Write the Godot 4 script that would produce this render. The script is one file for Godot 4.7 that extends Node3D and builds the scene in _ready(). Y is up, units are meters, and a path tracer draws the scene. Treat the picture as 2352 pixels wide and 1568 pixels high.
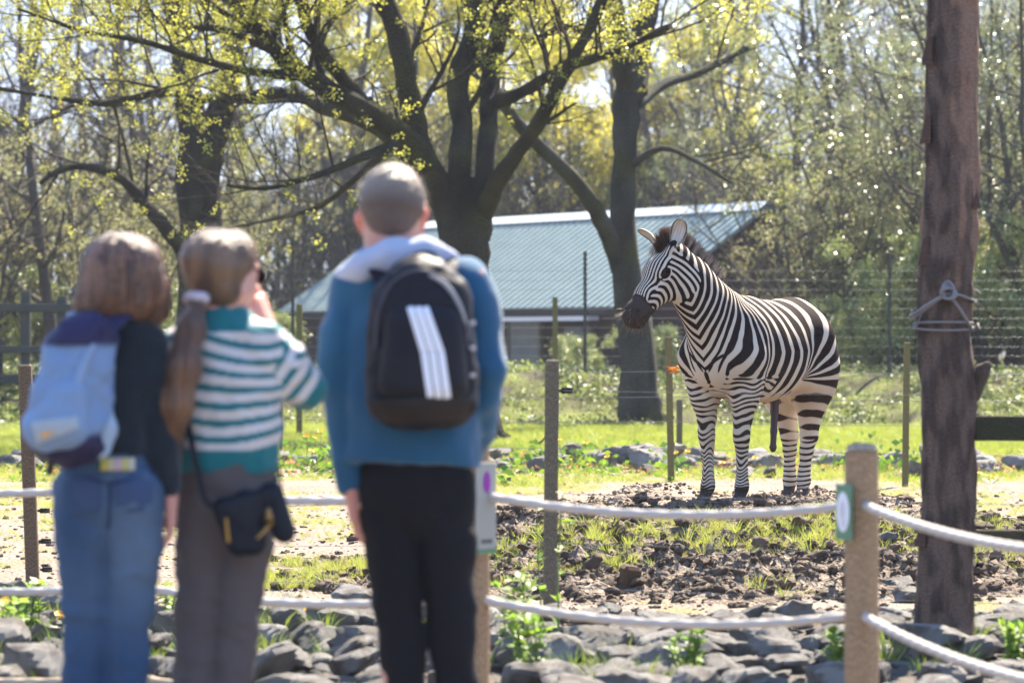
extends Node3D
# A zebra on a mound of churned earth, watched by three visitors behind a rope fence, spring trees behind.
# Distances come from a 135 mm lens on a 36 x 24 mm frame, 1.30 m above the path.

const FOCAL := 8820.0      # the lens in units of the 2352-wide sheet that the measurements were taken on
const EYE := 1.30
var rng := RandomNumberGenerator.new()
var fine := FastNoiseLite.new()
var broad := FastNoiseLite.new()
var names := {}
var mats := {}
var tex := {}

func at(px: float, py: float, d: float) -> Vector3:      # a measured direction and a distance give a place
	return Vector3((px - 1176.0) * d / FOCAL, EYE - (py - 784.0) * d / FOCAL, -d)

func rnd(a: float, b: float) -> float:
	return rng.randf_range(a, b)

# ---------------------------------------------------------------- naming and tagging
func numbered(called: String) -> String:
	if not names.has(called):
		names[called] = 0
		return called
	names[called] += 1
	return "%s_%03d" % [called, names[called]]

func tag(o: Node, label: String, category: String, group := "") -> Node:
	o.set_meta("label", label)
	o.set_meta("category", category)
	if group != "":
		o.set_meta("group", group)
	return o

func thing(called: String, label: String, category: String, where := Vector3.ZERO, group := "", turn := 0.0) -> Node3D:
	var o := Node3D.new()
	o.name = numbered(called)
	add_child(o)
	o.position = where
	o.rotation.y = turn
	tag(o, label, category, group)
	return o

func obj(called: String, m: Mesh, material: Material, parent: Node = null, where := Vector3.ZERO) -> MeshInstance3D:
	var o := MeshInstance3D.new()
	o.mesh = m
	o.material_override = material
	o.position = where
	if parent == null:
		o.name = numbered(called)
		add_child(o)
	else:
		o.name = called
		parent.add_child(o, true)
	return o

func part(called: String, mb: MB, material: Material, parent: Node3D) -> MeshInstance3D:   # mb is in world places; the part is hung under its thing
	var m := mb.mesh(-parent.position) if parent.rotation == Vector3.ZERO else mb.mesh(Vector3.ZERO)
	return obj(called, m, material, parent)

func single(called: String, mb: MB, material: Material, label: String, category: String, group := "", base := Vector3.ZERO) -> MeshInstance3D:
	var o := obj(called, mb.mesh(-base), material, null, base)
	tag(o, label, category, group)
	return o

func copy(o: Node3D, label: String, where: Vector3, turn: float, size := 1.0, called := "") -> Node3D:
	var c: Node3D = o.duplicate()
	c.name = numbered(called if called != "" else str(o.get_meta("kind_name", "thing")))
	add_child(c)
	c.position = where
	c.rotation = Vector3(0, turn, 0)
	c.scale = Vector3.ONE * size
	c.set_meta("label", label)
	return c

func structure(o: Node) -> Node:
	o.set_meta("kind", "structure")
	return o

func stuff(called: String, mesh: Mesh, material: Material, xf: Array, tints: Array, label := "", category := "", parent: Node3D = null) -> MultiMeshInstance3D:
	var mm := MultiMesh.new()
	mm.transform_format = MultiMesh.TRANSFORM_3D
	mm.use_colors = tints.size() > 0
	mm.mesh = mesh
	mm.instance_count = xf.size()
	for i in xf.size():
		mm.set_instance_transform(i, xf[i])
		if tints.size():
			mm.set_instance_color(i, tints[i])
	var o := MultiMeshInstance3D.new()
	o.multimesh = mm
	o.material_override = material
	o.set_meta("kind", "stuff")
	if parent:
		o.name = called
		parent.add_child(o, true)
	else:
		o.name = numbered(called)
		add_child(o)
		tag(o, label, category)
	return o

# ---------------------------------------------------------------- mesh building
class MB:
	var v := PackedVector3Array()
	var n := PackedVector3Array()
	var c := PackedColorArray()
	var uv := PackedVector2Array()
	var idx := PackedInt32Array()
	var col := Color.WHITE

	func vert(p: Vector3, nn: Vector3, k := Color(-1, 0, 0)) -> int:
		v.append(p)
		n.append(nn)
		c.append(col if k.r < 0.0 else k)
		return v.size() - 1

	func face(a: int, b: int, d: int) -> void:      # wound clockwise seen from where the normals point
		var g := (v[b] - v[a]).cross(v[d] - v[a])
		if g.dot(n[a] + n[b] + n[d]) > 0.0:
			idx.append(a); idx.append(d); idx.append(b)
		else:
			idx.append(a); idx.append(b); idx.append(d)

	func tri(a: Vector3, b: Vector3, d: Vector3, away: Vector3) -> void:
		var nn := (b - a).cross(d - a).normalized()
		if nn.dot(away) < 0.0:
			nn = -nn
		face(vert(a, nn), vert(b, nn), vert(d, nn))

	func quad(a: Vector3, b: Vector3, d: Vector3, e: Vector3, away: Vector3) -> void:
		var nn := (b - a).cross(d - a).normalized()
		if nn.dot(away) < 0.0:
			nn = -nn
		var i := vert(a, nn)
		vert(b, nn); vert(d, nn); vert(e, nn)
		face(i, i + 1, i + 2)
		face(i, i + 2, i + 3)

	func hexa(p: Array) -> void:      # eight corners: 0-3 one end round, 4-7 the other end round
		var mid := Vector3.ZERO
		for q in p:
			mid += q / 8.0
		for f in [[0, 1, 2, 3], [4, 5, 6, 7], [0, 1, 5, 4], [1, 2, 6, 5], [2, 3, 7, 6], [3, 0, 4, 7]]:
			var fc: Vector3 = (p[f[0]] + p[f[1]] + p[f[2]] + p[f[3]]) / 4.0
			quad(p[f[0]], p[f[1]], p[f[2]], p[f[3]], fc - mid)

	func box(t: Transform3D, s: Vector3, bevel := 0.0) -> void:
		var h := s / 2.0
		if bevel <= 0.0:
			var p := []
			for y in [-1, 1]:
				for k in [[-1, -1], [1, -1], [1, 1], [-1, 1]]:
					p.append(t * Vector3(k[0] * h.x, y * h.y, k[1] * h.z))
			hexa(p)
			return
		var i := h - Vector3.ONE * bevel
		var ax := [Vector3.RIGHT, Vector3.UP, Vector3.BACK]
		for a in 3:
			for s1 in [-1, 1]:
				var u: Vector3 = ax[(a + 1) % 3]
				var w: Vector3 = ax[(a + 2) % 3]
				var o: Vector3 = ax[a] * h[a] * s1
				var eu: Vector3 = u * i[(a + 1) % 3]
				var ew: Vector3 = w * i[(a + 2) % 3]
				quad(t * (o - eu - ew), t * (o + eu - ew), t * (o + eu + ew), t * (o - eu + ew), t.basis * (ax[a] * s1))
		for a in 3:
			var b := (a + 1) % 3
			var d := (a + 2) % 3
			for s1 in [-1, 1]:
				for s2 in [-1, 1]:
					var e: Vector3 = ax[d] * i[d]
					var p1: Vector3 = ax[a] * h[a] * s1 + ax[b] * i[b] * s2
					var p2: Vector3 = ax[a] * i[a] * s1 + ax[b] * h[b] * s2
					quad(t * (p1 - e), t * (p1 + e), t * (p2 + e), t * (p2 - e), t.basis * (ax[a] * s1 + ax[b] * s2))
		for s1 in [-1, 1]:
			for s2 in [-1, 1]:
				for s3 in [-1, 1]:
					tri(t * Vector3(h.x * s1, i.y * s2, i.z * s3), t * Vector3(i.x * s1, h.y * s2, i.z * s3), t * Vector3(i.x * s1, i.y * s2, h.z * s3), t.basis * Vector3(s1, s2, s3))

	func bar(a: Vector3, b: Vector3, w: float, h: float, up := Vector3.UP, bevel := 0.0) -> void:      # a beam of width w and height h from a to b
		var z := (b - a).normalized()
		var x := up.cross(z).normalized()
		var y := z.cross(x)
		box(Transform3D(Basis(x, y, z), (a + b) / 2.0), Vector3(w, h, a.distance_to(b)), bevel)

	func tube(p: Array, r: Array, sides := 6, caps := true, cols := []) -> void:
		var x := Vector3.ZERO
		var first := v.size()
		var m := p.size()
		for i in m:
			var t: Vector3 = (p[mini(i + 1, m - 1)] - p[maxi(i - 1, 0)]).normalized()
			if i == 0:
				x = t.cross(Vector3(0.31, 0.2, 0.93)).normalized()
				if x.length() < 0.5:
					x = t.cross(Vector3.RIGHT).normalized()
			else:
				x = (x - t * x.dot(t)).normalized()
			var y := t.cross(x)
			for k in sides:
				var a := TAU * k / sides
				var o := x * cos(a) + y * sin(a)
				if cols.size():
					vert(p[i] + o * r[i], o, cols[i])
				else:
					vert(p[i] + o * r[i], o)
		for i in m - 1:
			for k in sides:
				var a := first + i * sides + k
				var b := first + i * sides + (k + 1) % sides
				face(a, b, b + sides)
				face(a, b + sides, a + sides)
		if caps:
			for e in [0, m - 1]:
				var t: Vector3 = (p[0] - p[1]).normalized() if e == 0 else (p[m - 1] - p[m - 2]).normalized()
				var s := v.size()
				for k in sides:
					vert(v[first + e * sides + k], t, c[first + e * sides + k])
				for k in range(1, sides - 1):
					face(s, s + k, s + k + 1)

	func grid(rows: Array, closed := true, cap0 := true, cap1 := true) -> void:      # rings of points joined into a skin with smooth normals
		var first := v.size()
		var m := rows.size()
		var k: int = rows[0].size()
		var inside := []
		for r in rows:
			var mid := Vector3.ZERO
			for q in r:
				mid += q / k
			inside.append(mid)
		for i in m:
			for j in k:
				var a: Vector3 = rows[i][(j + 1) % k if closed else mini(j + 1, k - 1)] - rows[i][(j + k - 1) % k if closed else maxi(j - 1, 0)]
				var b: Vector3 = rows[mini(i + 1, m - 1)][j] - rows[maxi(i - 1, 0)][j]
				var nn := a.cross(b).normalized()
				if closed and nn.dot(rows[i][j] - inside[i]) < 0.0:
					nn = -nn
				if nn.length() < 0.5:
					nn = (inside[i] - inside[maxi(i - 1, 0)] if i > 0 else inside[0] - inside[1]).normalized()
				vert(rows[i][j], nn)
		for i in m - 1:
			for j in (k if closed else k - 1):
				var a := first + i * k + j
				var b := first + i * k + (j + 1) % k
				face(a, b, b + k)
				face(a, b + k, a + k)
		if closed:
			for e in [0, m - 1]:
				if (e == 0 and cap0) or (e > 0 and cap1):
					var t: Vector3 = (inside[0] - inside[1]).normalized() if e == 0 else (inside[m - 1] - inside[m - 2]).normalized()
					var s := v.size()
					for j in k:
						vert(rows[e][j], t)
					for j in range(1, k - 1):
						face(s, s + j, s + j + 1)

	func ball(o: Vector3, b: Basis, sides := 14) -> void:
		var rows := []
		for i in range(0, sides / 2 + 1):
			var a := PI * i / (sides / 2)
			var ring := []
			for j in sides:
				var f := TAU * j / sides
				ring.append(o + b * Vector3(maxf(sin(a), 0.002) * cos(f), cos(a), maxf(sin(a), 0.002) * sin(f)))
			rows.append(ring)
		grid(rows, true, false, false)

	func add(o: MB, t := Transform3D()) -> void:
		var s := v.size()
		for i in o.v.size():
			v.append(t * o.v[i])
			n.append((t.basis * o.n[i]).normalized())
			c.append(o.c[i])
		for i in o.idx:
			idx.append(s + i)

	func mesh(shift := Vector3.ZERO) -> ArrayMesh:
		var a := []
		a.resize(Mesh.ARRAY_MAX)
		var p := v
		if shift != Vector3.ZERO:
			p = PackedVector3Array()
			p.resize(v.size())
			for i in v.size():
				p[i] = v[i] + shift
		a[Mesh.ARRAY_VERTEX] = p
		a[Mesh.ARRAY_NORMAL] = n
		a[Mesh.ARRAY_COLOR] = c
		if uv.size() == v.size():
			a[Mesh.ARRAY_TEX_UV] = uv
		a[Mesh.ARRAY_INDEX] = idx
		var m := ArrayMesh.new()
		m.add_surface_from_arrays(Mesh.PRIMITIVE_TRIANGLES, a)
		return m

# ---------------------------------------------------------------- bodies: tapered capsules joined by a smooth minimum, skinned by surface nets
class Bone:
	var a: Vector3
	var b: Vector3
	var ab: Vector3
	var inv: float
	var ra: float
	var dr: float
	var k: float
	var flat: Vector3
	var squeeze: float      # 0: round; else the coordinate along flat counts (1 + squeeze) times
	var sign := 1.0
	var mid: Vector3
	var reach: float

class Body:
	var bones: Array[Bone] = []
	var wrinkle := 0.0
	var noise: FastNoiseLite
	var stretch := Vector3.ONE

	func bone(a: Vector3, b: Vector3, ra: float, rb: float, k := 0.03, flat := Vector3.ZERO, thin := 1.0) -> Bone:
		var o := Bone.new()
		o.a = a
		o.b = b
		o.ab = b - a
		o.ra = ra
		o.dr = rb - ra
		o.k = k
		o.flat = flat.normalized() if flat != Vector3.ZERO else flat
		o.squeeze = 1.0 / thin - 1.0
		o.ab += o.flat * (o.ab.dot(o.flat) * o.squeeze)
		o.inv = 1.0 / maxf(o.ab.length_squared(), 1e-9)
		o.mid = (a + b) / 2.0
		o.reach = a.distance_to(b) / 2.0 + maxf(ra, rb) * maxf(1.0, thin)
		bones.append(o)
		return o

	func chain(p: Array, r: Array, k := 0.03, flat := Vector3.ZERO, thin := 1.0) -> void:
		for i in p.size() - 1:
			bone(p[i], p[i + 1], r[i], r[i + 1], k, flat, thin)

	func cut(at0: Vector3, away: Vector3) -> void:      # what was put in so far ends at this plane
		var o := bone(at0, at0, 0.0, 0.0, 0.01)
		o.sign = 0.0
		o.flat = away.normalized()
		o.squeeze = 0.0
		o.reach = 99.0

	func carve(a: Vector3, b: Vector3, ra: float, rb: float, k := 0.01) -> void:
		bone(a, b, ra, rb, k).sign = -1.0

	static func field(list: Array[Bone], p: Vector3) -> float:
		var d := 9.0
		for o in list:
			var q := p - o.a
			if o.sign == 0.0:
				d = maxf(d, q.dot(o.flat))
				continue
			if o.squeeze != 0.0:
				q += o.flat * (q.dot(o.flat) * o.squeeze)
			var t := clampf(q.dot(o.ab) * o.inv, 0.0, 1.0)
			var e := (q - o.ab * t).length() - o.ra - o.dr * t
			if o.squeeze > 0.0:
				e /= 1.0 + o.squeeze * 0.5
			if o.sign > 0.0:
				var h := maxf(o.k - absf(d - e), 0.0) / o.k
				d = minf(d, e) - h * h * o.k * 0.25
			else:
				var h := maxf(o.k - absf(d + e), 0.0) / o.k
				d = maxf(d, -e) + h * h * o.k * 0.25
		return d

	func skin(cell: float) -> MB:
		var lo := Vector3.ONE * 1e9
		var hi := -lo
		for o in bones:
			if o.sign > 0.0:
				var e := Vector3.ONE * (maxf(o.ra, o.ra + o.dr) * maxf(1.0, 1.0 / (1.0 + o.squeeze)) + o.k * 0.5 + cell * 2.0)
				lo = lo.min(o.a - e).min(o.b - e)
				hi = hi.max(o.a + e).max(o.b + e)
		var nx := int((hi.x - lo.x) / cell / 4.0) * 4 + 5
		var ny := int((hi.y - lo.y) / cell / 4.0) * 4 + 5
		var nz := int((hi.z - lo.z) / cell / 4.0) * 4 + 5
		var val := PackedFloat32Array()
		val.resize(nx * ny * nz)
		val.fill(9.0)
		var live := []
		var half := cell * 2.0
		var rad := half * 1.7321
		for bz in (nz - 1) / 4:
			for by in (ny - 1) / 4:
				for bx in (nx - 1) / 4:
					var c := lo + Vector3(bx, by, bz) * cell * 4.0 + Vector3.ONE * half
					var near: Array[Bone] = []
					for o in bones:
						if c.distance_to(o.mid) - o.reach < rad + o.k + 0.03:
							near.append(o)
					if near.is_empty():
						continue
					var d := field(near, c)
					if absf(d) > rad * 1.6 + wrinkle * 2.0:
						continue
					live.append(Vector3i(bx, by, bz))
					for z in 5:
						for y in 5:
							for x in 5:
								var at := ((bz * 4 + z) * ny + by * 4 + y) * nx + bx * 4 + x
								if val[at] == 9.0:
									var p := lo + Vector3(bx * 4 + x, by * 4 + y, bz * 4 + z) * cell
									var e := field(near, p)
									if wrinkle > 0.0:
										e += wrinkle * noise.get_noise_3dv(p * stretch)
									val[at] = e
		var m := MB.new()
		var own := PackedInt32Array()
		own.resize(nx * ny * nz)
		own.fill(-1)
		var off := PackedInt32Array([0, 1, nx, nx + 1, nx * ny, nx * ny + 1, nx * ny + nx, nx * ny + nx + 1])
		var edges := [0, 1, 2, 3, 4, 5, 6, 7, 0, 2, 1, 3, 4, 6, 5, 7, 0, 4, 1, 5, 2, 6, 3, 7]
		for b in live:
			for z in range(b.z * 4, b.z * 4 + 4):
				for y in range(b.y * 4, b.y * 4 + 4):
					for x in range(b.x * 4, b.x * 4 + 4):
						var at: int = (z * ny + y) * nx + x
						var below := 0
						for q in off:
							if val[at + q] < 0.0:
								below += 1
						if below == 0 or below == 8:
							continue
						var sum := Vector3.ZERO
						var count := 0
						for e in range(0, 24, 2):
							var i: int = edges[e]
							var j: int = edges[e + 1]
							var f := val[at + off[i]]
							var g := val[at + off[j]]
							if (f < 0.0) != (g < 0.0):
								var t := f / (f - g)
								var p := Vector3(i & 1, (i >> 1) & 1, i >> 2)
								sum += p + (Vector3(j & 1, (j >> 1) & 1, j >> 2) - p) * t
								count += 1
						var w := sum / count
						var v0 := val[at]; var v1 := val[at + 1]; var v2 := val[at + off[2]]; var v3 := val[at + off[3]]
						var v4 := val[at + off[4]]; var v5 := val[at + off[5]]; var v6 := val[at + off[6]]; var v7 := val[at + off[7]]
						var g := Vector3(v1 + v3 + v5 + v7 - v0 - v2 - v4 - v6, v2 + v3 + v6 + v7 - v0 - v1 - v4 - v5, v4 + v5 + v6 + v7 - v0 - v1 - v2 - v3)
						own[at] = m.vert(lo + (Vector3(x, y, z) + w) * cell, g.normalized())
		var steps := [1, nx, nx * ny]
		for b in live:
			for z in range(b.z * 4, b.z * 4 + 4):
				for y in range(b.y * 4, b.y * 4 + 4):
					for x in range(b.x * 4, b.x * 4 + 4):
						if x == 0 or y == 0 or z == 0:
							continue
						var at: int = (z * ny + y) * nx + x
						for a in 3:
							if (val[at] < 0.0) == (val[at + steps[a]] < 0.0):
								continue
							var s: int = steps[(a + 1) % 3]
							var t: int = steps[(a + 2) % 3]
							var i := own[at]
							var j := own[at - s]
							var k := own[at - s - t]
							var l := own[at - t]
							if i < 0 or j < 0 or k < 0 or l < 0:
								continue
							m.face(i, j, k)
							m.face(i, k, l)
		return m

static func subdivide(m: MB) -> MB:      # each triangle becomes four
	var o := MB.new()
	o.v = m.v.duplicate()
	o.n = m.n.duplicate()
	o.c = m.c.duplicate()
	var seen := {}
	for f in range(0, m.idx.size(), 3):
		var mid := [0, 0, 0]
		for e in 3:
			var a := m.idx[f + e]
			var b := m.idx[f + (e + 1) % 3]
			var key := (mini(a, b) << 24) | maxi(a, b)
			if not seen.has(key):
				# a cubic step off the chord keeps the skin round
				var p := (m.v[a] + m.v[b]) / 2.0
				var d := m.v[b] - m.v[a]
				var na := m.n[a]
				var nb := m.n[b]
				p += (na * d.dot(na) - nb * d.dot(nb)) * -0.125
				o.v.append(p)
				o.n.append((na + nb).normalized())
				o.c.append(m.c[a].lerp(m.c[b], 0.5))
				seen[key] = o.v.size() - 1
			mid[e] = seen[key]
		for t in [[m.idx[f], mid[0], mid[2]], [mid[0], m.idx[f + 1], mid[1]], [mid[2], mid[1], m.idx[f + 2]], [mid[0], mid[1], mid[2]]]:
			o.idx.append(t[0]); o.idx.append(t[1]); o.idx.append(t[2])
	return o
# ---------------------------------------------------------------- materials
func lin(r: float, g: float, b: float) -> Color:
	return Color(r, g, b).linear_to_srgb()

func noise_tex(key: String, type: int, freq: float, oct: int, lo: float, hi: float, size := 256, sx := 1.0) -> ImageTexture:
	if tex.has(key):
		return tex[key]
	var f := FastNoiseLite.new()
	f.noise_type = type
	f.seed = key.hash() % 10000
	f.frequency = freq
	f.fractal_octaves = oct
	f.fractal_type = FastNoiseLite.FRACTAL_FBM
	var im := f.get_seamless_image(size, size)
	if sx != 1.0:
		im.resize(size, int(size / sx), Image.INTERPOLATE_LANCZOS)
	im.convert(Image.FORMAT_RGB8)
	for y in im.get_height():
		for x in im.get_width():
			var k := lerpf(lo, hi, im.get_pixel(x, y).r)
			im.set_pixel(x, y, Color(k, k, k))
	tex[key] = ImageTexture.create_from_image(im)
	return tex[key]

func mat(key: String, color: Color, rough := 0.8, grain := "", scale := Vector3.ONE, bump := 0.0) -> StandardMaterial3D:
	if mats.has(key):
		return mats[key]
	var m := StandardMaterial3D.new()
	m.resource_name = key
	m.albedo_color = color
	m.roughness = rough
	m.vertex_color_use_as_albedo = true
	m.metallic_specular = 0.3
	if grain != "":
		m.albedo_texture = tex[grain]
		m.uv1_triplanar = true
		m.uv1_scale = scale
		if bump > 0.0:
			m.heightmap_enabled = true
			m.heightmap_texture = tex[grain]
			m.heightmap_scale = bump
	mats[key] = m
	return m

func make_materials() -> void:
	noise_tex("cloth", FastNoiseLite.TYPE_SIMPLEX, 0.09, 3, 0.78, 1.0)
	noise_tex("dirt", FastNoiseLite.TYPE_SIMPLEX, 0.03, 5, 0.6, 1.0, 512)
	noise_tex("stone", FastNoiseLite.TYPE_SIMPLEX, 0.025, 5, 0.35, 1.1, 512)
	noise_tex("bark", FastNoiseLite.TYPE_SIMPLEX, 0.05, 4, 0.25, 1.1, 512, 0.5)
	noise_tex("wood", FastNoiseLite.TYPE_SIMPLEX, 0.06, 4, 0.35, 1.1, 512, 0.25)
	noise_tex("hair", FastNoiseLite.TYPE_SIMPLEX, 0.14, 2, 0.5, 1.0, 256, 0.25)
	noise_tex("blotch", FastNoiseLite.TYPE_SIMPLEX, 0.012, 4, 0.86, 1.0, 256)
	mat("ground", Color.WHITE, 0.95, "dirt", Vector3.ONE * 1.7, 6.0)
	mats.ground.uv1_world_triplanar = true
	mat("clod", Color.WHITE, 0.95, "dirt", Vector3.ONE * 5.0, 1.0)
	mat("rock", Color.WHITE, 0.75, "stone", Vector3.ONE * 2.5, 1.5)
	mat("bark", Color.WHITE, 0.95, "bark", Vector3(2.2, 1.1, 2.2), 6.0)
	mat("pole", Color.WHITE, 0.9, "bark", Vector3(9, 2.2, 9), 1.2)
	mat("timber", Color.WHITE, 0.85, "wood", Vector3(6, 2, 6), 0.4)
	mat("post", Color.WHITE, 0.8, "wood", Vector3(9, 1.6, 9), 0.3)
	mat("coat", Color.WHITE, 0.85, "cloth", Vector3.ONE * 9.0, 0.15)
	mats.coat.metallic_specular = 0.15
	mat("hair", Color.WHITE, 0.38, "hair", Vector3(14, 3, 14), 0.5)
	mats.hair.metallic_specular = 0.55
	mats.hair.backlight_enabled = true
	mats.hair.backlight = Color(0.5, 0.45, 0.4)
	mat("skin", Color.WHITE, 0.5)
	mats.skin.subsurf_scatter_enabled = true
	mats.skin.subsurf_scatter_strength = 0.25
	mat("fleece", Color.WHITE, 0.9, "cloth", Vector3.ONE * 14.0, 0.25)
	mats.fleece.rim_enabled = true
	mats.fleece.rim = 0.5
	mat("denim", Color.WHITE, 0.9, "cloth", Vector3(22, 9, 22), 0.2)
	mat("nylon", Color.WHITE, 0.55, "cloth", Vector3.ONE * 12.0, 0.2)
	mat("plain", Color.WHITE, 0.6)
	mat("gloss", Color.WHITE, 0.25)
	mat("rope", Color.WHITE, 0.9, "cloth", Vector3.ONE * 20.0, 0.2)
	mat("metal", Color.WHITE, 0.4)
	mats.metal.metallic = 0.8
	mat("roof", Color.WHITE, 0.45, "blotch", Vector3.ONE * 0.5)
	for k in [["leaf", 0.5, 1.0], ["shiny_leaf", 0.33, 0.8], ["grass", 0.55, 0.8], ["petal", 0.6, 0.7]]:
		var m := mat(k[0], Color.WHITE, k[1])
		m.metallic_specular = 0.7 if k[0] == "shiny_leaf" else 0.5
		m.backlight_enabled = true
		m.backlight = Color(k[2], k[2], k[2])

# ---------------------------------------------------------------- the lie of the land
func mound(x: float, z: float) -> float:
	var dx := (x - 1.55) / (3.1 if x < 1.55 else 2.6)
	var dz := (z + 24.9) / (5.6 if z > -24.9 else 1.9)
	var r := sqrt(dx * dx + dz * dz)
	return 1.0 - smoothstep(0.17, 1.0, r)

func berm(x: float, z: float) -> float:
	var s := 58.0 + 1.2 * broad.get_noise_2d(x * 2.0, 3.0)
	return smoothstep(s, s + 4.5, -z) * (1.0 - smoothstep(66.0, 74.0, -z)) * (0.72 + 0.16 * broad.get_noise_2d(x * 6.0, 90.0))

func muddy(x: float, z: float) -> float:      # where hooves have churned the earth
	var k := broad.get_noise_2d(x * 9.0 + 40.0, z * 7.0) * 0.28
	var dx := (x - 1.5) / (2.9 if x < 1.5 else 4.2)
	var dz := (z + 22.4) / 3.9
	return 1.0 - smoothstep(0.72, 1.0, sqrt(dx * dx + dz * dz) + k)

func height(x: float, z: float) -> float:
	var h := 0.285 * mound(x, z) + berm(x, z)
	h += 0.025 * broad.get_noise_2d(x * 12.0, z * 12.0)
	if z < -10.0 and z > -34.0:
		var m := muddy(x, z) * (1.0 - 0.85 * smoothstep(1.0, 0.35, Vector2((x - 1.55) * 0.8, z + 24.6).length()))
		h += m * (0.055 * fine.get_noise_2d(x * 30.0, z * 30.0) + 0.05 * absf(fine.get_noise_2d(x * 60.0, z * 60.0)) + 0.022 * fine.get_noise_2d(x * 130.0, z * 130.0) - 0.02)
		var t := Vector2((x - 0.98) / 0.42, (z + 25.0) / 0.5).length()
		h += 0.07 * (1.0 - smoothstep(0.3, 1.0, t))
	return h

func ground_color(x: float, z: float) -> Color:
	var d := -z
	var n1 := broad.get_noise_2d(x * 7.0 + 200.0, z * 5.0)
	var n2 := fine.get_noise_2d(x * 16.0, z * 9.0)
	var sand := Color(0.38, 0.30, 0.24)
	var mud := Color(0.215, 0.165, 0.125)
	var dry := Color(0.42, 0.335, 0.26)
	var sward := Color(0.30, 0.29, 0.075)
	var lawn := Color(0.21, 0.245, 0.04)
	var c := sand.lerp(Color(0.33, 0.26, 0.2), clampf(n2 + 0.2, 0.0, 1.0))
	c = c.lerp(sward, smoothstep(0.12, 0.5, n1 + n2 * 0.4 + smoothstep(26.0, 38.0, d) * 0.5 - 0.25) * 0.7)
	var m := muddy(x, z)
	var top := 1.0 - smoothstep(0.5, 1.3, Vector2((x - 1.25) / 1.3, (z + 24.7) / 0.9).length())
	c = c.lerp(mud.lerp(dry, clampf(top + n2 * 0.5, 0.0, 1.0)), smoothstep(0.0, 0.35, m))
	c = c.lerp(lawn, smoothstep(39.0, 43.5, d + n1 * 3.0))
	if d < 19.0:
		c = c.lerp(Color(0.17, 0.14, 0.11), smoothstep(18.6, 17.2, d + n1) * smoothstep(12.0, 13.2, d))
		c = c.lerp(Color(0.3, 0.27, 0.24), smoothstep(12.6, 11.6, d))
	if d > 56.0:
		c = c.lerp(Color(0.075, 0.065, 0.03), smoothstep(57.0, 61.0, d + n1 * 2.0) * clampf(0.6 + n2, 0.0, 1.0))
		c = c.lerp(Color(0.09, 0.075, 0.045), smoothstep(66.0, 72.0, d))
	return c

func make_ground() -> void:
	var m := MB.new()
	var dist := PackedFloat32Array()
	var d := -30.0
	while d < 420.0:
		dist.append(d)
		if d < 9.0: d += 1.5
		elif d < 17.5: d += 0.12
		elif d < 27.5: d += 0.035
		elif d < 44.0: d += 0.12
		elif d < 75.0: d += 0.5
		else: d *= 1.12
	var cols := 240
	for i in dist.size():
		var spread := 5.0 + absf(dist[i]) * 0.32
		if dist[i] > 75.0:
			spread *= 1.0 + (dist[i] - 75.0) * 0.02
		for j in cols + 1:
			var s := (2.0 * j / cols - 1.0)
			var x := spread * (s * 0.55 + s * s * s * 0.45) * 1.0 + clampf(dist[i] * 0.03, 0.0, 1.2)
			var z := -dist[i]
			var e := 0.03 if dist[i] > 17.0 and dist[i] < 30.0 else 0.1
			var y := height(x, z)
			var nn := Vector3(y - height(x + e, z), e, y - height(x, z + e)).normalized()
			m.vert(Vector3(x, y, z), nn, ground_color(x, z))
	var w := cols + 1
	for i in dist.size() - 1:
		for j in cols:
			var a := i * w + j
			m.idx.append(a); m.idx.append(a + w + 1); m.idx.append(a + 1)
			m.idx.append(a); m.idx.append(a + w); m.idx.append(a + w + 1)
	structure(obj("ground", m.mesh(), mats.ground))

# ---------------------------------------------------------------- stones
func stone_mesh(s: int, flat: float) -> MB:
	rng.seed = 900 + s
	var cuts := []
	for i in 17:
		var a := rnd(0, TAU)
		var y := rnd(-1.0, 1.0)
		var q := sqrt(1.0 - y * y)
		cuts.append([Vector3(q * cos(a), y, q * sin(a)), rnd(0.55, 0.9)])
	cuts.append([Vector3(rnd(-0.3, 0.3), 1, rnd(-0.3, 0.3)).normalized(), rnd(0.5, 0.8)])
	var m := MB.new()
	var sides := 26
	var rows := []
	for i in range(0, 14):
		var a := PI * (i + 0.02) / 13.02
		var ring := []
		for j in sides:
			var f := TAU * j / sides
			var u := Vector3(sin(a) * cos(f), cos(a), sin(a) * sin(f))
			var r := 1.5
			for c in cuts:
				var g: float = u.dot(c[0])
				if g > 0.05:
					r = minf(r, c[1] / g)
			r += 0.03 * fine.get_noise_3dv(u * 40.0 + Vector3.ONE * s * 9.0)
			ring.append(Vector3(u.x * r, u.y * r * flat, u.z * r))
		rows.append(ring)
	m.grid(rows, true, true, true)
	# flat faces with a little of the rounded normal left at the edges
	var o := MB.new()
	for f in range(0, m.idx.size(), 3):
		var a := m.v[m.idx[f]]
		var b := m.v[m.idx[f + 1]]
		var c := m.v[m.idx[f + 2]]
		var g := (c - a).cross(b - a).normalized()
		if g.length() < 0.5:
			continue
		for e in 3:
			o.vert((m.v[m.idx[f + e]]), (g * 0.92 + m.n[m.idx[f + e]] * 0.08).normalized())
		var s0 := o.v.size() - 3
		o.face(s0, s0 + 1, s0 + 2)
	return o

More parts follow.
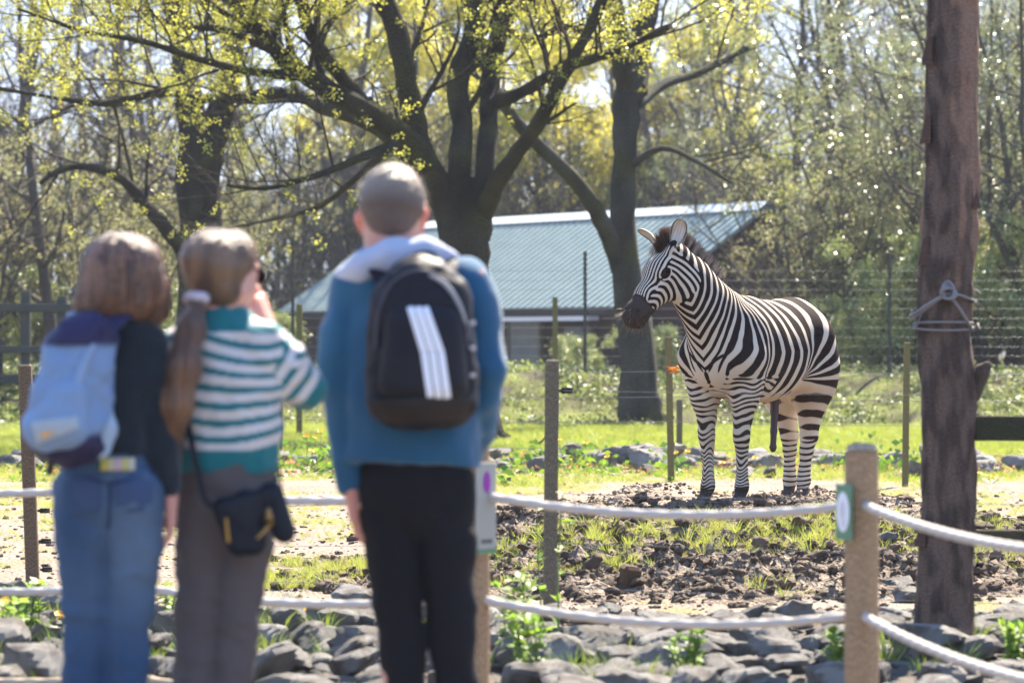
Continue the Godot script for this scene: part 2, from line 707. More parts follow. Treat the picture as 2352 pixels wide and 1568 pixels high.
func clod_mesh(s: int) -> MB:
	var m := MB.new()
	var rows := []
	for i in range(0, 7):
		var a := PI * (i + 0.05) / 6.1
		var ring := []
		for j in 9:
			var f := TAU * j / 9
			var u := Vector3(sin(a) * cos(f), cos(a), sin(a) * sin(f))
			var r := 1.0 + 0.55 * fine.get_noise_3dv(u * 26.0 + Vector3.ONE * s * 17.0) + 0.2 * fine.get_noise_3dv(u * 90.0)
			ring.append(Vector3(u.x * r, u.y * r * 0.75, u.z * r))
		rows.append(ring)
	m.grid(rows, true, true, true)
	return m

func blade_tuft(s: int, count: int, lean: float, wide: float) -> MB:
	rng.seed = 4000 + s
	var m := MB.new()
	for i in count:
		var a := rnd(0, TAU)
		var r := rnd(0.0, 0.35)
		var b := Vector3(r * cos(a), 0, r * sin(a))
		var dir := Vector3(cos(a) * rnd(0.1, lean), rnd(0.6, 1.0), sin(a) * rnd(0.1, lean))
		var side := Vector3(rnd(-1, 1), 0, rnd(-1, 1)).normalized() * wide
		var nn := side.cross(dir).normalized()
		if nn.y < 0.0:
			nn = -nn
		var p := b + dir * 0.55
		var tip := b + dir + Vector3(cos(a), -0.25, sin(a)) * 0.22 * lean
		var q := [m.vert(b - side, nn), m.vert(b + side, nn), m.vert(p - side * 0.8, nn), m.vert(p + side * 0.8, nn), m.vert(tip, nn)]
		m.face(q[0], q[1], q[3])
		m.face(q[0], q[3], q[2])
		m.face(q[2], q[3], q[4])
	return m

func sit(x: float, z: float, size: Vector3, sink := 0.0) -> Transform3D:
	var b := Basis.from_euler(Vector3(rnd(-0.3, 0.3), rnd(0, TAU), rnd(-0.3, 0.3))) * Basis.from_scale(size)
	return Transform3D(b, Vector3(x, height(x, z) - sink, z))

func make_ground_cover() -> void:
	# clods of churned earth: beyond counting
	rng.seed = 11
	for kind in 3:
		var xf := []
		var tints := []
		for i in 13000:
			var x := rnd(-2.2, 5.6)
			var z := -rnd(18.3, 27.2)
			var m := muddy(x, z)
			if rnd(0, 1) > m * (0.45 + 0.9 * clampf(fine.get_noise_2d(x * 20.0, z * 20.0) + 0.3, 0.0, 1.0)):
				continue
			var top := Vector2((x - 1.5) / 1.3, (z + 24.55) / 0.95).length() < 1.0
			var s := 0.007 + 0.042 * pow(rnd(0, 1), 6.0)
			if top:
				s = minf(s, 0.014)
			var t := sit(x, z, Vector3(s * rnd(0.8, 1.5), s * rnd(0.7, 1.2), s), -s * 0.25)
			xf.append(t)
			var k := rnd(0.6, 1.3) * (1.9 if top else 1.0)
			tints.append(Color(0.25 * k, 0.19 * k, 0.145 * k))
		for i in 1500:      # loose crumbs over the sand
			var d := rnd(17.5, 33.0)
			var x := rnd(-0.16, 0.18) * d
			var s := 0.006 + 0.018 * pow(rnd(0, 1), 4.0)
			xf.append(sit(x, -d, Vector3(s * 1.3, s, s)))
			var k := rnd(0.5, 1.4)
			tints.append(Color(0.25 * k, 0.2 * k, 0.16 * k))
		stuff("clods_of_earth", clod_mesh(kind).mesh(), mats.clod, xf, tints, ["brown clods of churned earth scattered over the mound under the zebra", "dark crumbs of earth strewn between the grass tufts on the mound", "loose earth lumps along the churned slope towards the rocks"][kind], "clods")
	# grass
	var tufts := [blade_tuft(1, 16, 0.9, 0.028).mesh(), blade_tuft(2, 12, 0.6, 0.03).mesh(), blade_tuft(3, 20, 1.3, 0.022).mesh()]
	rng.seed = 12
	for kind in 3:
		var xf := []
		var tints := []
		for i in 15000:
			var d := rnd(18.2, 30.0)
			var x := d * rnd(-0.16, 0.2)
			var z := -d
			var g := broad.get_noise_2d(x * 14.0 + 70.0, z * 16.0) + 0.5 * fine.get_noise_2d(x * 13.0, z * 13.0)
			var m := muddy(x, z)
			var want := 0.0
			if m > 0.1:      # a green belt across the middle of the slope
				var belt := 1.0 - absf(d - 21.9 - 0.25 * (x - 1.5)) / 1.5
				want = 0.7 * smoothstep(0.25, 0.7, g + belt * 0.75 - 0.08) * smoothstep(5.0, 3.5, x)
				want *= smoothstep(0.2, 1.0, Vector2((x - 1.2) / 0.8, (z + 24.5) / 0.6).length())
			else:
				want = smoothstep(0.1, 0.6, g) * 0.22 * smoothstep(18.5, 25.0, d)
			if rnd(0, 1) > want:
				continue
			var s := rnd(0.03, 0.085) * (1.0 if m > 0.1 else 0.6)
			xf.append(sit(x, z, Vector3(s, s * rnd(0.8, 1.4), s)))
			var k := rnd(0.7, 1.2)
			tints.append(Color(0.35 * k, 0.41 * k, 0.06 * k).lerp(Color(0.52, 0.44, 0.14), rnd(0.0, 0.5)))
		for i in 2600:      # thin dry turf between the mound and the far stones
			var d := rnd(26.5, 40.0)
			var x := d * rnd(-0.18, 0.2)
			if broad.get_noise_2d(x * 7.0 + 200.0, -d * 5.0) + 0.4 * fine.get_noise_2d(x * 16.0, -d * 9.0) < -0.05 or mound(x, -d) > 0.2:
				continue
			var s := rnd(0.025, 0.05)
			xf.append(sit(x, -d, Vector3(s * 1.8, s, s * 1.8)))
			tints.append(Color(0.50, 0.46, 0.12).lerp(Color(0.38, 0.42, 0.07), rnd(0, 1)))
		for i in 9000:      # the lawn and the fringe along the far stones
			var d := 34.0 + 24.0 * pow(rnd(0, 1), 1.2)
			var x := d * rnd(-0.18, 0.2)
			var n1 := broad.get_noise_2d(x * 7.0 + 200.0, -d * 5.0)
			if d < 42.0 and rnd(0, 1) > smoothstep(34.0, 40.0, d + n1 * 6.0):
				continue
			var s := rnd(0.05, 0.11)
			if d < 42.0:
				s *= 0.7
			xf.append(sit(x, -d, Vector3(s * 1.6, s, s * 1.6)))
			var k := rnd(0.7, 1.25)
			tints.append(Color(0.34 * k, 0.38 * k, 0.055 * k))
		stuff("grass", tufts[kind], mats.grass, xf, tints, ["short spring grass in tufts across mound and far lawn", "pale thin grass tufts among the clods and along the lawn", "spreading low grass on the slope and before the far stones"][kind], "grass")
	# the planted bank beyond the lawn
	rng.seed = 13
	var leafy := leaf_cluster(5, 26, 0.36)
	for kind in 2:
		var xf := []
		var tints := []
		for i in 4600:
			var d := rnd(57.5, 68.0)
			var x := d * rnd(-0.19, 0.21)
			var g := broad.get_noise_2d(x * 14.0 + kind * 50.0, d * 14.0)
			if g < -0.12:
				continue
			var s := rnd(0.06, 0.19) * (0.7 + g)
			xf.append(sit(x, -d, Vector3(s, s * rnd(0.6, 1.3), s), -0.04))
			var k := rnd(0.6, 1.2)
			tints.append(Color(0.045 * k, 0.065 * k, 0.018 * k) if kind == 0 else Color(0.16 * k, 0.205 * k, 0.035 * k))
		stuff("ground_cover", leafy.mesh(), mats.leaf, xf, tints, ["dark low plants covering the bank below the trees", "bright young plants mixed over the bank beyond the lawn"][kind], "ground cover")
# ---------------------------------------------------------------- trees
func leaf_cluster(s: int, count: int, size: float) -> MB:      # leaves filling a unit ball, each with a fold along its rib
	rng.seed = 7000 + s
	var m := MB.new()
	for i in count:
		var o := Vector3(rng.randfn(), rng.randfn(), rng.randfn()) * 0.45
		var f := Vector3(rnd(-1, 1), rnd(-0.8, 0.6), rnd(-1, 1)).normalized()
		var side := f.cross(Vector3(rnd(-1, 1), rnd(-1, 1), rnd(-1, 1))).normalized() * size * rnd(0.28, 0.42)
		var nn := f.cross(side).normalized()
		var l := f * size * rnd(0.7, 1.2)
		var k := rnd(0.75, 1.2)
		m.col = Color(k, k, k)
		var q := [m.vert(o, nn), m.vert(o + l * 0.5 + side + nn * size * 0.12, nn), m.vert(o + l, nn), m.vert(o + l * 0.5 - side + nn * size * 0.12, nn)]
		m.face(q[0], q[1], q[2])
		m.face(q[0], q[2], q[3])
	return m

# A branch that wanders; its twigs go on by themselves. tips collects the places where leaves can hang.
func branch(m: MB, p: Vector3, dir: Vector3, length: float, r: float, level: int, o: Dictionary, tips: Array) -> void:
	var segs: int = 5 if level > 0 else 4
	var pts := [p]
	var rad := [r]
	var d := dir.normalized()
	for i in segs:
		d = (d + Vector3(rnd(-1, 1), rnd(-1, 1), rnd(-1, 1)) * o.wander + Vector3.UP * o.rise).normalized()
		pts.append(pts[-1] + d * length / segs)
		rad.append(r * lerpf(1.0, 0.35 if level > 0 else 0.4, float(i + 1) / segs))
	m.tube(pts, rad, 6 if r > 0.06 else (4 if r > 0.018 else 3), false)
	if level == 0:
		tips.append(pts[-1])
		tips.append(pts[2])
		return
	var kids: int = o.kids[level]
	for k in kids:
		var t := lerpf(0.22, 1.0, (k + rnd(0.2, 0.9)) / kids)
		var i := mini(int(t * segs), segs - 1)
		var at0: Vector3 = pts[i].lerp(pts[i + 1], t * segs - i)
		var along: Vector3 = (pts[i + 1] - pts[i]).normalized()
		var out := along.cross(Vector3(rnd(-1, 1), rnd(-1, 1), rnd(-1, 1))).normalized()
		var a := rnd(o.spread * 0.6, o.spread * 1.3)
		branch(m, at0, along * cos(a) + out * sin(a), length * rnd(0.45, 0.75) * (1.1 - 0.4 * t), rad[i] * rnd(0.42, 0.62), level - 1, o, tips)

func wander_line(p: Array, step := 0.0) -> Array:      # a smooth line through the points
	var out := []
	for i in p.size() - 1:
		var a: Vector3 = p[maxi(i - 1, 0)]
		var b: Vector3 = p[i]
		var c: Vector3 = p[i + 1]
		var d: Vector3 = p[mini(i + 2, p.size() - 1)]
		for k in 4:
			out.append(b.cubic_interpolate(c, a, d, k / 4.0))
	out.append(p[-1])
	return out

func widths(r: Array) -> Array:
	var out := []
	for i in r.size() - 1:
		for k in 4:
			out.append(lerpf(r[i], r[i + 1], k / 4.0))
	out.append(r[-1])
	return out

# limb: measured points [px, py, width, lean towards the viewer], hung on a tree at distance d
func limb(m: MB, d: float, p: Array, sides: int, twigs: int, o: Dictionary, tips: Array, twig_len := 1.6, from := 0.3) -> void:
	var pts := []
	var rad := []
	for q in p:
		var dd: float = d - (q[3] if q.size() > 3 else 0.0)
		pts.append(at(q[0], q[1], dd))
		rad.append(q[2] * 0.5 * dd / FOCAL)
	pts = wander_line(pts)
	rad = widths(rad)
	for i in pts.size():
		pts[i] += Vector3(rnd(-1, 1), rnd(-1, 1), rnd(-1, 1)) * rad[i] * 0.09
	var first := m.v.size()
	m.tube(pts, rad, sides)
	var base_col := m.col
	for i in range(first, m.v.size()):
		var w := m.v[i]
		var lump := fine.get_noise_3dv(w * Vector3(26, 9, 26))
		m.v[i] = w + m.n[i] * lump * 0.035 * minf(1.0, rad[0] * 4.0)
		m.c[i] = (base_col * (0.75 + 0.5 * lump)).lerp(Color(0.15, 0.15, 0.045), clampf(fine.get_noise_3dv(w * 14.0) * 1.2 + m.n[i].y * 0.35 - 0.1, 0.0, 0.75))
	for k in twigs:
		var t := lerpf(from, 1.0, (k + rnd(0.0, 0.9)) / twigs) * (pts.size() - 1.01)
		var i := int(t)
		var base: Vector3 = pts[i].lerp(pts[i + 1], t - i)
		var along: Vector3 = (pts[i + 1] - pts[i]).normalized()
		var out := along.cross(Vector3(rnd(-1, 1), rnd(-1, 1), rnd(-1, 1))).normalized()
		branch(m, base, along * 0.6 + out * 0.8 + Vector3.UP * 0.55, twig_len * rnd(0.6, 1.3), clampf(rad[i] * 0.38, 0.012, 0.05), 2, o, tips)

func leaves_at(tips: Array, share: float, size: float, cluster: MB, tint_a: Color, tint_b: Color, material: Material, parent: Node3D, called := "leaves", jitter := 0.1) -> void:
	var xf := []
	var tints := []
	for t in tips:
		if rnd(0, 1) > share:
			continue
		var s := size * rnd(0.6, 1.4)
		xf.append(Transform3D(Basis.from_euler(Vector3(rnd(0, TAU), rnd(0, TAU), rnd(0, TAU))).scaled(Vector3.ONE * s), t + Vector3(rnd(-1, 1), rnd(-1, 1), rnd(-1, 1)) * jitter - (parent.position if parent else Vector3.ZERO)))
		tints.append(tint_a.lerp(tint_b, rnd(0, 1)) * rnd(0.8, 1.15))
	stuff(called, cluster.mesh(), material, xf, tints, "", "", parent)

var twiggy := {"kids": [0, 4, 5], "wander": 0.22, "rise": 0.03, "spread": 0.8}

func make_great_tree() -> void:
	rng.seed = 21
	var d := 50.0
	var base := at(1075, 1010, d)
	base.y = 0.0
	var t := thing("maple_tree", "great many-stemmed tree with mossy spreading limbs, behind the boy in blue", "tree", base)
	var trunk := MB.new()
	trunk.col = Color(0.11, 0.092, 0.074)
	limb(trunk, d, [[1072, 1020, 190], [1072, 940, 140], [1070, 800, 122], [1070, 640, 116], [1070, 540, 118], [1072, 470, 112], [1076, 420, 70]], 14, 0, twiggy, [])
	part("trunk", trunk, mats.bark, t)
	var bough := [
		[[1050, 560, 74], [1010, 440, 66], [965, 345, 58, 0.3], [940, 220, 52, 0.4], [918, 100, 47, 0.3], [880, -20, 50, 0.3], [850, -160, 40]],
		[[1062, 480, 70], [1058, 390, 54], [1060, 290, 50, -0.5], [1056, 180, 54, -0.8], [1088, 60, 48, -1], [1100, -60, 42, -1], [1115, -180, 34, -1]],
		[[1098, 470, 60], [1116, 380, 48], [1124, 250, 45, -0.8], [1134, 140, 42, -1.2], [1150, 40, 46, -1.5], [1195, -80, 40, -1.5]],
		[[1095, 510, 54], [1138, 425, 40, 0.5], [1190, 350, 37, 1], [1240, 275, 34, 1.4], [1282, 195, 36, 1.8], [1335, 100, 30, 2], [1395, -20, 26, 2], [1450, -150, 20, 2]],
		[[975, 370, 60, 0.4], [900, 290, 56, 0.9], [790, 225, 50, 1.5], [690, 165, 44, 2], [610, 90, 38, 2.4], [540, -10, 30, 2.8], [470, -120, 24, 3]],
		[[985, 410, 52, 0.4], [915, 330, 46, -0.4], [840, 275, 44, -1], [750, 245, 36, -1.4], [660, 215, 30, -2], [560, 222, 26, -2.5], [460, 226, 22, -3], [370, 212, 20, -3.2], [250, 236, 17, -3.6], [120, 224, 13, -4], [-40, 196, 9, -4.4]],
		[[850, 255, 36, 1], [775, 165, 32, 1.6], [715, 80, 28, 2], [690, -10, 24, 2.4], [680, -110, 18, 2.6]],
		[[905, 330, 26, 1], [820, 365, 20, 1.6], [720, 405, 15, 2.2], [610, 432, 11, 2.6], [520, 425, 7, 2.8]],
		[[930, 300, 26, -1], [850, 380, 18, -2], [740, 470, 13, -2.6], [640, 500, 10, -3], [520, 525, 6, -3.2]],
		[[1128, 240, 34, -0.8], [1220, 200, 30, 0], [1300, 152, 26, 0.6], [1410, 120, 20, 1.2], [1540, 60, 14, 1.8]],
		[[700, 172, 28, 2], [590, 165, 22, 2.5], [470, 140, 17, 3], [330, 95, 13, 3.4], [190, 70, 9, 3.8], [40, 20, 6, 4]],
		[[640, 120, 24, 2.3], [520, 70, 19, 1.9], [400, 55, 14, 1.4], [260, 0, 10, 1]],
		[[1150, 60, 26, -1.5], [1220, 95, 18, -1], [1290, 60, 14, -0.5], [1350, 75, 9, 0]],
	]
	var tips := []
	var n := 0
	for b in bough:
		var m := MB.new()
		m.col = [Color(0.105, 0.086, 0.068), Color(0.095, 0.085, 0.06), Color(0.125, 0.105, 0.082)][n % 3]
		limb(m, d, b, 9, [6, 7, 7, 8, 15, 24, 10, 12, 10, 9, 18, 14, 7][n], twiggy, tips, 1.5)
		part("limb", m, mats.bark, t)
		n += 1
	tips = tips.filter(func(p: Vector3) -> bool: return rnd(0, 1) < 0.22 + 0.78 * smoothstep(4.0, 5.2, p.y))
	leaves_at(tips, 0.55, 0.105, leaf_cluster(1, 24, 0.34), Color(0.46, 0.45, 0.07), Color(0.34, 0.34, 0.06), mats.leaf, t, "leaves")

func make_forked_tree() -> void:
	rng.seed = 22
	var d := 59.0
	var base := at(1455, 985, d)
	base.y = height(base.x, base.z)
	var t := thing("forked_tree", "tall grey tree forking high up, with one low limb arching left, behind the zebra's head", "tree", base)
	var m := MB.new()
	m.col = Color(0.17, 0.16, 0.145)
	limb(m, d, [[1476, 1000, 150], [1474, 960, 108], [1467, 880, 86], [1456, 740, 74], [1434, 600, 64], [1430, 460, 61], [1436, 330, 58], [1441, 230, 60], [1448, 170, 68]], 14, 0, twiggy, [])
	part("trunk", m, mats.bark, t)
	var tips := []
	for b in [
		[[1440, 200, 58], [1425, 110, 48, 0.4], [1408, 0, 42, 0.6], [1385, -120, 34, 0.8]],
		[[1455, 205, 62], [1470, 110, 54, -0.4], [1492, 0, 50, -0.6], [1520, -140, 40, -0.8]],
		[[1448, 700, 28], [1430, 632, 42], [1408, 566, 44, 0.1], [1388, 520, 42, 0.3], [1345, 445, 36, 0.7], [1285, 378, 32, 1.1], [1215, 312, 31, 1.5], [1160, 245, 28, 1.8], [1118, 165, 26, 2.1], [1082, 70, 24, 2.3], [1068, -20, 22, 2.4], [1060, -120, 18, 2.4]],
		[[1462, 240, 30], [1530, 190, 24, -1], [1600, 170, 18, -1.6], [1720, 110, 12, -2]],
		[[1450, 380, 20], [1520, 340, 15, 1], [1600, 370, 12, 1.6], [1680, 420, 8, 2]]]:
		var q := MB.new()
		q.col = Color(0.175, 0.165, 0.15)
		limb(q, d, b, 9, 5, twiggy, tips, 1.5, 0.55)
		part("limb", q, mats.bark, t)
	leaves_at(tips, 0.3, 0.10, leaf_cluster(2, 20, 0.34), Color(0.33, 0.35, 0.06), Color(0.2, 0.24, 0.04), mats.leaf, t)

# a tree grown by rule; returned at the origin so that it can be copied
func grow(called: String, s: int, tall: float, girth: float, stems: int, o: Dictionary, bark: Color, leaf_share: float, leaf_size: float, ca: Color, cb: Color, leaf: Material, per: int, lean := 0.2) -> Node3D:
	rng.seed = 3000 + s
	var t := thing(called, "", "tree")
	t.set_meta("kind_name", called)
	var trunk := MB.new()
	trunk.col = bark
	var crown := MB.new()
	crown.col = bark * 1.15
	var tips := []
	for k in stems:
		var a := TAU * k / stems + rnd(-0.5, 0.5)
		var dir := Vector3(cos(a) * lean, 1, sin(a) * lean).normalized()
		if stems == 1:
			dir = Vector3(rnd(-0.08, 0.08), 1, rnd(-0.08, 0.08))
		var pts := [dir * Vector3(1, 0, 1) * girth * 1.2]
		var rad := [girth * 1.35]
		var p: Vector3 = pts[0]
		for i in 9:
			dir = (dir + Vector3(rnd(-1, 1), 0.25, rnd(-1, 1)) * 0.13).normalized()
			p += dir * tall / 9.0
			pts.append(p)
			rad.append(girth * lerpf(1.0, 0.12, (i + 1) / 9.0))
		trunk.tube(pts, rad, 8)
		var n: int = o.limbs
		for i in n:
			var f := lerpf(o.from, 0.98, (i + rnd(0, 0.9)) / n) * 9.0
			var j := mini(int(f), 8)
			var b := rnd(0, TAU)
			var up: float = rnd(0.2, 0.9)
			branch(crown, pts[j].lerp(pts[j + 1], f - j), Vector3(cos(b), up, sin(b)), tall * rnd(0.16, 0.3) * (1.25 - f / 11.0), clampf(rad[j] * 0.5, 0.02, 0.14), o.level, o, tips)
	part("trunk", trunk, mats.bark, t)
	part("crown", crown, mats.bark, t)
	if leaf_share > 0.0:
		leaves_at(tips, leaf_share, leaf_size, leaf_cluster(s, int(per * 2.2), 0.38), ca, cb, leaf, t, "leaves", leaf_size)
	return t

func place_tree(kind: Node3D, used: Dictionary, px: float, d: float, size: float, turn: float, label: String, group := "") -> void:
	var where := Vector3((px - 1176.0) * d / FOCAL, 0, -d)
	where.y = height(where.x, where.z) - 0.05
	if not used.has(kind):
		used[kind] = true
		kind.position = where
		kind.rotation.y = turn
		kind.scale = Vector3.ONE * size
		kind.set_meta("label", label)
		if group != "":
			kind.set_meta("group", group)
	else:
		var c := copy(kind, label, where, turn, size)
		if group != "":
			c.set_meta("group", group)

func where_in_wood(px: float) -> String:
	var marks := [[-650, "far outside the left edge"], [-400, "well outside the left edge"], [-200, "outside the left edge"], [30, "at the left edge"], [140, "over the plank fence"], [280, "above the brown bob"], [400, "left of the old dark trunk"], [500, "above the ponytail"], [620, "right of the old dark trunk"], [740, "over the boy's left sleeve"], [900, "above the boy's head"], [1020, "through the great tree's fork"], [1140, "above the hut's ridge"], [1290, "left of the forked tree"], [1440, "behind the forked tree"], [1570, "above the zebra's ears"], [1700, "above the hut's gable"], [1820, "above the zebra's back"], [1920, "above the zebra's rump"], [2040, "left of the bark pole"], [2180, "behind the bark pole"], [2300, "right of the bark pole"], [2420, "at the right edge"], [2600, "outside the right edge"], [2800, "well outside the right edge"], [3050, "far outside the right edge"]]
	var best := ""
	var gap := 1e9
	for m in marks:
		if absf(m[0] - px) < gap:
			gap = absf(m[0] - px)
			best = m[1]
	return best

func unique_label(said: Dictionary, label: String) -> String:
	var more := ["", ", taller", ", leftward", ", fainter", ", leaning"]
	for m in more:
		if not said.has(label + m):
			said[label + m] = true
			return label + m
	return label

func make_woods() -> void:
	var used := {}
	var bare := {"kids": [0, 5, 5, 6], "wander": 0.2, "rise": 0.05, "spread": 0.75, "limbs": 15, "from": 0.18, "level": 2}
	var bush := {"kids": [0, 5, 5], "wander": 0.16, "rise": 0.16, "spread": 0.55, "limbs": 7, "from": 0.15, "level": 2}
	var airy := {"kids": [0, 4, 5], "wander": 0.2, "rise": 0.05, "spread": 0.8, "limbs": 22, "from": 0.3, "level": 2}
	var dun := Color(0.30, 0.26, 0.225)
	var a := grow("bare_tree", 1, 13.0, 0.19, 1, bare, dun, 0.07, 0.12, Color(0.28, 0.28, 0.08), Color(0.34, 0.28, 0.11), mats.leaf, 6)
	var b := grow("bare_tree", 2, 12.0, 0.15, 2, bare, Color(0.24, 0.215, 0.19), 0.06, 0.12, Color(0.28, 0.3, 0.08), Color(0.36, 0.32, 0.11), mats.leaf, 6)
	var thick := grow("hazel_bush", 3, 4.6, 0.05, 9, bush, Color(0.26, 0.225, 0.18), 0.10, 0.12, Color(0.24, 0.27, 0.1), Color(0.36, 0.33, 0.15), mats.leaf, 7, 0.5)
	var yellow := grow("yellow_maple", 4, 11.0, 0.16, 1, airy, Color(0.12, 0.1, 0.075), 0.95, 0.27, Color(0.72, 0.66, 0.12), Color(0.58, 0.55, 0.09), mats.leaf, 14)
	var willow := grow("willow", 5, 8.5, 0.09, 6, {"kids": [0, 5, 5], "wander": 0.17, "rise": 0.04, "spread": 0.7, "limbs": 11, "from": 0.25, "level": 2}, Color(0.25, 0.225, 0.19), 0.3, 0.15, Color(0.22, 0.26, 0.095), Color(0.36, 0.36, 0.16), mats.shiny_leaf, 8, 0.30)
	var holly := grow("evergreen_shrub", 6, 3.4, 0.05, 7, bush, Color(0.12, 0.1, 0.075), 0.55, 0.16, Color(0.2, 0.26, 0.07), Color(0.36, 0.39, 0.12), mats.shiny_leaf, 7, 0.5)
	# yellow-flowering trees behind the great tree
	place_tree(yellow, used, 1260, 113, 1.12, 0.0, "yellow flowering tree beyond the hut, right of the great tree's stems", "yellow flowering trees")
	place_tree(yellow, used, 1040, 118, 1.15, 2.1, "yellow flowering tree beyond the hut, between the great tree's stems", "yellow flowering trees")
	place_tree(yellow, used, 1560, 114, 0.98, 4.0, "yellow flowering tree above the hut roof, right of the forked tree", "yellow flowering trees")
	place_tree(yellow, used, 800, 116, 1.12, 5.2, "yellow flowering tree just left of the great tree's crown", "yellow flowering trees")
	# glossy many-stemmed trees on the right
	place_tree(willow, used, 2050, 74, 0.78, 0.4, "glossy green many-stemmed tree directly behind the zebra's back", "glossy green trees on the right")
	place_tree(willow, used, 2080, 78, 1.1, 2.0, "glossy green tree just left of the bark pole", "glossy green trees on the right")
	place_tree(willow, used, 2240, 73, 1.0, 3.3, "glossy green tree hidden partly by the bark pole", "glossy green trees on the right")
	place_tree(willow, used, 2420, 69, 1.05, 5.1, "glossy green tree at the right edge behind the wires", "glossy green trees on the right")
	place_tree(willow, used, 1800, 104, 1.3, 1.1, "tall glossy tree behind the gable end of the hut", "glossy green trees on the right")
	place_tree(willow, used, 2140, 95, 1.4, 4.4, "tall pale tree far back at the upper right", "glossy green trees on the right")
	# old dark trunks on the left
	rng.seed = 31
	var t := thing("old_tree", "massive dark old trunk standing between the two women's heads", "tree", Vector3((462 - 1176.0) * 67 / FOCAL, 0, -67))
	var m := MB.new()
	m.col = Color(0.07, 0.055, 0.045)
	var tips := []
	limb(m, 67, [[458, 960, 150], [458, 760, 104], [460, 560, 98], [458, 400, 104], [468, 290, 118]], 12, 0, twiggy, tips)
	part("trunk", m, mats.bark, t)
	for q in [[[450, 320, 80], [430, 220, 66], [415, 90, 54], [400, -60, 44]], [[485, 320, 76], [512, 230, 62], [535, 120, 48], [570, -60, 36]], [[425, 585, 40, 1], [385, 530, 34, 1.5], [330, 470, 30, 2], [290, 420, 24, 2.4], [230, 388, 20, 2.8], [150, 385, 16, 3], [90, 420, 10, 3.2]]]:
		var l := MB.new()
		l.col = Color(0.085, 0.065, 0.05)
		limb(l, 67, q, 9, 6, twiggy, tips, 1.8)
		part("limb", l, mats.bark, t)
	# bare wood in rows
	rng.seed = 32
	var spots := []
	for row in [[74.0, 11, 0.75], [84.0, 15, 0.9], [96.0, 17, 1.05], [112.0, 20, 1.2], [132.0, 20, 1.4]]:
		for k in row[1]:
			spots.append([lerpf(-820, 3150, (k + rnd(0.1, 0.9)) / row[1]), row[0] + rnd(-4, 4), row[2] * rnd(0.85, 1.15)])
	var said := {}
	var depth := ["front row", "second row", "third row", "fourth row", "fifth row", "hindmost row"]
	for i in spots.size():
		var q = spots[i]
		var row_of := 0 if q[1] < 79 else (1 if q[1] < 90 else (2 if q[1] < 104 else (3 if q[1] < 122 else (4 if q[1] < 141 else 5))))
		if q[1] < 79.0 and q[0] > 250 and q[0] < 540:
			q[1] += 8.0
		if q[1] < 108.0 and q[0] > 520 and q[0] < 1860:
			continue
		place_tree([a, b][i % 2], used, q[0], q[1], q[2], rnd(0, TAU), unique_label(said, "%s leafless tree, %s of the wood, %s" % [["slender", "twin-stemmed"][i % 2], depth[row_of], where_in_wood(q[0])]), "bare trees of the wood")
	# undergrowth
	rng.seed = 33
	for i in 62:
		var px := lerpf(-560, 2860, (i + rnd(0, 0.9)) / 62.0)
		var d := rnd(70, 84)
		if px > 540 and px < 1840:
			d = rnd(109, 119)
		elif px > 330 and px < 540:
			d = rnd(76, 86)
		place_tree(thick, used, px, d, rnd(0.8, 1.25) * d / 74.0, rnd(0, TAU), unique_label(said, "%s twiggy bush breaking into leaf, %s" % [["low", "broad", "upright", "tangled"][i % 4], where_in_wood(px)]), "twiggy bushes under the trees")
	rng.seed = 34
	for q in [[1560, 74, 0.28], [1640, 73, 0.3], [1960, 72, 0.6], [2100, 71, 0.9], [2290, 69, 0.9], [1500, 72, 0.45], [1330, 74, 0.42], [600, 72, 0.5], [420, 70, 0.6], [1790, 75, 0.45], [2040, 82, 1.2], [120, 74, 0.8]]:
		place_tree(holly, used, q[0], q[1], q[2], rnd(0, TAU), "dense green evergreen shrub %s" % {1560: "under the hut's gable", 1640: "behind the zebra's neck", 1960: "behind the zebra's rump", 2100: "left of the bark pole", 2290: "right of the bark pole", 1500: "beside the forked tree's foot", 1330: "before the hut's pale door", 600: "left of the hut's far end", 420: "below the old trunk", 1790: "above the zebra's back", 2040: "tall, deep behind the zebra", 120: "beyond the plank fence"}[q[0]], "evergreen shrubs")
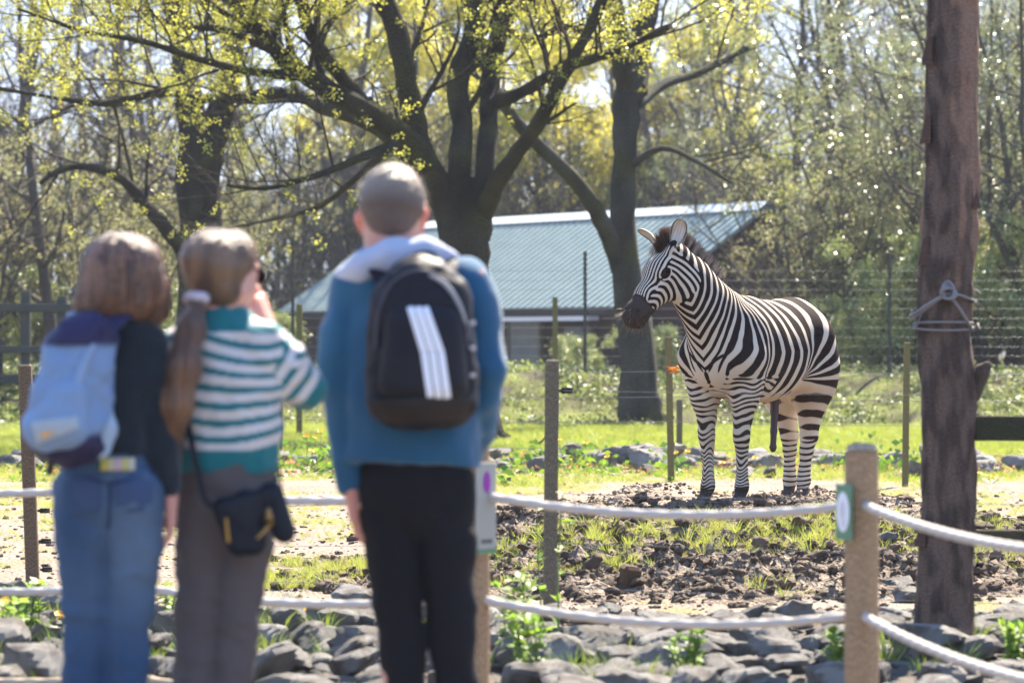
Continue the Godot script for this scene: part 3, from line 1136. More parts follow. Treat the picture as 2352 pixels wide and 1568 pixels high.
# ---------------------------------------------------------------- hut, fences, ropes
func make_hut() -> void:
	var e0 := Vector3(2.80, 2.1, -87.1)      # right end of the near eave
	var along := Vector3(-0.48, 0, -0.877)      # towards the far end
	var back := Vector3(0.877, 0, -0.48)      # up the slope
	var length := 19.0
	var run := 3.57
	var rise := 2.36
	var t := thing("hut", "dark boarded animal hut with a grey green corrugated roof, behind the boy and zebra", "hut", Vector3(e0.x, 0, e0.z))
	for slope in 2:
		var m := MB.new()
		m.col = Color(0.20, 0.26, 0.25)
		var o := e0 if slope == 0 else e0 + back * run * 2.0
		var dir := back if slope == 0 else -back
		var nn := (Vector3.UP * run - dir * rise).normalized()
		var count := 19 * 3
		for i in count:      # trapezoid ribs
			for seg: Array in [[0.0, 0.0, 0.62, 0.0], [0.62, 0.0, 0.72, 0.032], [0.72, 0.032, 0.9, 0.032], [0.9, 0.032, 1.0, 0.0]]:
				var a: Vector3 = o + along * (length * (i + seg[0]) / count) + nn * seg[1]
				var b: Vector3 = o + along * (length * (i + seg[2]) / count) + nn * seg[3]
				var up := dir * run + Vector3.UP * rise
				m.quad(a, b, b + up, a + up, nn)
		m.hexa([o - nn * 0.08, o - nn * 0.08 + along * length, o - nn * 0.01 + along * length, o - nn * 0.01, o - nn * 0.08 + dir * run + Vector3.UP * rise, o - nn * 0.08 + along * length + dir * run + Vector3.UP * rise, o - nn * 0.01 + along * length + dir * run + Vector3.UP * rise, o - nn * 0.01 + dir * run + Vector3.UP * rise])
		part("roof", m, mats.roof, t)
	var ridge := e0 + back * run + Vector3.UP * rise
	var cap := MB.new()
	cap.col = Color(0.5, 0.55, 0.56)
	for s in [-1.0, 1.0]:
		var dn: Vector3 = (back * run * s - Vector3.UP * rise).normalized() * 0.34
		var u := Vector3.UP * 0.06
		cap.hexa([ridge + u, ridge + u + dn, ridge + u + dn + Vector3.UP * 0.02, ridge + u + Vector3.UP * 0.025, ridge + u + along * length, ridge + u + dn + along * length, ridge + u + dn + along * length + Vector3.UP * 0.02, ridge + u + along * length + Vector3.UP * 0.025])
	part("ridge_cap", cap, mats.roof, t)
	# boarded wall under the near eave, board by board in one skin
	var w := MB.new()
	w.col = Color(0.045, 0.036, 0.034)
	var wall0 := e0 + back * 0.45
	var facing := -back
	for i in 14:
		var y0 := 0.0 + i * 0.145
		w.hexa([Vector3(wall0.x, y0, wall0.z), Vector3(wall0.x, y0, wall0.z) + along * length, Vector3(wall0.x, y0 + 0.14, wall0.z) + along * length + back * 0.02, Vector3(wall0.x, y0 + 0.14, wall0.z) + back * 0.02, Vector3(wall0.x, y0, wall0.z) + back * 0.06, Vector3(wall0.x, y0, wall0.z) + along * length + back * 0.06, Vector3(wall0.x, y0 + 0.14, wall0.z) + along * length + back * 0.06, Vector3(wall0.x, y0 + 0.14, wall0.z) + back * 0.06])
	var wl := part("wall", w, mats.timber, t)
	wl.set_meta("kind", "stuff")
	for s in [0.15, length - 0.15]:      # gables
		var g := MB.new()
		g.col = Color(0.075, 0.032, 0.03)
		var a: Vector3 = Vector3(e0.x, 0, e0.z) + along * s + back * 0.45
		var b: Vector3 = Vector3(e0.x, 0, e0.z) + along * s + back * (run * 2.0 - 0.45)
		var top: Vector3 = ridge + along * s - Vector3.UP * 0.12
		var up := Vector3.UP * 2.3
		var th: Vector3 = along * 0.08
		g.hexa([a, b, b + up, a + up, a + th, b + th, b + up + th, a + up + th])
		g.hexa([a + up + Vector3.UP * 0.003, b + up + Vector3.UP * 0.003, top, top - Vector3.UP * 0.01, a + up + th + Vector3.UP * 0.003, b + up + th + Vector3.UP * 0.003, top + th, top + th - Vector3.UP * 0.01])
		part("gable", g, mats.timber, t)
	var rear := MB.new()
	rear.col = w.col
	var r0 := Vector3(e0.x, 1.1, e0.z) + back * (run * 2.0 - 0.5)
	rear.bar(r0 + along * 0.3, r0 + along * (length - 0.3), 0.06, 2.2)
	part("rear_wall", rear, mats.timber, t)
	var f := MB.new()
	f.col = Color(0.05, 0.05, 0.05)
	f.bar(e0 - Vector3.UP * 0.11 - back * 0.02, e0 - Vector3.UP * 0.11 - back * 0.02 + along * length, 0.05, 0.16)
	part("fascia", f, mats.timber, t)
	var beam := MB.new()
	beam.col = Color(0.72, 0.74, 0.78)
	beam.bar(e0 - Vector3.UP * 0.27 - back * 0.42 + along * 1.2, e0 - Vector3.UP * 0.27 - back * 0.42 + along * 7.0, 0.3, 0.10)
	part("canopy_rail", beam, mats.metal, t)
	var mid := Vector3(wall0.x, 0, wall0.z)
	var door := MB.new()
	door.col = Color(0.15, 0.17, 0.165)
	door.bar(mid + along * 5.2 + Vector3.UP * 0.95 + facing * 0.05, mid + along * 6.6 + Vector3.UP * 0.95 + facing * 0.05, 0.06, 1.7)
	var door_part := part("door", door, mats.roof, t)
	for s in [5.12, 6.68]:
		var frame := MB.new()
		frame.col = Color(0.22, 0.22, 0.15)
		frame.bar(mid + along * s + facing * 0.06, mid + along * s + Vector3.UP * 1.85 + facing * 0.06, 0.09, 0.12, along)
		part("door_frame", frame, mats.timber, t)
	var wf := MB.new()
	wf.col = Color(0.12, 0.13, 0.14)
	wf.bar(mid + along * 2.6 + Vector3.UP * 1.2 + facing * 0.04, mid + along * 4.0 + Vector3.UP * 1.2 + facing * 0.04, 0.05, 0.9)
	var win := part("window", wf, mats.timber, t)
	var pane := MB.new()
	pane.col = Color(0.06, 0.08, 0.1)
	pane.bar(mid + along * 2.7 + Vector3.UP * 1.2 + facing * 0.08, mid + along * 3.9 + Vector3.UP * 1.2 + facing * 0.08, 0.02, 0.78)
	obj("pane", pane.mesh(-t.position), mats.gloss, win)

func round_post(m: MB, foot: Vector3, top: Vector3, r: float, chamfer := 0.012) -> void:
	var pts := [foot]
	var rad := [r]
	for i in range(1, 9):
		pts.append(foot.lerp(top, i / 8.0 * 0.985))
		rad.append(r * (1.0 + 0.02 * sin(i * 2.3)))
	pts.append(top)
	rad.append(r - chamfer)
	m.tube(pts, rad, 18)

func rope_mesh(m: MB, a: Vector3, b: Vector3, sag: float, r: float) -> void:      # three laid strands
	var length := a.distance_to(b)
	var n := int(length / 0.014)
	var dir := (b - a).normalized()
	var side := dir.cross(Vector3.UP).normalized()
	var rows := []
	for i in n + 1:
		var t := float(i) / n
		var o := a.lerp(b, t) - Vector3.UP * sag * 4.0 * t * (1.0 - t)
		var up := side.cross(dir)
		var ring := []
		for k in 12:
			var f := TAU * k / 12
			var q := r * (0.86 + 0.2 * absf(cos(1.5 * (f - t * length / (r * 3.0)))))
			ring.append(o + (side * cos(f) + up * sin(f)) * q)
		rows.append(ring)
	m.grid(rows)

func make_ropes() -> void:
	var r_top := at(1980, 1048, 11.8)
	var r_foot := Vector3(r_top.x, -0.05, r_top.z)
	var m_foot := Vector3((1088 - 1176.0) * 12.6 / FOCAL, -0.05, -12.6)
	var l_foot := Vector3((300 - 1176.0) * 13.2 / FOCAL, -0.05, -13.2)
	var ll_foot := Vector3((-420 - 1176.0) * 13.9 / FOCAL, -0.05, -13.9)
	var rr_foot := Vector3((2700 - 1176.0) * 9.0 / FOCAL, -0.05, -9.0)
	var feet := [ll_foot, l_foot, m_foot, r_foot, rr_foot]
	var said := ["outermost rope post beyond the left edge", "pale rope post hidden behind the woman with the blue rucksack", "pale rope post with a grey notice, by the boy's right leg", "round pale rope post with a green notice, in front of the bark pole", "rope post beyond the right edge"]
	for i in [1, 2, 3]:
		var f: Vector3 = feet[i]
		var t := thing("rope_post", said[i], "post", f, "round timber posts of the rope fence")
		var m := MB.new()
		m.col = Color(0.58, 0.39, 0.235)
		round_post(m, f, Vector3(f.x, 0.965, f.z), 0.0525, 0.01)
		part("shaft", m, mats.post, t)
		var c := MB.new()
		c.col = Color(0.62, 0.57, 0.5)
		c.tube([Vector3(f.x, 0.967, f.z), Vector3(f.x, 0.982, f.z), Vector3(f.x, 0.99, f.z)], [0.05, 0.044, 0.02], 18)
		part("end_grain", c, mats.post, t)
		if i == 2:      # tall notice: pale sheet, a violet blot and two lines of print
			var face := Vector3(0.80, 0, 0.60).normalized()
			var side := Vector3(-0.60, 0, 0.80).normalized()
			var o := Vector3(f.x, 0.755, f.z) + face * 0.064 + side * 0.018
			var s := MB.new()
			s.col = Color(0.42, 0.42, 0.38)
			s.bar(o - Vector3.UP * 0.15, o + Vector3.UP * 0.15, 0.105, 0.006, face, 0.001)
			var sg := part("notice", s, mats.nylon, t)
			var bl := MB.new()
			bl.col = Color(0.27, 0.04, 0.3)
			bl.ball(o + face * 0.0045 + Vector3.UP * 0.085, Basis(side * 0.02, Vector3.UP * 0.036, face * 0.0012))
			obj("violet_mark", bl.mesh(-t.position), mats.plain, sg)
			var pr := MB.new()
			pr.col = Color(0.05, 0.07, 0.06)
			for k in 3:
				pr.box(Transform3D(Basis(side, Vector3.UP, face), o + face * 0.0042 - Vector3.UP * 0.108 + side * (k - 1) * 0.02), Vector3(0.013, 0.014, 0.001))
			obj("printed_letters", pr.mesh(-t.position), mats.plain, sg)
			var gb := MB.new()
			gb.col = Color(0.12, 0.22, 0.12)
			gb.box(Transform3D(Basis(side, Vector3.UP, face), o + face * 0.0042 - Vector3.UP * 0.14), Vector3(0.1, 0.016, 0.0012))
			obj("green_border", gb.mesh(-t.position), mats.plain, sg)
		if i == 3:
			var face := Vector3(-0.94, 0, 0.34).normalized()
			var side := Vector3(0.34, 0, 0.94).normalized()
			var o := Vector3(f.x, 0.777, f.z) + face * 0.06
			var s := MB.new()
			s.col = Color(0.14, 0.28, 0.17)
			s.bar(o - Vector3.UP * 0.086, o + Vector3.UP * 0.086, 0.11, 0.006, face, 0.001)
			var sg := part("notice", s, mats.nylon, t)
			var bl := MB.new()
			bl.col = Color(0.7, 0.7, 0.72)
			bl.ball(o + face * 0.004, Basis(side * 0.047, Vector3.UP * 0.062, face * 0.0015), 20)
			var disc := obj("white_disc", bl.mesh(-t.position), mats.plain, sg)
			var hd := MB.new()
			hd.col = Color(0.52, 0.52, 0.55)
			hd.ball(o + face * 0.0055 + Vector3.UP * 0.008, Basis(side * 0.02, Vector3.UP * 0.028, face * 0.001))
			hd.ball(o + face * 0.0055 - Vector3.UP * 0.03 + side * 0.006, Basis(side * 0.012, Vector3.UP * 0.018, face * 0.001))
			obj("grey_emblem", hd.mesh(-t.position), mats.plain, sg)
	var where := ["left of the women", "between the women and the notice post", "from the notice post to the right-hand post", "swinging right towards the viewer"]
	var level := ["top", "middle", "lowest"]
	for h in 3:
		for i in 4:
			var y: float = [0.80, 0.46, 0.15][h]
			var m := MB.new()
			m.col = Color(0.58, 0.53, 0.48) if h < 2 else Color(0.52, 0.41, 0.30)
			rope_mesh(m, Vector3(feet[i].x, y, feet[i].z), Vector3(feet[i + 1].x, y, feet[i + 1].z), [0.035, 0.035, 0.05, 0.05][i] + h * 0.006, 0.0145)
			single("rope", m, mats.rope, "%s thick pale rope of the fence, %s" % [level[h], where[i]], "rope", "ropes of the visitor fence", feet[i])

func thin_post(called: String, foot: Vector3, tall: float, w: float, col: Color, label: String, group: String, knobs: Array, side := 1.0, tilt := 0.0) -> void:
	var t := thing(called, label, "post", foot, group)
	var m := MB.new()
	m.col = col
	var top := foot + Vector3(tilt, tall, 0)
	m.bar(foot - Vector3.UP * 0.2, top, w, w, Vector3.BACK, w * 0.14)
	part("shaft", m, mats.post, t)
	for h in knobs:
		var k := MB.new()
		k.col = Color(0.02, 0.02, 0.022)
		var o := foot + Vector3(tilt * h / tall + side * w * 0.5, h, 0.0)
		k.tube([o, o + Vector3(side * 0.03, 0, 0.0)], [0.007, 0.007], 8)
		k.tube([o + Vector3(side * 0.03, -0.013, 0), o + Vector3(side * 0.03, 0.013, 0)], [0.019, 0.019], 10)
		k.tube([o + Vector3(side * 0.05, -0.012, 0), o + Vector3(side * 0.05, 0.012, 0)], [0.015, 0.015], 10)
		part("insulator", k, mats.gloss, t)

func wire(a: Vector3, b: Vector3, sag: float, r: float, label: String, group: String) -> void:
	var m := MB.new()
	m.col = Color(0.18, 0.18, 0.19)
	var p := []
	var q := []
	for i in 13:
		var t := i / 12.0
		p.append(a.lerp(b, t) - Vector3.UP * sag * 4.0 * t * (1.0 - t))
		q.append(r)
	m.tube(p, q, 5)
	single("fence_wire", m, mats.metal, label, "wire", group, a)

func make_fences() -> void:
	# electric fence in front of the zebra
	var grey := Color(0.31, 0.25, 0.165)
	var f1 := Vector3((1262 - 1176.0) * 17.2 / FOCAL, 0, -17.2)
	var f0 := Vector3((78 - 1176.0) * 20.2 / FOCAL, 0, -20.2)
	var f2 := Vector3(3.4, 0, -15.6)
	thin_post("wire_fence_post", f1, 1.22, 0.062, grey, "square grey post with one black insulator, standing left of the mound", "near posts of the wire fence", [1.08], 1.0, 0.012)
	thin_post("wire_fence_post", f0, 1.18, 0.068, Color(0.24, 0.17, 0.11), "brown square post with three black insulators behind the woman with the blue rucksack", "near posts of the wire fence", [0.41, 0.25, 0.1], 1.0, -0.05)
	for k in 4:
		var h: float = [1.08, 0.62, 0.4, 0.2][k]
		var s: String = ["top", "second", "third", "lowest"][k]
		wire(f1 + Vector3(0.06, h, 0.03), f2 + Vector3(0, h, 0), 0.01, 0.0014, "%s thin wire running right from the grey post past the mound" % s, "near fence wires")
		if k > 0:
			wire(f0 + Vector3(0.06, [0.0, 0.41, 0.25, 0.1][k], 0.02), f1 + Vector3(-0.02, h, 0.03), 0.02, 0.0012, "%s thin wire between the two near square posts" % s, "near fence wires")
	# far side of the paddock
	var olive := Color(0.26, 0.23, 0.10)
	var spots := [[1543, 1102, 36.0, 1.36, 0.062, "yellowish square post in the far fence, beside the zebra's chest", -0.03], [2079, 1120, 34.2, 1.29, 0.055, "yellowish thin post in the far fence, between zebra and bark pole", 0.02], [1561, 1012, 45.0, 0.62, 0.07, "short grey post just behind the zebra's forelegs", 0.0], [687, 0, 52.0, 1.8, 0.08, "mossy green post between the women and the boy", 0.0], [1275, 0, 56.0, 1.95, 0.075, "tall green post in front of the hut door", 0.0], [643, 0, 44.0, 1.38, 0.055, "pale post at the striped woman's elbow", 0.0]]
	var prev := Vector3.ZERO
	for q in spots:
		var f := Vector3((q[0] - 1176.0) * q[2] / FOCAL, 0, -q[2])
		f.y = height(f.x, f.z)
		thin_post("paddock_post", f, q[3], q[4], olive if q[2] < 40.0 or q[2] > 50.0 else Color(0.25, 0.2, 0.15), q[5], "far posts of the paddock fence", [0.35, 0.6, 0.85] if q[2] < 38.0 else [], 0.3, q[6])
	var a := Vector3((1543 - 1176.0) * 36.0 / FOCAL, 0, -36.0)
	var b := Vector3((2079 - 1176.0) * 34.2 / FOCAL, 0, -34.2)
	for k in 4:
		var h: float = [1.02, 0.78, 0.55, 0.3][k]
		var s: String = ["top", "second", "third", "lowest"][k]
		wire(a + Vector3(0.02, h, 0.04), b + Vector3(0, h, 0.03), 0.01, 0.0025, "%s wire between the two yellowish far posts, passing behind the zebra" % s, "far fence wires")
		wire(a + Vector3(-4.6, h, -2.0), a + Vector3(-0.02, h, 0.04), 0.02, 0.0025, "%s far wire running left from the zebra's chest towards the boy" % s, "far fence wires")
		wire(b + Vector3(0.02, h, 0.03), b + Vector3(4.0, h, 0.5), 0.01, 0.0025, "%s far wire running right behind the bark pole" % s, "far fence wires")
	# orange twine on the far post
	rng.seed = 41
	var tw := MB.new()
	tw.col = Color(0.75, 0.25, 0.03)
	var o := at(1545, 848, 35.95)
	for k in 7:
		var p := [o + Vector3(0.03, rnd(-0.01, 0.01), 0.05)]
		for i in 5:
			p.append(p[-1] + Vector3(rnd(-0.05, 0.04), rnd(-0.02, 0.025), rnd(-0.01, 0.02)))
		tw.tube(p, [0.006, 0.006, 0.005, 0.005, 0.004, 0.003], 4)
	tw.tube([o + Vector3(-0.035, 0, 0.035), o + Vector3(0.035, 0.004, 0.035), o + Vector3(0.035, 0, -0.035), o + Vector3(-0.035, 0, -0.035), o + Vector3(-0.035, 0.004, 0.035)], [0.006, 0.006, 0.006, 0.006, 0.006], 5)
	single("twine", tw, mats.rope, "orange baler twine knotted round the far post by the zebra's chest", "twine", "", o)
	# tall wire fence along the bank
	for i in 5:
		var x: float = [-8.9, -3.6, 1.2, 6.2, 10.4][i]
		var f := Vector3(x, 0, -63.0)
		f.y = height(f.x, f.z) - 0.1
		thin_post("deer_fence_post", f, 2.1, 0.055, Color(0.1, 0.1, 0.08), "tall dark post of the bank fence, %s" % ["at the left edge", "behind the women", "behind the boy's elbow", "behind the zebra's rump", "at the right edge"][i], "posts of the tall wire fence", [])
	for k in 12:
		var y := 0.55 + k * 0.155
		wire(Vector3(-8.9, y + 0.2, -62.93), Vector3(11.5, y + 0.2, -62.93), 0.0, 0.0022, "dark strand %s of the tall fence along the bank" % ["nearest the earth", "just above the lowest", "third from the earth", "fourth from the earth", "fifth from the earth", "just below the middle", "just above the middle", "fifth from the top", "fourth from the top", "third from the top", "just below the topmost", "along the very top"][k], "strands of the tall wire fence")
	# plank fence at the far left
	var pf := thing("plank_fence", "weathered grey plank fence at the left edge, beyond the lawn", "fence", Vector3(-8.0, 0, -61))
	for q in [[-40, 0.5], [58, 0.5], [142, 0.42], [245, 0.3]]:
		var x: float = (q[0] - 1176.0) * 61.0 / FOCAL
		var y := height(x, -61.0)
		var m := MB.new()
		m.col = Color(0.11, 0.12, 0.12)
		m.bar(Vector3(x, y - 0.3, -61), Vector3(x, 1.6 + q[1], -61), 0.15, 0.12, Vector3.BACK, 0.01)
		part("post", m, mats.timber, pf)
	for q in [[704, 0.14], [800, 0.12], [868, 0.16]]:
		var m := MB.new()
		m.col = Color(0.11, 0.115, 0.115)
		var y: float = EYE - (q[0] - 784.0) * 61.0 / FOCAL
		m.bar(Vector3(-9.6, y, -60.9), Vector3(-5.6, y - 0.04, -60.9), 0.05, q[1], Vector3.UP, 0.008)
		part("rail", m, mats.timber, pf)
	for k in 9:
		var m := MB.new()
		m.col = Color(0.07, 0.08, 0.08)
		var x := -9.4 + k * 0.42
		m.bar(Vector3(x, height(x, -61.0) - 0.1, -60.97), Vector3(x, 1.35, -60.97), 0.10, 0.03, Vector3.BACK, 0.004)
		part("pale", m, mats.timber, pf)

func make_pole() -> void:
	rng.seed = 51
	var d := 16.0
	var t := thing("bark_pole", "thick upright log with flaking dark bark, right of the zebra", "pole", Vector3((2166 - 1176.0) * d / FOCAL, 0, -d))
	var m := MB.new()
	var rows := []
	var rowc := []
	var prof := [[1540, 2098, 2236], [1450, 2102, 2236], [1330, 2106, 2236], [1180, 2118, 2239], [1040, 2122, 2240], [930, 2120, 2245], [850, 2116, 2240], [760, 2110, 2228], [690, 2106, 2232], [600, 2112, 2240], [500, 2120, 2244], [380, 2126, 2246], [240, 2126, 2246], [120, 2130, 2248], [0, 2132, 2246], [-140, 2136, 2246], [-300, 2140, 2244]]
	for i in prof.size() - 1:
		for s in 22:
			var k := s / 22.0
			var py := lerpf(prof[i][0], prof[i + 1][0], k)
			var l := lerpf(prof[i][1], prof[i + 1][1], k)
			var r := lerpf(prof[i][2], prof[i + 1][2], k)
			var o := at((l + r) / 2.0, py, d)
			var rad := (r - l) / 2.0 * d / FOCAL
			var ring := []
			for j in 64:
				var f := TAU * j / 64
				var u := Vector3(cos(f), 0, sin(f))
				var q := fine.get_noise_3d(u.x * 12.0, o.y * 16.0, u.z * 12.0)
				var plate := fine.get_noise_3d(u.x * 16.0, o.y * 52.0, u.z * 16.0)
				var seam := absf(fine.get_noise_2d(f * 14.0, o.y * 2.0))
				ring.append(o + u * (rad * (1.0 + 0.05 * q) + 0.010 * (plate if plate > 0 else plate * 0.5) + 0.006 * fine.get_noise_3d(u.x * 60.0, o.y * 50.0, u.z * 60.0) - 0.005 * smoothstep(0.03, 0.0, seam)))
				var c := Color(0.20, 0.14, 0.108).lerp(Color(0.095, 0.068, 0.056), clampf(plate * 1.3 + 0.5 + 0.5 * fine.get_noise_3d(u.x * 50.0, o.y * 90.0, u.z * 50.0), 0.0, 1.0))
				var strip := broad.get_noise_2d(f * 9.0 + 30.0, o.y * 6.0)      # places where the bark has come off
				c = c.lerp(Color(0.42, 0.255, 0.18), smoothstep(0.08, 0.24, strip + plate * 0.2) * 0.75)
				c = c.lerp(Color(0.03, 0.024, 0.022), smoothstep(0.03, 0.0, seam) * 0.35)
				rowc.append(c)
			rows.append(ring)
	m.grid(rows)
	for i in rowc.size():
		m.c[i] = rowc[i]
	part("trunk", m, mats.clod, t)
	# knot on the right flank, and flakes of lifting bark
	var b := Body.new()
	b.bone(at(2236, 905, d), at(2255, 855, d - 0.02), 0.035, 0.032, 0.03)
	b.bone(at(2255, 855, d - 0.02), at(2270, 838, d - 0.05), 0.03, 0.018, 0.02)
	b.bone(at(2240, 960, d), at(2238, 1000, d), 0.03, 0.015, 0.03)
	b.wrinkle = 0.006
	b.noise = fine
	b.stretch = Vector3.ONE * 90.0
	var kn := b.skin(0.008)
	for i in kn.c.size():
		kn.c[i] = Color(0.14, 0.105, 0.085)
	part("knot", kn, mats.clod, t)
	for q in [[2124, 330, 1], [2120, 610, 1], [2242, 480, -1], [2112, 1255, 1], [2128, 150, 1]]:
		var f := MB.new()
		f.col = Color(0.13, 0.075, 0.055)
		var o := at(q[0], q[1], d - 0.04)
		f.hexa([o + Vector3(-0.012 * q[2], 0.0, 0), o + Vector3(0.022 * q[2], 0, 0.03), o + Vector3(0.02 * q[2], 0.0, 0.05), o + Vector3(-0.02 * q[2], 0, 0.01), o + Vector3(0.004 * q[2], 0.11, 0), o + Vector3(0.024 * q[2], 0.12, 0.03), o + Vector3(0.022 * q[2], 0.12, 0.04), o + Vector3(0.0, 0.11, 0.008)])
		part("bark_flake", f, mats.clod, t)
	# cord tied round it with a knot
	var c := MB.new()
	c.col = Color(0.27, 0.25, 0.25)
	var axis := at(2168, 700, d)
	var loop := func(y: float, r: float, dip: float, from: float, to: float) -> void:
		var p := []
		var q := []
		for i in 25:
			var f := lerpf(from, to, i / 24.0)
			p.append(Vector3(axis.x + r * cos(f), y + dip * sin(f), axis.z + r * sin(f)))
			q.append(0.005)
		c.tube(p, q, 7)
	loop.call(at(0, 752, d).y, 0.124, -0.012, 0.0, TAU)
	loop.call(at(0, 742, d).y, 0.122, 0.004, 0.0, TAU)
	var knot := at(2178, 672, d - 0.13)
	for s in [[2098, 722, 0.09], [2100, 730, 0.08], [2232, 752, 0.085], [2238, 690, 0.06]]:
		var e := at(s[0], s[1], d - s[2])
		c.tube([knot, knot.lerp(e, 0.5) + Vector3(0, 0.004, 0.02), e, e + Vector3(0, -0.004, -0.1)], [0.007, 0.0065, 0.006, 0.006], 7)
	for k in 5:
		var p := []
		var q := []
		for i in 17:
			var f := TAU * i / 16 + k
			p.append(knot + Vector3(cos(f) * (0.02 + k * 0.003) + 0.003 * sin(k * 2.0), 0.012 + sin(f) * (0.034 - k * 0.003) - k * 0.004, 0.012 * sin(f * 2.0 + k) + 0.004 * k))
			q.append(0.0065)
		c.tube(p, q, 7)
	for k in 5:
		var e := at([2240, 2242, 2236, 2096, 2100][k], [668, 690, 760, 715, 742][k], d - 0.06)
		c.tube([e, e + Vector3(rnd(-0.01, 0.03), rnd(-0.02, 0.04), 0.03), e + Vector3(rnd(-0.02, 0.03), rnd(-0.04, 0.05), 0.05)], [0.006, 0.005, 0.002], 5)
	single("tied_cord", c, mats.rope, "grey cord wound and knotted round the bark pole", "cord", "", axis)
	# two rails that run off to the right
	for k in 2:
		var y0: float = [983.0, 1232.0][k]
		var r := MB.new()
		r.col = [Color(0.075, 0.075, 0.04), Color(0.12, 0.1, 0.055)][k]
		r.bar(at(2238, y0, d - 0.02), at(2900, y0 + 2, d + 0.2), 0.04, [0.105, 0.058][k], Vector3.UP, 0.005)
		single("fence_rail", r, mats.timber, ["upper dark mossy rail running right from the bark pole", "lower thin mossy rail running right from the bark pole"][k], "rail", "", at(2238, y0, d))

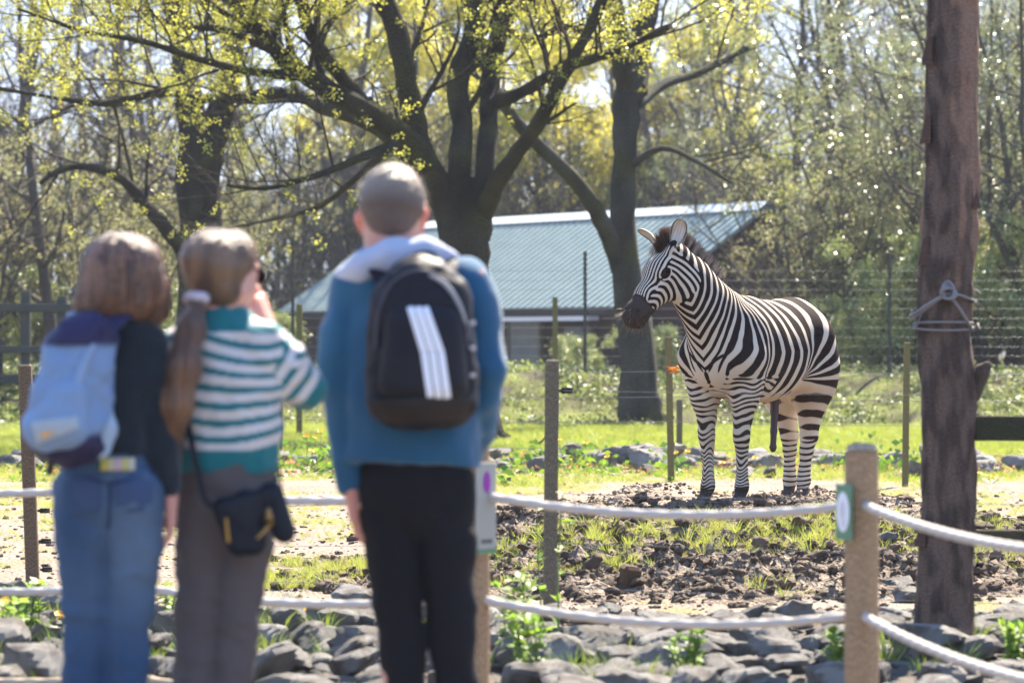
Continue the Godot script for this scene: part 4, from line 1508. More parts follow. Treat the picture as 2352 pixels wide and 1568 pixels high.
func make_stones() -> void:
	var kinds := []
	for i in 9:
		var m := stone_mesh(i, [0.7, 0.62, 0.8, 0.55, 0.75, 0.66, 0.85, 0.6, 0.72][i])
		var k := [1.1, 0.75, 1.3, 0.65, 0.95, 1.4, 0.8, 1.2, 0.9][i] as float
		for j in m.c.size():
			var p := m.v[j]
			var pale := smoothstep(0.1, 0.5, fine.get_noise_3dv(p * 20.0 + Vector3.ONE * i * 7.0))
			m.c[j] = Color(0.41 * k, 0.39 * k, 0.365 * k).lerp(Color(0.58, 0.54, 0.48), pale * 0.6).lerp(Color(0.16, 0.12, 0.09), smoothstep(0.0, 0.5, fine.get_noise_3dv(p * 9.0 + Vector3.ONE * i * 3.0)) * 0.6)
		kinds.append(m.mesh())
	var tone := ["grey", "dark", "pale", "blackish", "dull grey", "whitish", "slate", "light grey", "mottled"]
	var form := ["angular", "flat", "blocky", "slab-like", "wedge-shaped", "low", "humped", "thin", "broken"]
	rng.seed = 61
	var places := []
	for i in 1500:      # the bed along the visitor fence
		if places.size() > 240:
			break
		var d := rnd(13.3, 18.4)
		var px := rnd(-180, 2560)
		var x: float = (px - 1176.0) * d / FOCAL
		var back := 17.9 - 0.5 * smoothstep(1200.0, 2000.0, px) + 1.2 * smoothstep(600.0, 0.0, px)
		if d > back:
			continue
		var s := rnd(0.06, 0.135) * (1.0 if rnd(0, 1) > 0.2 or d < 14.8 else 1.3)
		var ok := true
		for q in places:
			if Vector2(x - q[0], d - q[1]).length() < (s + q[2]) * 0.62:
				ok = false
		if absf(x - (1262 - 1176.0) * 17.2 / FOCAL) < 0.12 + s and absf(d - 17.2) < s + 0.1:
			ok = false
		if Vector2(x - 1.8, d - 16.0).length() < 0.2 + s * 0.7:
			ok = false
		if ok:
			places.append([x, d, s, px])
	# the far row
	var near_count := places.size()
	for i in 900:
		if places.size() > near_count + 130:
			break
		var px := rnd(-150, 2480)
		var d := 40.0 + rng.randfn() * 1.3
		var x := (px - 1176.0) * d / FOCAL
		var s := rnd(0.07, 0.2) * (1.35 if px > 1290 and px < 1550 else 1.0)
		var ok := true
		for q in places:
			if Vector2(x - q[0], (d - q[1]) * 0.7).length() < (s + q[2]) * 0.62:
				ok = false
		if ok:
			places.append([x, d, s, px])
	# single stones in the churned earth
	for q in [[2062, 1335, 0.13], [2090, 1375, 0.1], [1060, 1270, 0.07], [1770, 1098, 0.1], [1700, 1100, 0.12], [2040, 1300, 0.06], [1375, 1215, 0.05], [1905, 1205, 0.06]]:
		var d := 22.5 if q[1] > 1150 else 36.5
		if q[1] > 1150:
			for it in 6:
				var xx: float = (q[0] - 1176.0) * d / FOCAL
				d = (EYE - height(xx, -d)) * FOCAL / (q[1] + 8 - 784.0)
		places.append([(q[0] - 1176.0) * d / FOCAL, d, q[2], q[0]])
	var marks := [[60, "by the brown post"], [260, "behind blue jeans"], [480, "behind grey trousers"], [750, "left of the boy"], [1000, "behind the boy's legs"], [1150, "by the notice post"], [1265, "at the grey square post"], [1450, "left under right rope"], [1650, "under right rope span"], [1850, "left of green notice"], [2000, "below the green notice"], [2170, "below the bark pole"], [2330, "right of bark pole"]]
	var far_marks := [[60, "below the plank fence"], [350, "behind the women"], [690, "left of the boy"], [950, "behind the boy"], [1180, "left of the grey post"], [1330, "right of the grey post"], [1470, "under the forked tree"], [1560, "by the yellowish post"], [1660, "behind the forelegs"], [1760, "under the belly"], [1870, "behind the hind legs"], [2000, "left of the thin post"], [2120, "by the thin post"], [2300, "beyond the bark pole"]]
	var said := {}
	for i in places.size():
		var q = places[i]
		var kind := i % 9
		var far: bool = q[1] > 30.0
		var best := ""
		var gap := 1e9
		for k in (far_marks if far else marks):
			if absf(k[0] - q[3]) < gap:
				gap = absf(k[0] - q[3])
				best = k[1]
		var size := "big" if q[2] > 0.14 else ("middling" if q[2] > 0.09 else "small")
		var row := ""
		if far:
			row = "near edge of far row" if q[1] < 39.2 else ("crest of far row" if q[1] < 40.8 else "lawn edge of far row")
		elif q[1] > 18.5:
			row = "loose in churned earth"
		else:
			row = "front of stone bed" if q[1] < 14.6 else ("middle of stone bed" if q[1] < 16.4 else "back of stone bed")
		var o := obj("stone", kinds[kind], mats.rock)
		var b := Basis.from_euler(Vector3(rnd(-0.25, 0.25), rnd(0, TAU), rnd(-0.25, 0.25)))
		o.transform = Transform3D(b.scaled(Vector3.ONE * q[2]), Vector3(q[0], height(q[0], -q[1]) + q[2] * (rnd(0.15, 0.75) if not far else 0.42), -q[1]))
		tag(o, unique_label(said, "%s %s stone, %s, %s" % [size + " " + tone[kind] if i % 2 else size + " " + form[kind], ["", "rough", "cracked", "weathered"][(i / 9) % 4] if false else tone[kind] if i % 2 == 0 else form[kind], row, best]), "stone", "stones of the far row" if far else ("stones in the earth" if q[1] > 18.5 else "stones of the bed by the rope fence"))
	# fist-sized rubble between them
	var xf := []
	var tints := []
	for i in 2600:
		var d := rnd(13.0, 18.2)
		var x := (rnd(-200, 2560) - 1176.0) * d / FOCAL
		var s := 0.015 + 0.06 * pow(rnd(0, 1), 2.0)
		xf.append(sit(x, -d, Vector3(s * 1.3, s * 0.8, s), 0.0))
		var k := rnd(0.6, 1.6)
		tints.append(Color(k, k, k))
	for i in 700:
		var d := 40.0 + rng.randfn() * 1.2
		var x := (rnd(-200, 2560) - 1176.0) * d / FOCAL
		var s := rnd(0.03, 0.1)
		xf.append(sit(x, -d, Vector3(s * 1.4, s * 0.8, s), 0.0))
		var k := rnd(0.6, 1.5)
		tints.append(Color(k, k, k))
	var small := stone_mesh(20, 0.7)
	for j in small.c.size():
		small.c[j] = Color(0.3, 0.28, 0.26)
	stuff("rubble", small.mesh(), mats.rock, xf, tints, "grey rubble filling the gaps between the stones", "rubble")
	# a broken brown block in the mud and a leaning stick on the lawn
	var f := at(1447, 1352, 19.9)
	f.y = height(f.x, f.z)
	var blk := MB.new()
	blk.col = Color(0.12, 0.075, 0.05)
	blk.box(Transform3D(Basis.from_euler(Vector3(0.1, 0.3, -0.12)), f + Vector3(0, 0.045, 0)), Vector3(0.1, 0.13, 0.09), 0.018)
	single("wood_block", blk, mats.clod, "brown broken wood block standing in the mud left of centre", "wood block", "", f)
	var st := MB.new()
	st.col = Color(0.3, 0.25, 0.2)
	var s0 := at(1185, 1018, 44.0)
	s0.y = height(s0.x, s0.z) - 0.03
	st.tube([s0, s0 + Vector3(0.22, 0.12, -0.05), s0 + Vector3(0.38, 0.26, -0.1)], [0.018, 0.016, 0.01], 6)
	single("stick", st, mats.bark, "dry stick leaning by the far stones, left of the grey post", "stick", "", s0)

func flower(m: MB, o: Vector3, r: float, face: Vector3) -> void:
	var x := face.cross(Vector3(0.3, 0.1, 0.9)).normalized()
	var y := face.cross(x)
	for ring in 2:
		for k in 14:
			var f := TAU * k / 14 + ring * 0.22
			var u := x * cos(f) + y * sin(f)
			var w := (y * cos(f) - x * sin(f)) * r * 0.2
			var l := r * (1.0 - ring * 0.35)
			m.tri(o, o + u * l + w + face * r * (0.15 + ring * 0.25), o + u * l - w + face * r * (0.15 + ring * 0.25), face)

func make_plants() -> void:
	# dandelions
	rng.seed = 71
	var spots := [[1345, 1015, 39, "by the big far stones"], [1553, 1040, 38.5, "beside the yellowish post's foot"], [1548, 1020, 39.5, "left of the yellowish post"], [1580, 1035, 38, "just right of the yellowish post"], [1640, 1040, 38.4, "behind the zebra's right foreleg"], [1660, 1062, 37, "between the zebra's forelegs"], [1735, 1050, 37.8, "under the zebra's chest"], [1395, 1048, 38, "on the bright weeds left of the zebra"], [1285, 1010, 40, "right of the grey square post"], [2250, 1088, 36.2, "right of the bark pole"], [2282, 1110, 35.2, "rightmost, on the pale turf"], [703, 1000, 40, "upper one beside the boy's left sleeve"], [722, 1003, 39.6, "beside the boy's left sleeve"], [735, 990, 40.4, "topmost by the boy's left sleeve"], [715, 1035, 38.6, "lower one by the boy's sleeve"], [690, 1400, 17.2, "between grey trousers and boy"], [138, 1412, 17.0, "by the blue jeans"], [10, 1380, 17.6, "at the left edge"]]
	for q in spots:
		var px: float = q[0]
		var d: float = q[2]
		var g := Vector3((px - 1176.0) * d / FOCAL, 0, -d)
		g.y = height(g.x, g.z)
		var o := at(px, q[1], d)
		if o.y < g.y + 0.06:
			o.y = g.y + 0.06
		var t := thing("dandelion", "yellow dandelion %s" % q[3], "flower", g, "dandelions")
		var st := MB.new()
		st.col = Color(0.12, 0.2, 0.04)
		st.tube([g, g.lerp(o, 0.6) + Vector3(0.01, 0, 0), o], [0.004, 0.0035, 0.003], 5)
		for k in 7:
			var f := TAU * k / 7 + px
			var u := Vector3(cos(f), 0.35, sin(f))
			st.tri(g, g + u * rnd(0.07, 0.13) + Vector3(-u.z, 0, u.x) * 0.02, g + u * rnd(0.07, 0.13) - Vector3(-u.z, 0, u.x) * 0.02, Vector3.UP)
		part("stem", st, mats.grass, t)
		var h := MB.new()
		h.col = Color(0.8, 0.45, 0.01)
		flower(h, o, 0.03 if d > 30 else 0.027, Vector3(rnd(-0.4, 0.4), 0.7, rnd(0.2, 0.8)).normalized())
		part("head", h, mats.petal, t)
	# leafy weeds among the stones
	var weeds := [[1195, 1470, 15.2, 0.42, "tall bright weed in the stone bed beside the notice post"], [1268, 1440, 16.0, 0.75, "slender climbing weed against the grey square post"], [1225, 1540, 14.4, 0.34, "bushy bright weed low in the stones, left of centre"], [1590, 1530, 14.5, 0.24, "small bright weed in the stones under the right rope span"], [960, 1490, 15.6, 0.2, "small weed seen between the boy's legs"], [75, 1420, 16.6, 0.3, "leafy weed beside the blue jeans"], [385, 1415, 16.8, 0.25, "weed between the two women's legs"], [1935, 1470, 14.8, 0.22, "weed at the foot of the green-notice post"], [2330, 1500, 15.0, 0.22, "weed right of the bark pole"], [240, 1560, 14.6, 0.25, "weed low between the blue jeans"], [20, 1500, 15.4, 0.3, "weed at the left edge of the stones"]]
	for q in weeds:
		var d: float = q[2]
		var g := Vector3((q[0] - 1176.0) * d / FOCAL, 0, -d)
		g.y = height(g.x, g.z)
		var t := thing("weed", q[4], "plant", g, "weeds in the stone bed")
		var st := MB.new()
		st.col = Color(0.14, 0.2, 0.05)
		var lf := MB.new()
		var stems := 2 if q[3] > 0.6 else 5
		for s in stems:
			var p := [g + Vector3(rnd(-0.03, 0.03), 0, rnd(-0.03, 0.03))]
			var dir := Vector3(rnd(-0.3, 0.3), 1, rnd(-0.3, 0.3)) if q[3] < 0.6 else Vector3(rnd(-0.05, 0.02), 1, 0.02)
			for i in 6:
				dir += Vector3(rnd(-0.2, 0.2), 0, rnd(-0.2, 0.2)) * (1.0 if q[3] < 0.6 else 0.3)
				p.append(p[-1] + dir.normalized() * q[3] * rnd(0.7, 1.0) / 6.0)
				for k in (4 if q[3] < 0.6 else 2):
					var u := Vector3(rnd(-1, 1), rnd(-0.2, 0.7), rnd(-1, 1)).normalized()
					var l := rnd(0.035, 0.065)
					var w := u.cross(Vector3.UP + Vector3(rnd(-0.4, 0.4), 0, rnd(-0.4, 0.4))).normalized() * l * 0.33
					var nn := w.cross(u).normalized()
					var o: Vector3 = p[-1]
					var c := Color(0.13, 0.24, 0.035).lerp(Color(0.26, 0.36, 0.05), rnd(0, 1))
					var e := [lf.vert(o, nn, c), lf.vert(o + u * l * 0.45 + w + nn * l * 0.1, nn, c), lf.vert(o + u * l, nn, c), lf.vert(o + u * l * 0.45 - w + nn * l * 0.1, nn, c)]
					lf.face(e[0], e[1], e[2])
					lf.face(e[0], e[2], e[3])
			st.tube(p, [0.005, 0.005, 0.004, 0.004, 0.003, 0.003, 0.002], 5)
		part("stem", st, mats.grass, t)
		part("leaves", lf, mats.leaf, t).set_meta("kind", "stuff")
	# weeds and fallen leaves by the far stones, grass in the bed: beyond counting
	var xf := []
	var tints := []
	rng.seed = 72
	for i in 620:
		var d := 39.0 + rng.randfn() * 1.5
		var px := rnd(-150, 2480)
		var x := (px - 1176.0) * d / FOCAL
		if broad.get_noise_2d(x * 18.0, 7.0) < -0.05:
			continue
		var s := rnd(0.05, 0.17)
		xf.append(sit(x, -d, Vector3(s * 1.3, s, s * 1.2), -s * 0.3))
		tints.append(Color(0.07, 0.15, 0.02).lerp(Color(0.2, 0.3, 0.03), rnd(0, 1)))
	stuff("low_weeds", leaf_cluster(9, 22, 0.5).mesh(), mats.leaf, xf, tints, "low green weeds growing along the far row of stones", "weeds")
	xf = []
	tints = []
	for i in 500:
		var d := 39.0 + rng.randfn() * 1.6
		var x := (rnd(-150, 2480) - 1176.0) * d / FOCAL
		xf.append(sit(x, -d, Vector3.ONE * rnd(0.03, 0.06), -0.02))
		tints.append(Color(0.5, 0.24, 0.1).lerp(Color(0.3, 0.14, 0.06), rnd(0, 1)))
	stuff("fallen_leaves", leaf_cluster(10, 3, 0.9).mesh(), mats.leaf, xf, tints, "russet fallen leaves caught along the far stones", "leaves")
	xf = []
	tints = []
	for i in 420:
		var d := rnd(13.5, 18.6)
		var px := rnd(-200, 2560)
		var x := (px - 1176.0) * d / FOCAL
		if broad.get_noise_2d(x * 16.0 + 9.0, d * 10.0) < (0.25 if px > 800 else -0.15):
			continue
		var s := rnd(0.06, 0.14)
		xf.append(sit(x, -d, Vector3(s, s * 1.2, s)))
		tints.append(Color(0.15, 0.24, 0.03).lerp(Color(0.24, 0.28, 0.05), rnd(0, 1)))
	stuff("bed_grass", blade_tuft(8, 18, 1.0, 0.03).mesh(), mats.grass, xf, tints, "grass sprouting between the stones along the visitor fence", "grass")
# ---------------------------------------------------------------- the zebra: x is its left, y up, z forward
const POLL := Vector3(-0.130, 1.515, 0.908)
const HEAD_AXIS := Vector3(-0.236, -0.777, 0.584)
const HEAD_LEFT := Vector3(0.927, 0.0, 0.375)
const HEAD_TOP := Vector3(-0.291, 0.630, 0.720)

func hd(t: float, v: float, w: float) -> Vector3:      # along the head from poll to nose, towards the forehead, towards its left
	return POLL + HEAD_AXIS * t + HEAD_TOP * v + HEAD_LEFT * w

func zebra_body() -> Body:
	var b := Body.new()
	var x := Vector3.RIGHT
	b.chain([Vector3(0, 1.0, -0.44), Vector3(0, 0.965, -0.28), Vector3(0, 0.94, -0.05), Vector3(0, 0.945, 0.18), Vector3(0, 0.96, 0.36)], [0.265, 0.29, 0.305, 0.315, 0.295], 0.06, x, 0.87)
	b.bone(Vector3(0, 0.94, 0.40), Vector3(0, 0.90, 0.50), 0.26, 0.20, 0.10, x, 0.9)
	b.bone(Vector3(0, 1.19, 0.40), Vector3(0, 1.14, 0.12), 0.085, 0.07, 0.12)
	b.bone(Vector3(0, 1.12, -0.46), Vector3(0, 1.04, -0.60), 0.13, 0.10, 0.10)
	# neck and head
	b.chain([Vector3(0, 1.02, 0.46), Vector3(-0.02, 1.17, 0.60), Vector3(-0.065, 1.34, 0.755), Vector3(-0.122, 1.49, 0.865)], [0.24, 0.195, 0.155, 0.108], 0.09, x, 0.66)
	b.bone(hd(-0.01, -0.03, 0), hd(0.12, -0.01, 0), 0.098, 0.100, 0.05)
	b.bone(hd(0.12, -0.01, 0), hd(0.30, -0.012, 0), 0.098, 0.072, 0.04, HEAD_LEFT, 0.92)
	b.bone(hd(0.30, -0.012, 0), hd(0.425, -0.015, 0), 0.072, 0.066, 0.04)
	b.bone(hd(0.43, -0.005, 0), hd(0.465, -0.012, 0), 0.070, 0.066, 0.03)
	b.bone(hd(0.425, -0.062, 0), hd(0.462, -0.064, 0), 0.044, 0.040, 0.018)      # lower lip
	b.bone(hd(0.06, -0.095, 0), hd(0.17, -0.085, 0), 0.098, 0.078, 0.04, HEAD_LEFT, 0.82)
	b.bone(hd(0.17, -0.085, 0), hd(0.36, -0.055, 0), 0.072, 0.044, 0.04, HEAD_LEFT, 0.85)
	for s in [-1.0, 1.0]:
		b.bone(hd(0.075, 0.035, 0.062 * s), hd(0.16, 0.035, 0.070 * s), 0.036, 0.028, 0.03)      # brow
		b.bone(hd(0.19, -0.02, 0.062 * s), hd(0.29, -0.015, 0.050 * s), 0.024, 0.018, 0.03)      # cheek ridge
		b.bone(hd(0.01, 0.05, 0.066 * s), hd(-0.04, 0.07, 0.075 * s), 0.034, 0.026, 0.03)      # ear root
		b.bone(hd(0.445, 0.020, 0.040 * s), hd(0.468, 0.005, 0.044 * s), 0.028, 0.026, 0.02)      # nostril wings
	for s in [-1.0, 1.0]:
		b.carve(hd(0.448, 0.026, 0.062 * s), hd(0.478, 0.000, 0.064 * s), 0.012, 0.010, 0.012)
		b.carve(hd(0.150, 0.018, 0.100 * s), hd(0.165, 0.016, 0.098 * s), 0.020, 0.018, 0.012)
		b.carve(hd(0.40, -0.052, 0.062 * s), hd(0.50, -0.044, 0.050 * s), 0.005, 0.006, 0.006)
	# forelegs
	for s in [-1.0, 1.0]:
		var g := 0.0 if s > 0 else -0.02
		b.bone(Vector3(0.10 * s, 1.06, 0.36), Vector3(0.165 * s, 0.90, 0.47), 0.15, 0.12, 0.07)
		b.chain([Vector3(0.165 * s, 0.90, 0.47), Vector3(0.15 * s, 0.76, 0.435), Vector3(0.138 * s, 0.66, 0.445), Vector3(0.13 * s, 0.53, 0.452 + g)], [0.12, 0.10, 0.082, 0.060], 0.05)
		b.chain([Vector3(0.13 * s, 0.53, 0.452 + g), Vector3(0.127 * s, 0.445, 0.462 + g), Vector3(0.126 * s, 0.40, 0.460 + g), Vector3(0.124 * s, 0.35, 0.452 + g), Vector3(0.123 * s, 0.19, 0.45 + g), Vector3(0.123 * s, 0.135, 0.447 + g), Vector3(0.123 * s, 0.105, 0.452 + g), Vector3(0.124 * s, 0.05, 0.478 + g * 0.4)], [0.056, 0.050, 0.047, 0.038, 0.033, 0.039, 0.041, 0.036], 0.02)
		b.bone(Vector3(0.126 * s, 0.36, 0.425 + g), Vector3(0.123 * s, 0.15, 0.42 + g), 0.018, 0.020, 0.02)
	# hind legs
	b.chain([Vector3(0.11, 1.0, -0.43), Vector3(0.13, 0.84, -0.47), Vector3(0.125, 0.73, -0.50), Vector3(0.115, 0.61, -0.505)], [0.20, 0.175, 0.14, 0.102], 0.07)
	b.chain([Vector3(0.115, 0.61, -0.505), Vector3(0.095, 0.48, -0.53), Vector3(0.085, 0.40, -0.545), Vector3(0.075, 0.31, -0.527), Vector3(0.068, 0.18, -0.512), Vector3(0.066, 0.12, -0.507), Vector3(0.066, 0.05, -0.482)], [0.10, 0.062, 0.055, 0.041, 0.035, 0.042, 0.036], 0.025)
	b.bone(Vector3(0.09, 0.45, -0.585), Vector3(0.082, 0.38, -0.575), 0.022, 0.03, 0.03)
	b.chain([Vector3(-0.11, 1.0, -0.43), Vector3(-0.13, 0.84, -0.50), Vector3(-0.13, 0.73, -0.55), Vector3(-0.12, 0.61, -0.58)], [0.20, 0.175, 0.14, 0.102], 0.07)
	b.chain([Vector3(-0.12, 0.61, -0.58), Vector3(-0.10, 0.48, -0.605), Vector3(-0.092, 0.40, -0.62), Vector3(-0.084, 0.31, -0.607), Vector3(-0.076, 0.18, -0.592), Vector3(-0.071, 0.12, -0.585), Vector3(-0.067, 0.05, -0.562)], [0.10, 0.062, 0.055, 0.041, 0.035, 0.042, 0.036], 0.025)
	b.bone(Vector3(-0.098, 0.45, -0.66), Vector3(-0.09, 0.38, -0.65), 0.022, 0.03, 0.03)
	# flank folds
	for s in [-1.0, 1.0]:
		b.bone(Vector3(0.19 * s, 0.80, -0.30), Vector3(0.16 * s, 0.72, -0.42), 0.06, 0.05, 0.08)
	return b

func zebra_phase(p: Vector3) -> float:      # grows from tail to head; a whole number is the middle of a dark stripe
	var f := p.z
	var u := p.y
	var ax := absf(p.x)
	var wob := 0.024 * fine.get_noise_3d(p.x * 18.0, u * 18.0, f * 18.0) + 0.008 * fine.get_noise_3d(p.x * 60.0, u * 60.0, f * 60.0)
	f += wob
	u += 0.018 * fine.get_noise_3d(p.x * 18.0 + 50.0, u * 18.0, f * 18.0)
	const T := 0.132
	const RUMP := 3.3
	const A0 := 1.75
	var bow := 0.42 * maxf(u - 0.93, 0.0) + 1.5 * pow(maxf(0.93 - u, 0.0), 2.0)      # the bands bow backward at mid-flank
	f -= bow * smoothstep(-0.85, -0.02, f) * smoothstep(0.58, 0.25, f)
	if f < -0.20:
		var a := atan2(-(f + 0.20), u - 0.76)
		if a < 0.0:
			a += TAU
		if a < A0:
			return -0.20 / T - a * RUMP
		var down := (f + 0.20) * -cos(A0) + (u - 0.76) * -sin(A0)
		return -0.20 / T - A0 * RUMP - 8.0 * down - 16.0 * down * absf(down)
	if f < 0.34:
		return f / T
	const B0 := 0.60
	var b := atan2(f - 0.34, maxf(1.44 - u, 0.02))
	var v := 0.95 * maxf(0.135 - ax, 0.0) * smoothstep(0.45, 0.6, f) * smoothstep(1.5, 1.25, u)
	if b < B0:
		return 0.34 / T + b * 0.46 / 0.062 + v / 0.068
	var s := (f - 0.34) * cos(B0) + (u - 1.44) * sin(B0)
	return 0.34 / T + B0 * 0.46 / 0.062 + s / 0.058 + v / 0.068

func zebra_color(p: Vector3, n: Vector3) -> Color:
	var black := Color(0.021, 0.015, 0.0135)
	var white := Color(0.64, 0.55, 0.445)
	var q := p - POLL
	var t := q.dot(HEAD_AXIS)
	var v := q.dot(HEAD_TOP)
	var w := q.dot(HEAD_LEFT)
	var ax := absf(p.x)
	var grit := fine.get_noise_3dv(p * 130.0)
	var s := 0.0      # above zero: dark
	var soft := 0.16
	var phase := zebra_phase(p)
	var dark := 0.12
	if p.z > -0.2:
		dark = lerpf(0.0, 0.45, smoothstep(0.66, 0.95, p.y))
	else:
		dark = lerpf(0.05, 0.5, smoothstep(0.60, 0.95, p.y))
	if p.z > 0.5 and p.y < 1.02:
		dark -= 0.25 * smoothstep(1.02, 0.85, p.y)
	if p.z > 0.5:
		dark -= 0.55 * smoothstep(1.16, 1.0, p.y) * smoothstep(0.17, 0.09, ax)
	s = cos(TAU * phase) + dark + grit * 0.10
	# white under the belly, with a dark line between the forelegs
	var under := smoothstep(0.6, 0.95, -n.y) * smoothstep(0.82, 0.70, p.y) * smoothstep(0.5, 0.56, p.y)
	s -= under * 1.2
	if p.z > 0.42 and p.y < 0.86 and p.y > 0.62:
		s = maxf(s - smoothstep(0.86, 0.74, p.y) * smoothstep(0.12, 0.06, ax) * 1.5, 1.6 - ax / 0.009 - 2.0 * smoothstep(0.8, 0.84, p.y))
	# the chevron across the breast
	if p.z > 0.42 and p.y > 0.7 and p.y < 1.06 and ax < 0.24:
		var line := absf(p.y - 0.835 - 0.80 * ax + 0.012 * fine.get_noise_3dv(p * 60.0))
		s = maxf(s, 1.2 - line / 0.011 - 3.0 * smoothstep(0.10, 0.17, ax))
	# forelegs
	if p.z > 0.2 and p.y < 0.86:
		var a := smoothstep(0.83, 0.72, p.y + 0.35 * maxf(0.0, 0.12 - ax))
		var side := 1.0 if p.x > 0 else -1.0
		var round_leg := atan2((p.x * side - 0.128), p.z - 0.45)
		var k := (p.y + 0.010 * cos(round_leg * 2.0) + 0.020 * fine.get_noise_3d(p.x * 50.0, p.y * 60.0, p.z * 50.0)) / lerpf(0.022, 0.030, smoothstep(0.2, 0.7, p.y))
		var l := cos(TAU * k) - 0.12 * smoothstep(0.5, 0.7, p.y) + grit * 0.25
		l -= 0.55 * smoothstep(0.0, -0.04, (p.x * side - 0.125))
		l += 1.6 * smoothstep(0.135, 0.085, p.y)
		s = lerpf(s, l, a)
		soft = lerpf(0.16, 0.3, a)
	# hind legs: pale inside
	if p.z < -0.2 and p.y < 0.82:
		var side := 1.0 if p.x > 0 else -1.0
		var inner := smoothstep(0.02, -0.05, p.x * side - 0.10) * smoothstep(0.82, 0.68, p.y)
		s -= inner * 1.05
		if p.y < 0.42:
			var k := (p.y + 0.3 * (p.z + 0.55) + 0.02 * fine.get_noise_3d(p.x * 30.0, p.y * 30.0, p.z * 30.0)) / 0.033
			s = lerpf(s, cos(TAU * k) - 0.15 - inner * 0.4 + grit * 0.2, smoothstep(0.42, 0.34, p.y))
		s += 0.05
		soft = 0.25
	# head
	var on_head := smoothstep(-0.045, 0.01, t + 0.9 * minf(v + 0.15, 0.0)) * smoothstep(-0.225, -0.185, v)
	if on_head > 0.0 and p.y > 1.0:
		var d := Vector2(t - 0.405, (v + 0.07) * 1.12).length() + 0.010 * fine.get_noise_3d(t * 40.0, v * 40.0, w * 40.0)
		var arcs := cos(TAU * (d / 0.0385 + 0.15)) + 0.05
		var lines := cos(TAU * (absf(w) + 0.006 * fine.get_noise_3d(t * 40.0, v * 40.0, w * 60.0) + 0.02 * maxf(0.0, t - 0.1) * 0.0) / lerpf(0.021, 0.015, smoothstep(0.1, 0.34, t))) + 0.05
		var topness := smoothstep(0.10, 0.42, n.dot(HEAD_TOP)) * smoothstep(-0.02, 0.03, v)
		var h := lerpf(arcs, lines, topness)
		var e := Vector3(t - 0.150, (v - 0.022) * 1.2, 0).length()
		if absf(w) > 0.05:
			h = lerpf(h, -0.8, smoothstep(0.050, 0.044, e) * smoothstep(0.01, -0.01, v - 0.012) * 0.8)
			h = lerpf(h, 1.0, smoothstep(0.040, 0.033, e))
		h -= 0.5 * smoothstep(-0.10, -0.15, v) * smoothstep(0.2, 0.3, t)
		var nose := smoothstep(0.345, 0.372, t + 0.16 * maxf(0.0, v - 0.02) + 0.25 * maxf(0.0, -0.045 - v) * 0.0 + 0.006 * fine.get_noise_3dv(p * 120.0))
		h = lerpf(h, 2.0, nose)
		s = lerpf(s, h + grit * 0.08, on_head)
		var c := white.lerp(black, smoothstep(-soft, soft, s))
		return c.lerp(Color(0.06, 0.044, 0.037), nose * on_head)
	var dirt := clampf(0.35 + fine.get_noise_3dv(p * 22.0) * 0.8, 0.0, 1.0)
	var pale := white.lerp(Color(0.50, 0.375, 0.265), dirt * (smoothstep(1.0, 0.6, p.y) * 0.9 + 0.15) * (1.0 if p.z < 0.1 else 0.6))
	var c := pale.lerp(black.lerp(Color(0.055, 0.036, 0.028), smoothstep(0.9, 0.5, p.y) * 0.6), smoothstep(-soft, soft, s))
	return c.lerp(Color(0.07, 0.06, 0.055), smoothstep(0.09, 0.06, p.y))

func make_ear(m: MB, inside: MB, base: Vector3, tip: Vector3, face: Vector3, wide: float) -> void:
	var ax := (tip - base).normalized()
	var fc := (face - ax * face.dot(ax)).normalized()
	var sd := ax.cross(fc)
	for layer in 2:
		var rows := []
		var cols := []
		for i in 15:
			var t := i / 14.0
			var half := wide * (0.55 + 0.45 * sin(minf(t * 1.9, 1.57))) * sqrt(maxf(0.0, 1.0 - pow(t, 4.5)))
			var o := base.lerp(tip, t) - fc * 0.012 * sin(t * PI)
			var bend := lerpf(2.2, 1.15, smoothstep(0.0, 0.5, t))
			var ring := []
			for j in 15:
				var a := lerpf(-bend, bend, j / 14.0)
				var r := half / maxf(sin(minf(bend, 1.57)), 0.3) - (0.004 if layer == 1 else 0.0)
				ring.append(o + sd * sin(a) * r + fc * (0.35 - cos(a)) * r * 0.75 + fc * (0.002 if layer == 1 else 0.0))
				var rim := smoothstep(0.7, 0.95, absf(j - 7.0) / 7.0) * smoothstep(0.15, 0.4, t)
				if layer == 0:
					cols.append(Color(0.66, 0.62, 0.57).lerp(Color(0.03, 0.024, 0.02), maxf(smoothstep(0.9, 0.97, t) * 0.0, rim * 0.5)))
				else:
					cols.append(Color(0.52, 0.43, 0.35).lerp(Color(0.70, 0.63, 0.55), clampf(0.5 + fine.get_noise_2d(j * 9.0, t * 12.0), 0.0, 1.0)).lerp(Color(0.05, 0.04, 0.035), rim))
			rows.append(ring)
		var b := m if layer == 0 else inside
		var s := b.v.size()
		b.grid(rows, false)
		for i in cols.size():
			b.c[s + i] = cols[i]

func hair_blade(m: MB, p: Vector3, dir: Vector3, length: float, w: float, side: Vector3, bend: Vector3, c0: Color, c1: Color) -> void:
	var nn := side.cross(dir).normalized()
	var last := []
	for i in 4:
		var t := i / 3.0
		var o := p + dir * length * t + bend * t * t
		var k := c0.lerp(c1, smoothstep(0.55, 1.0, t))
		var ww := w * (1.0 - t * 0.9)
		var now := [m.vert(o - side * ww, nn, k), m.vert(o + side * ww, nn, k)]
		if i > 0:
			m.face(last[0], last[1], now[1])
			m.face(last[0], now[1], now[0])
		last = now

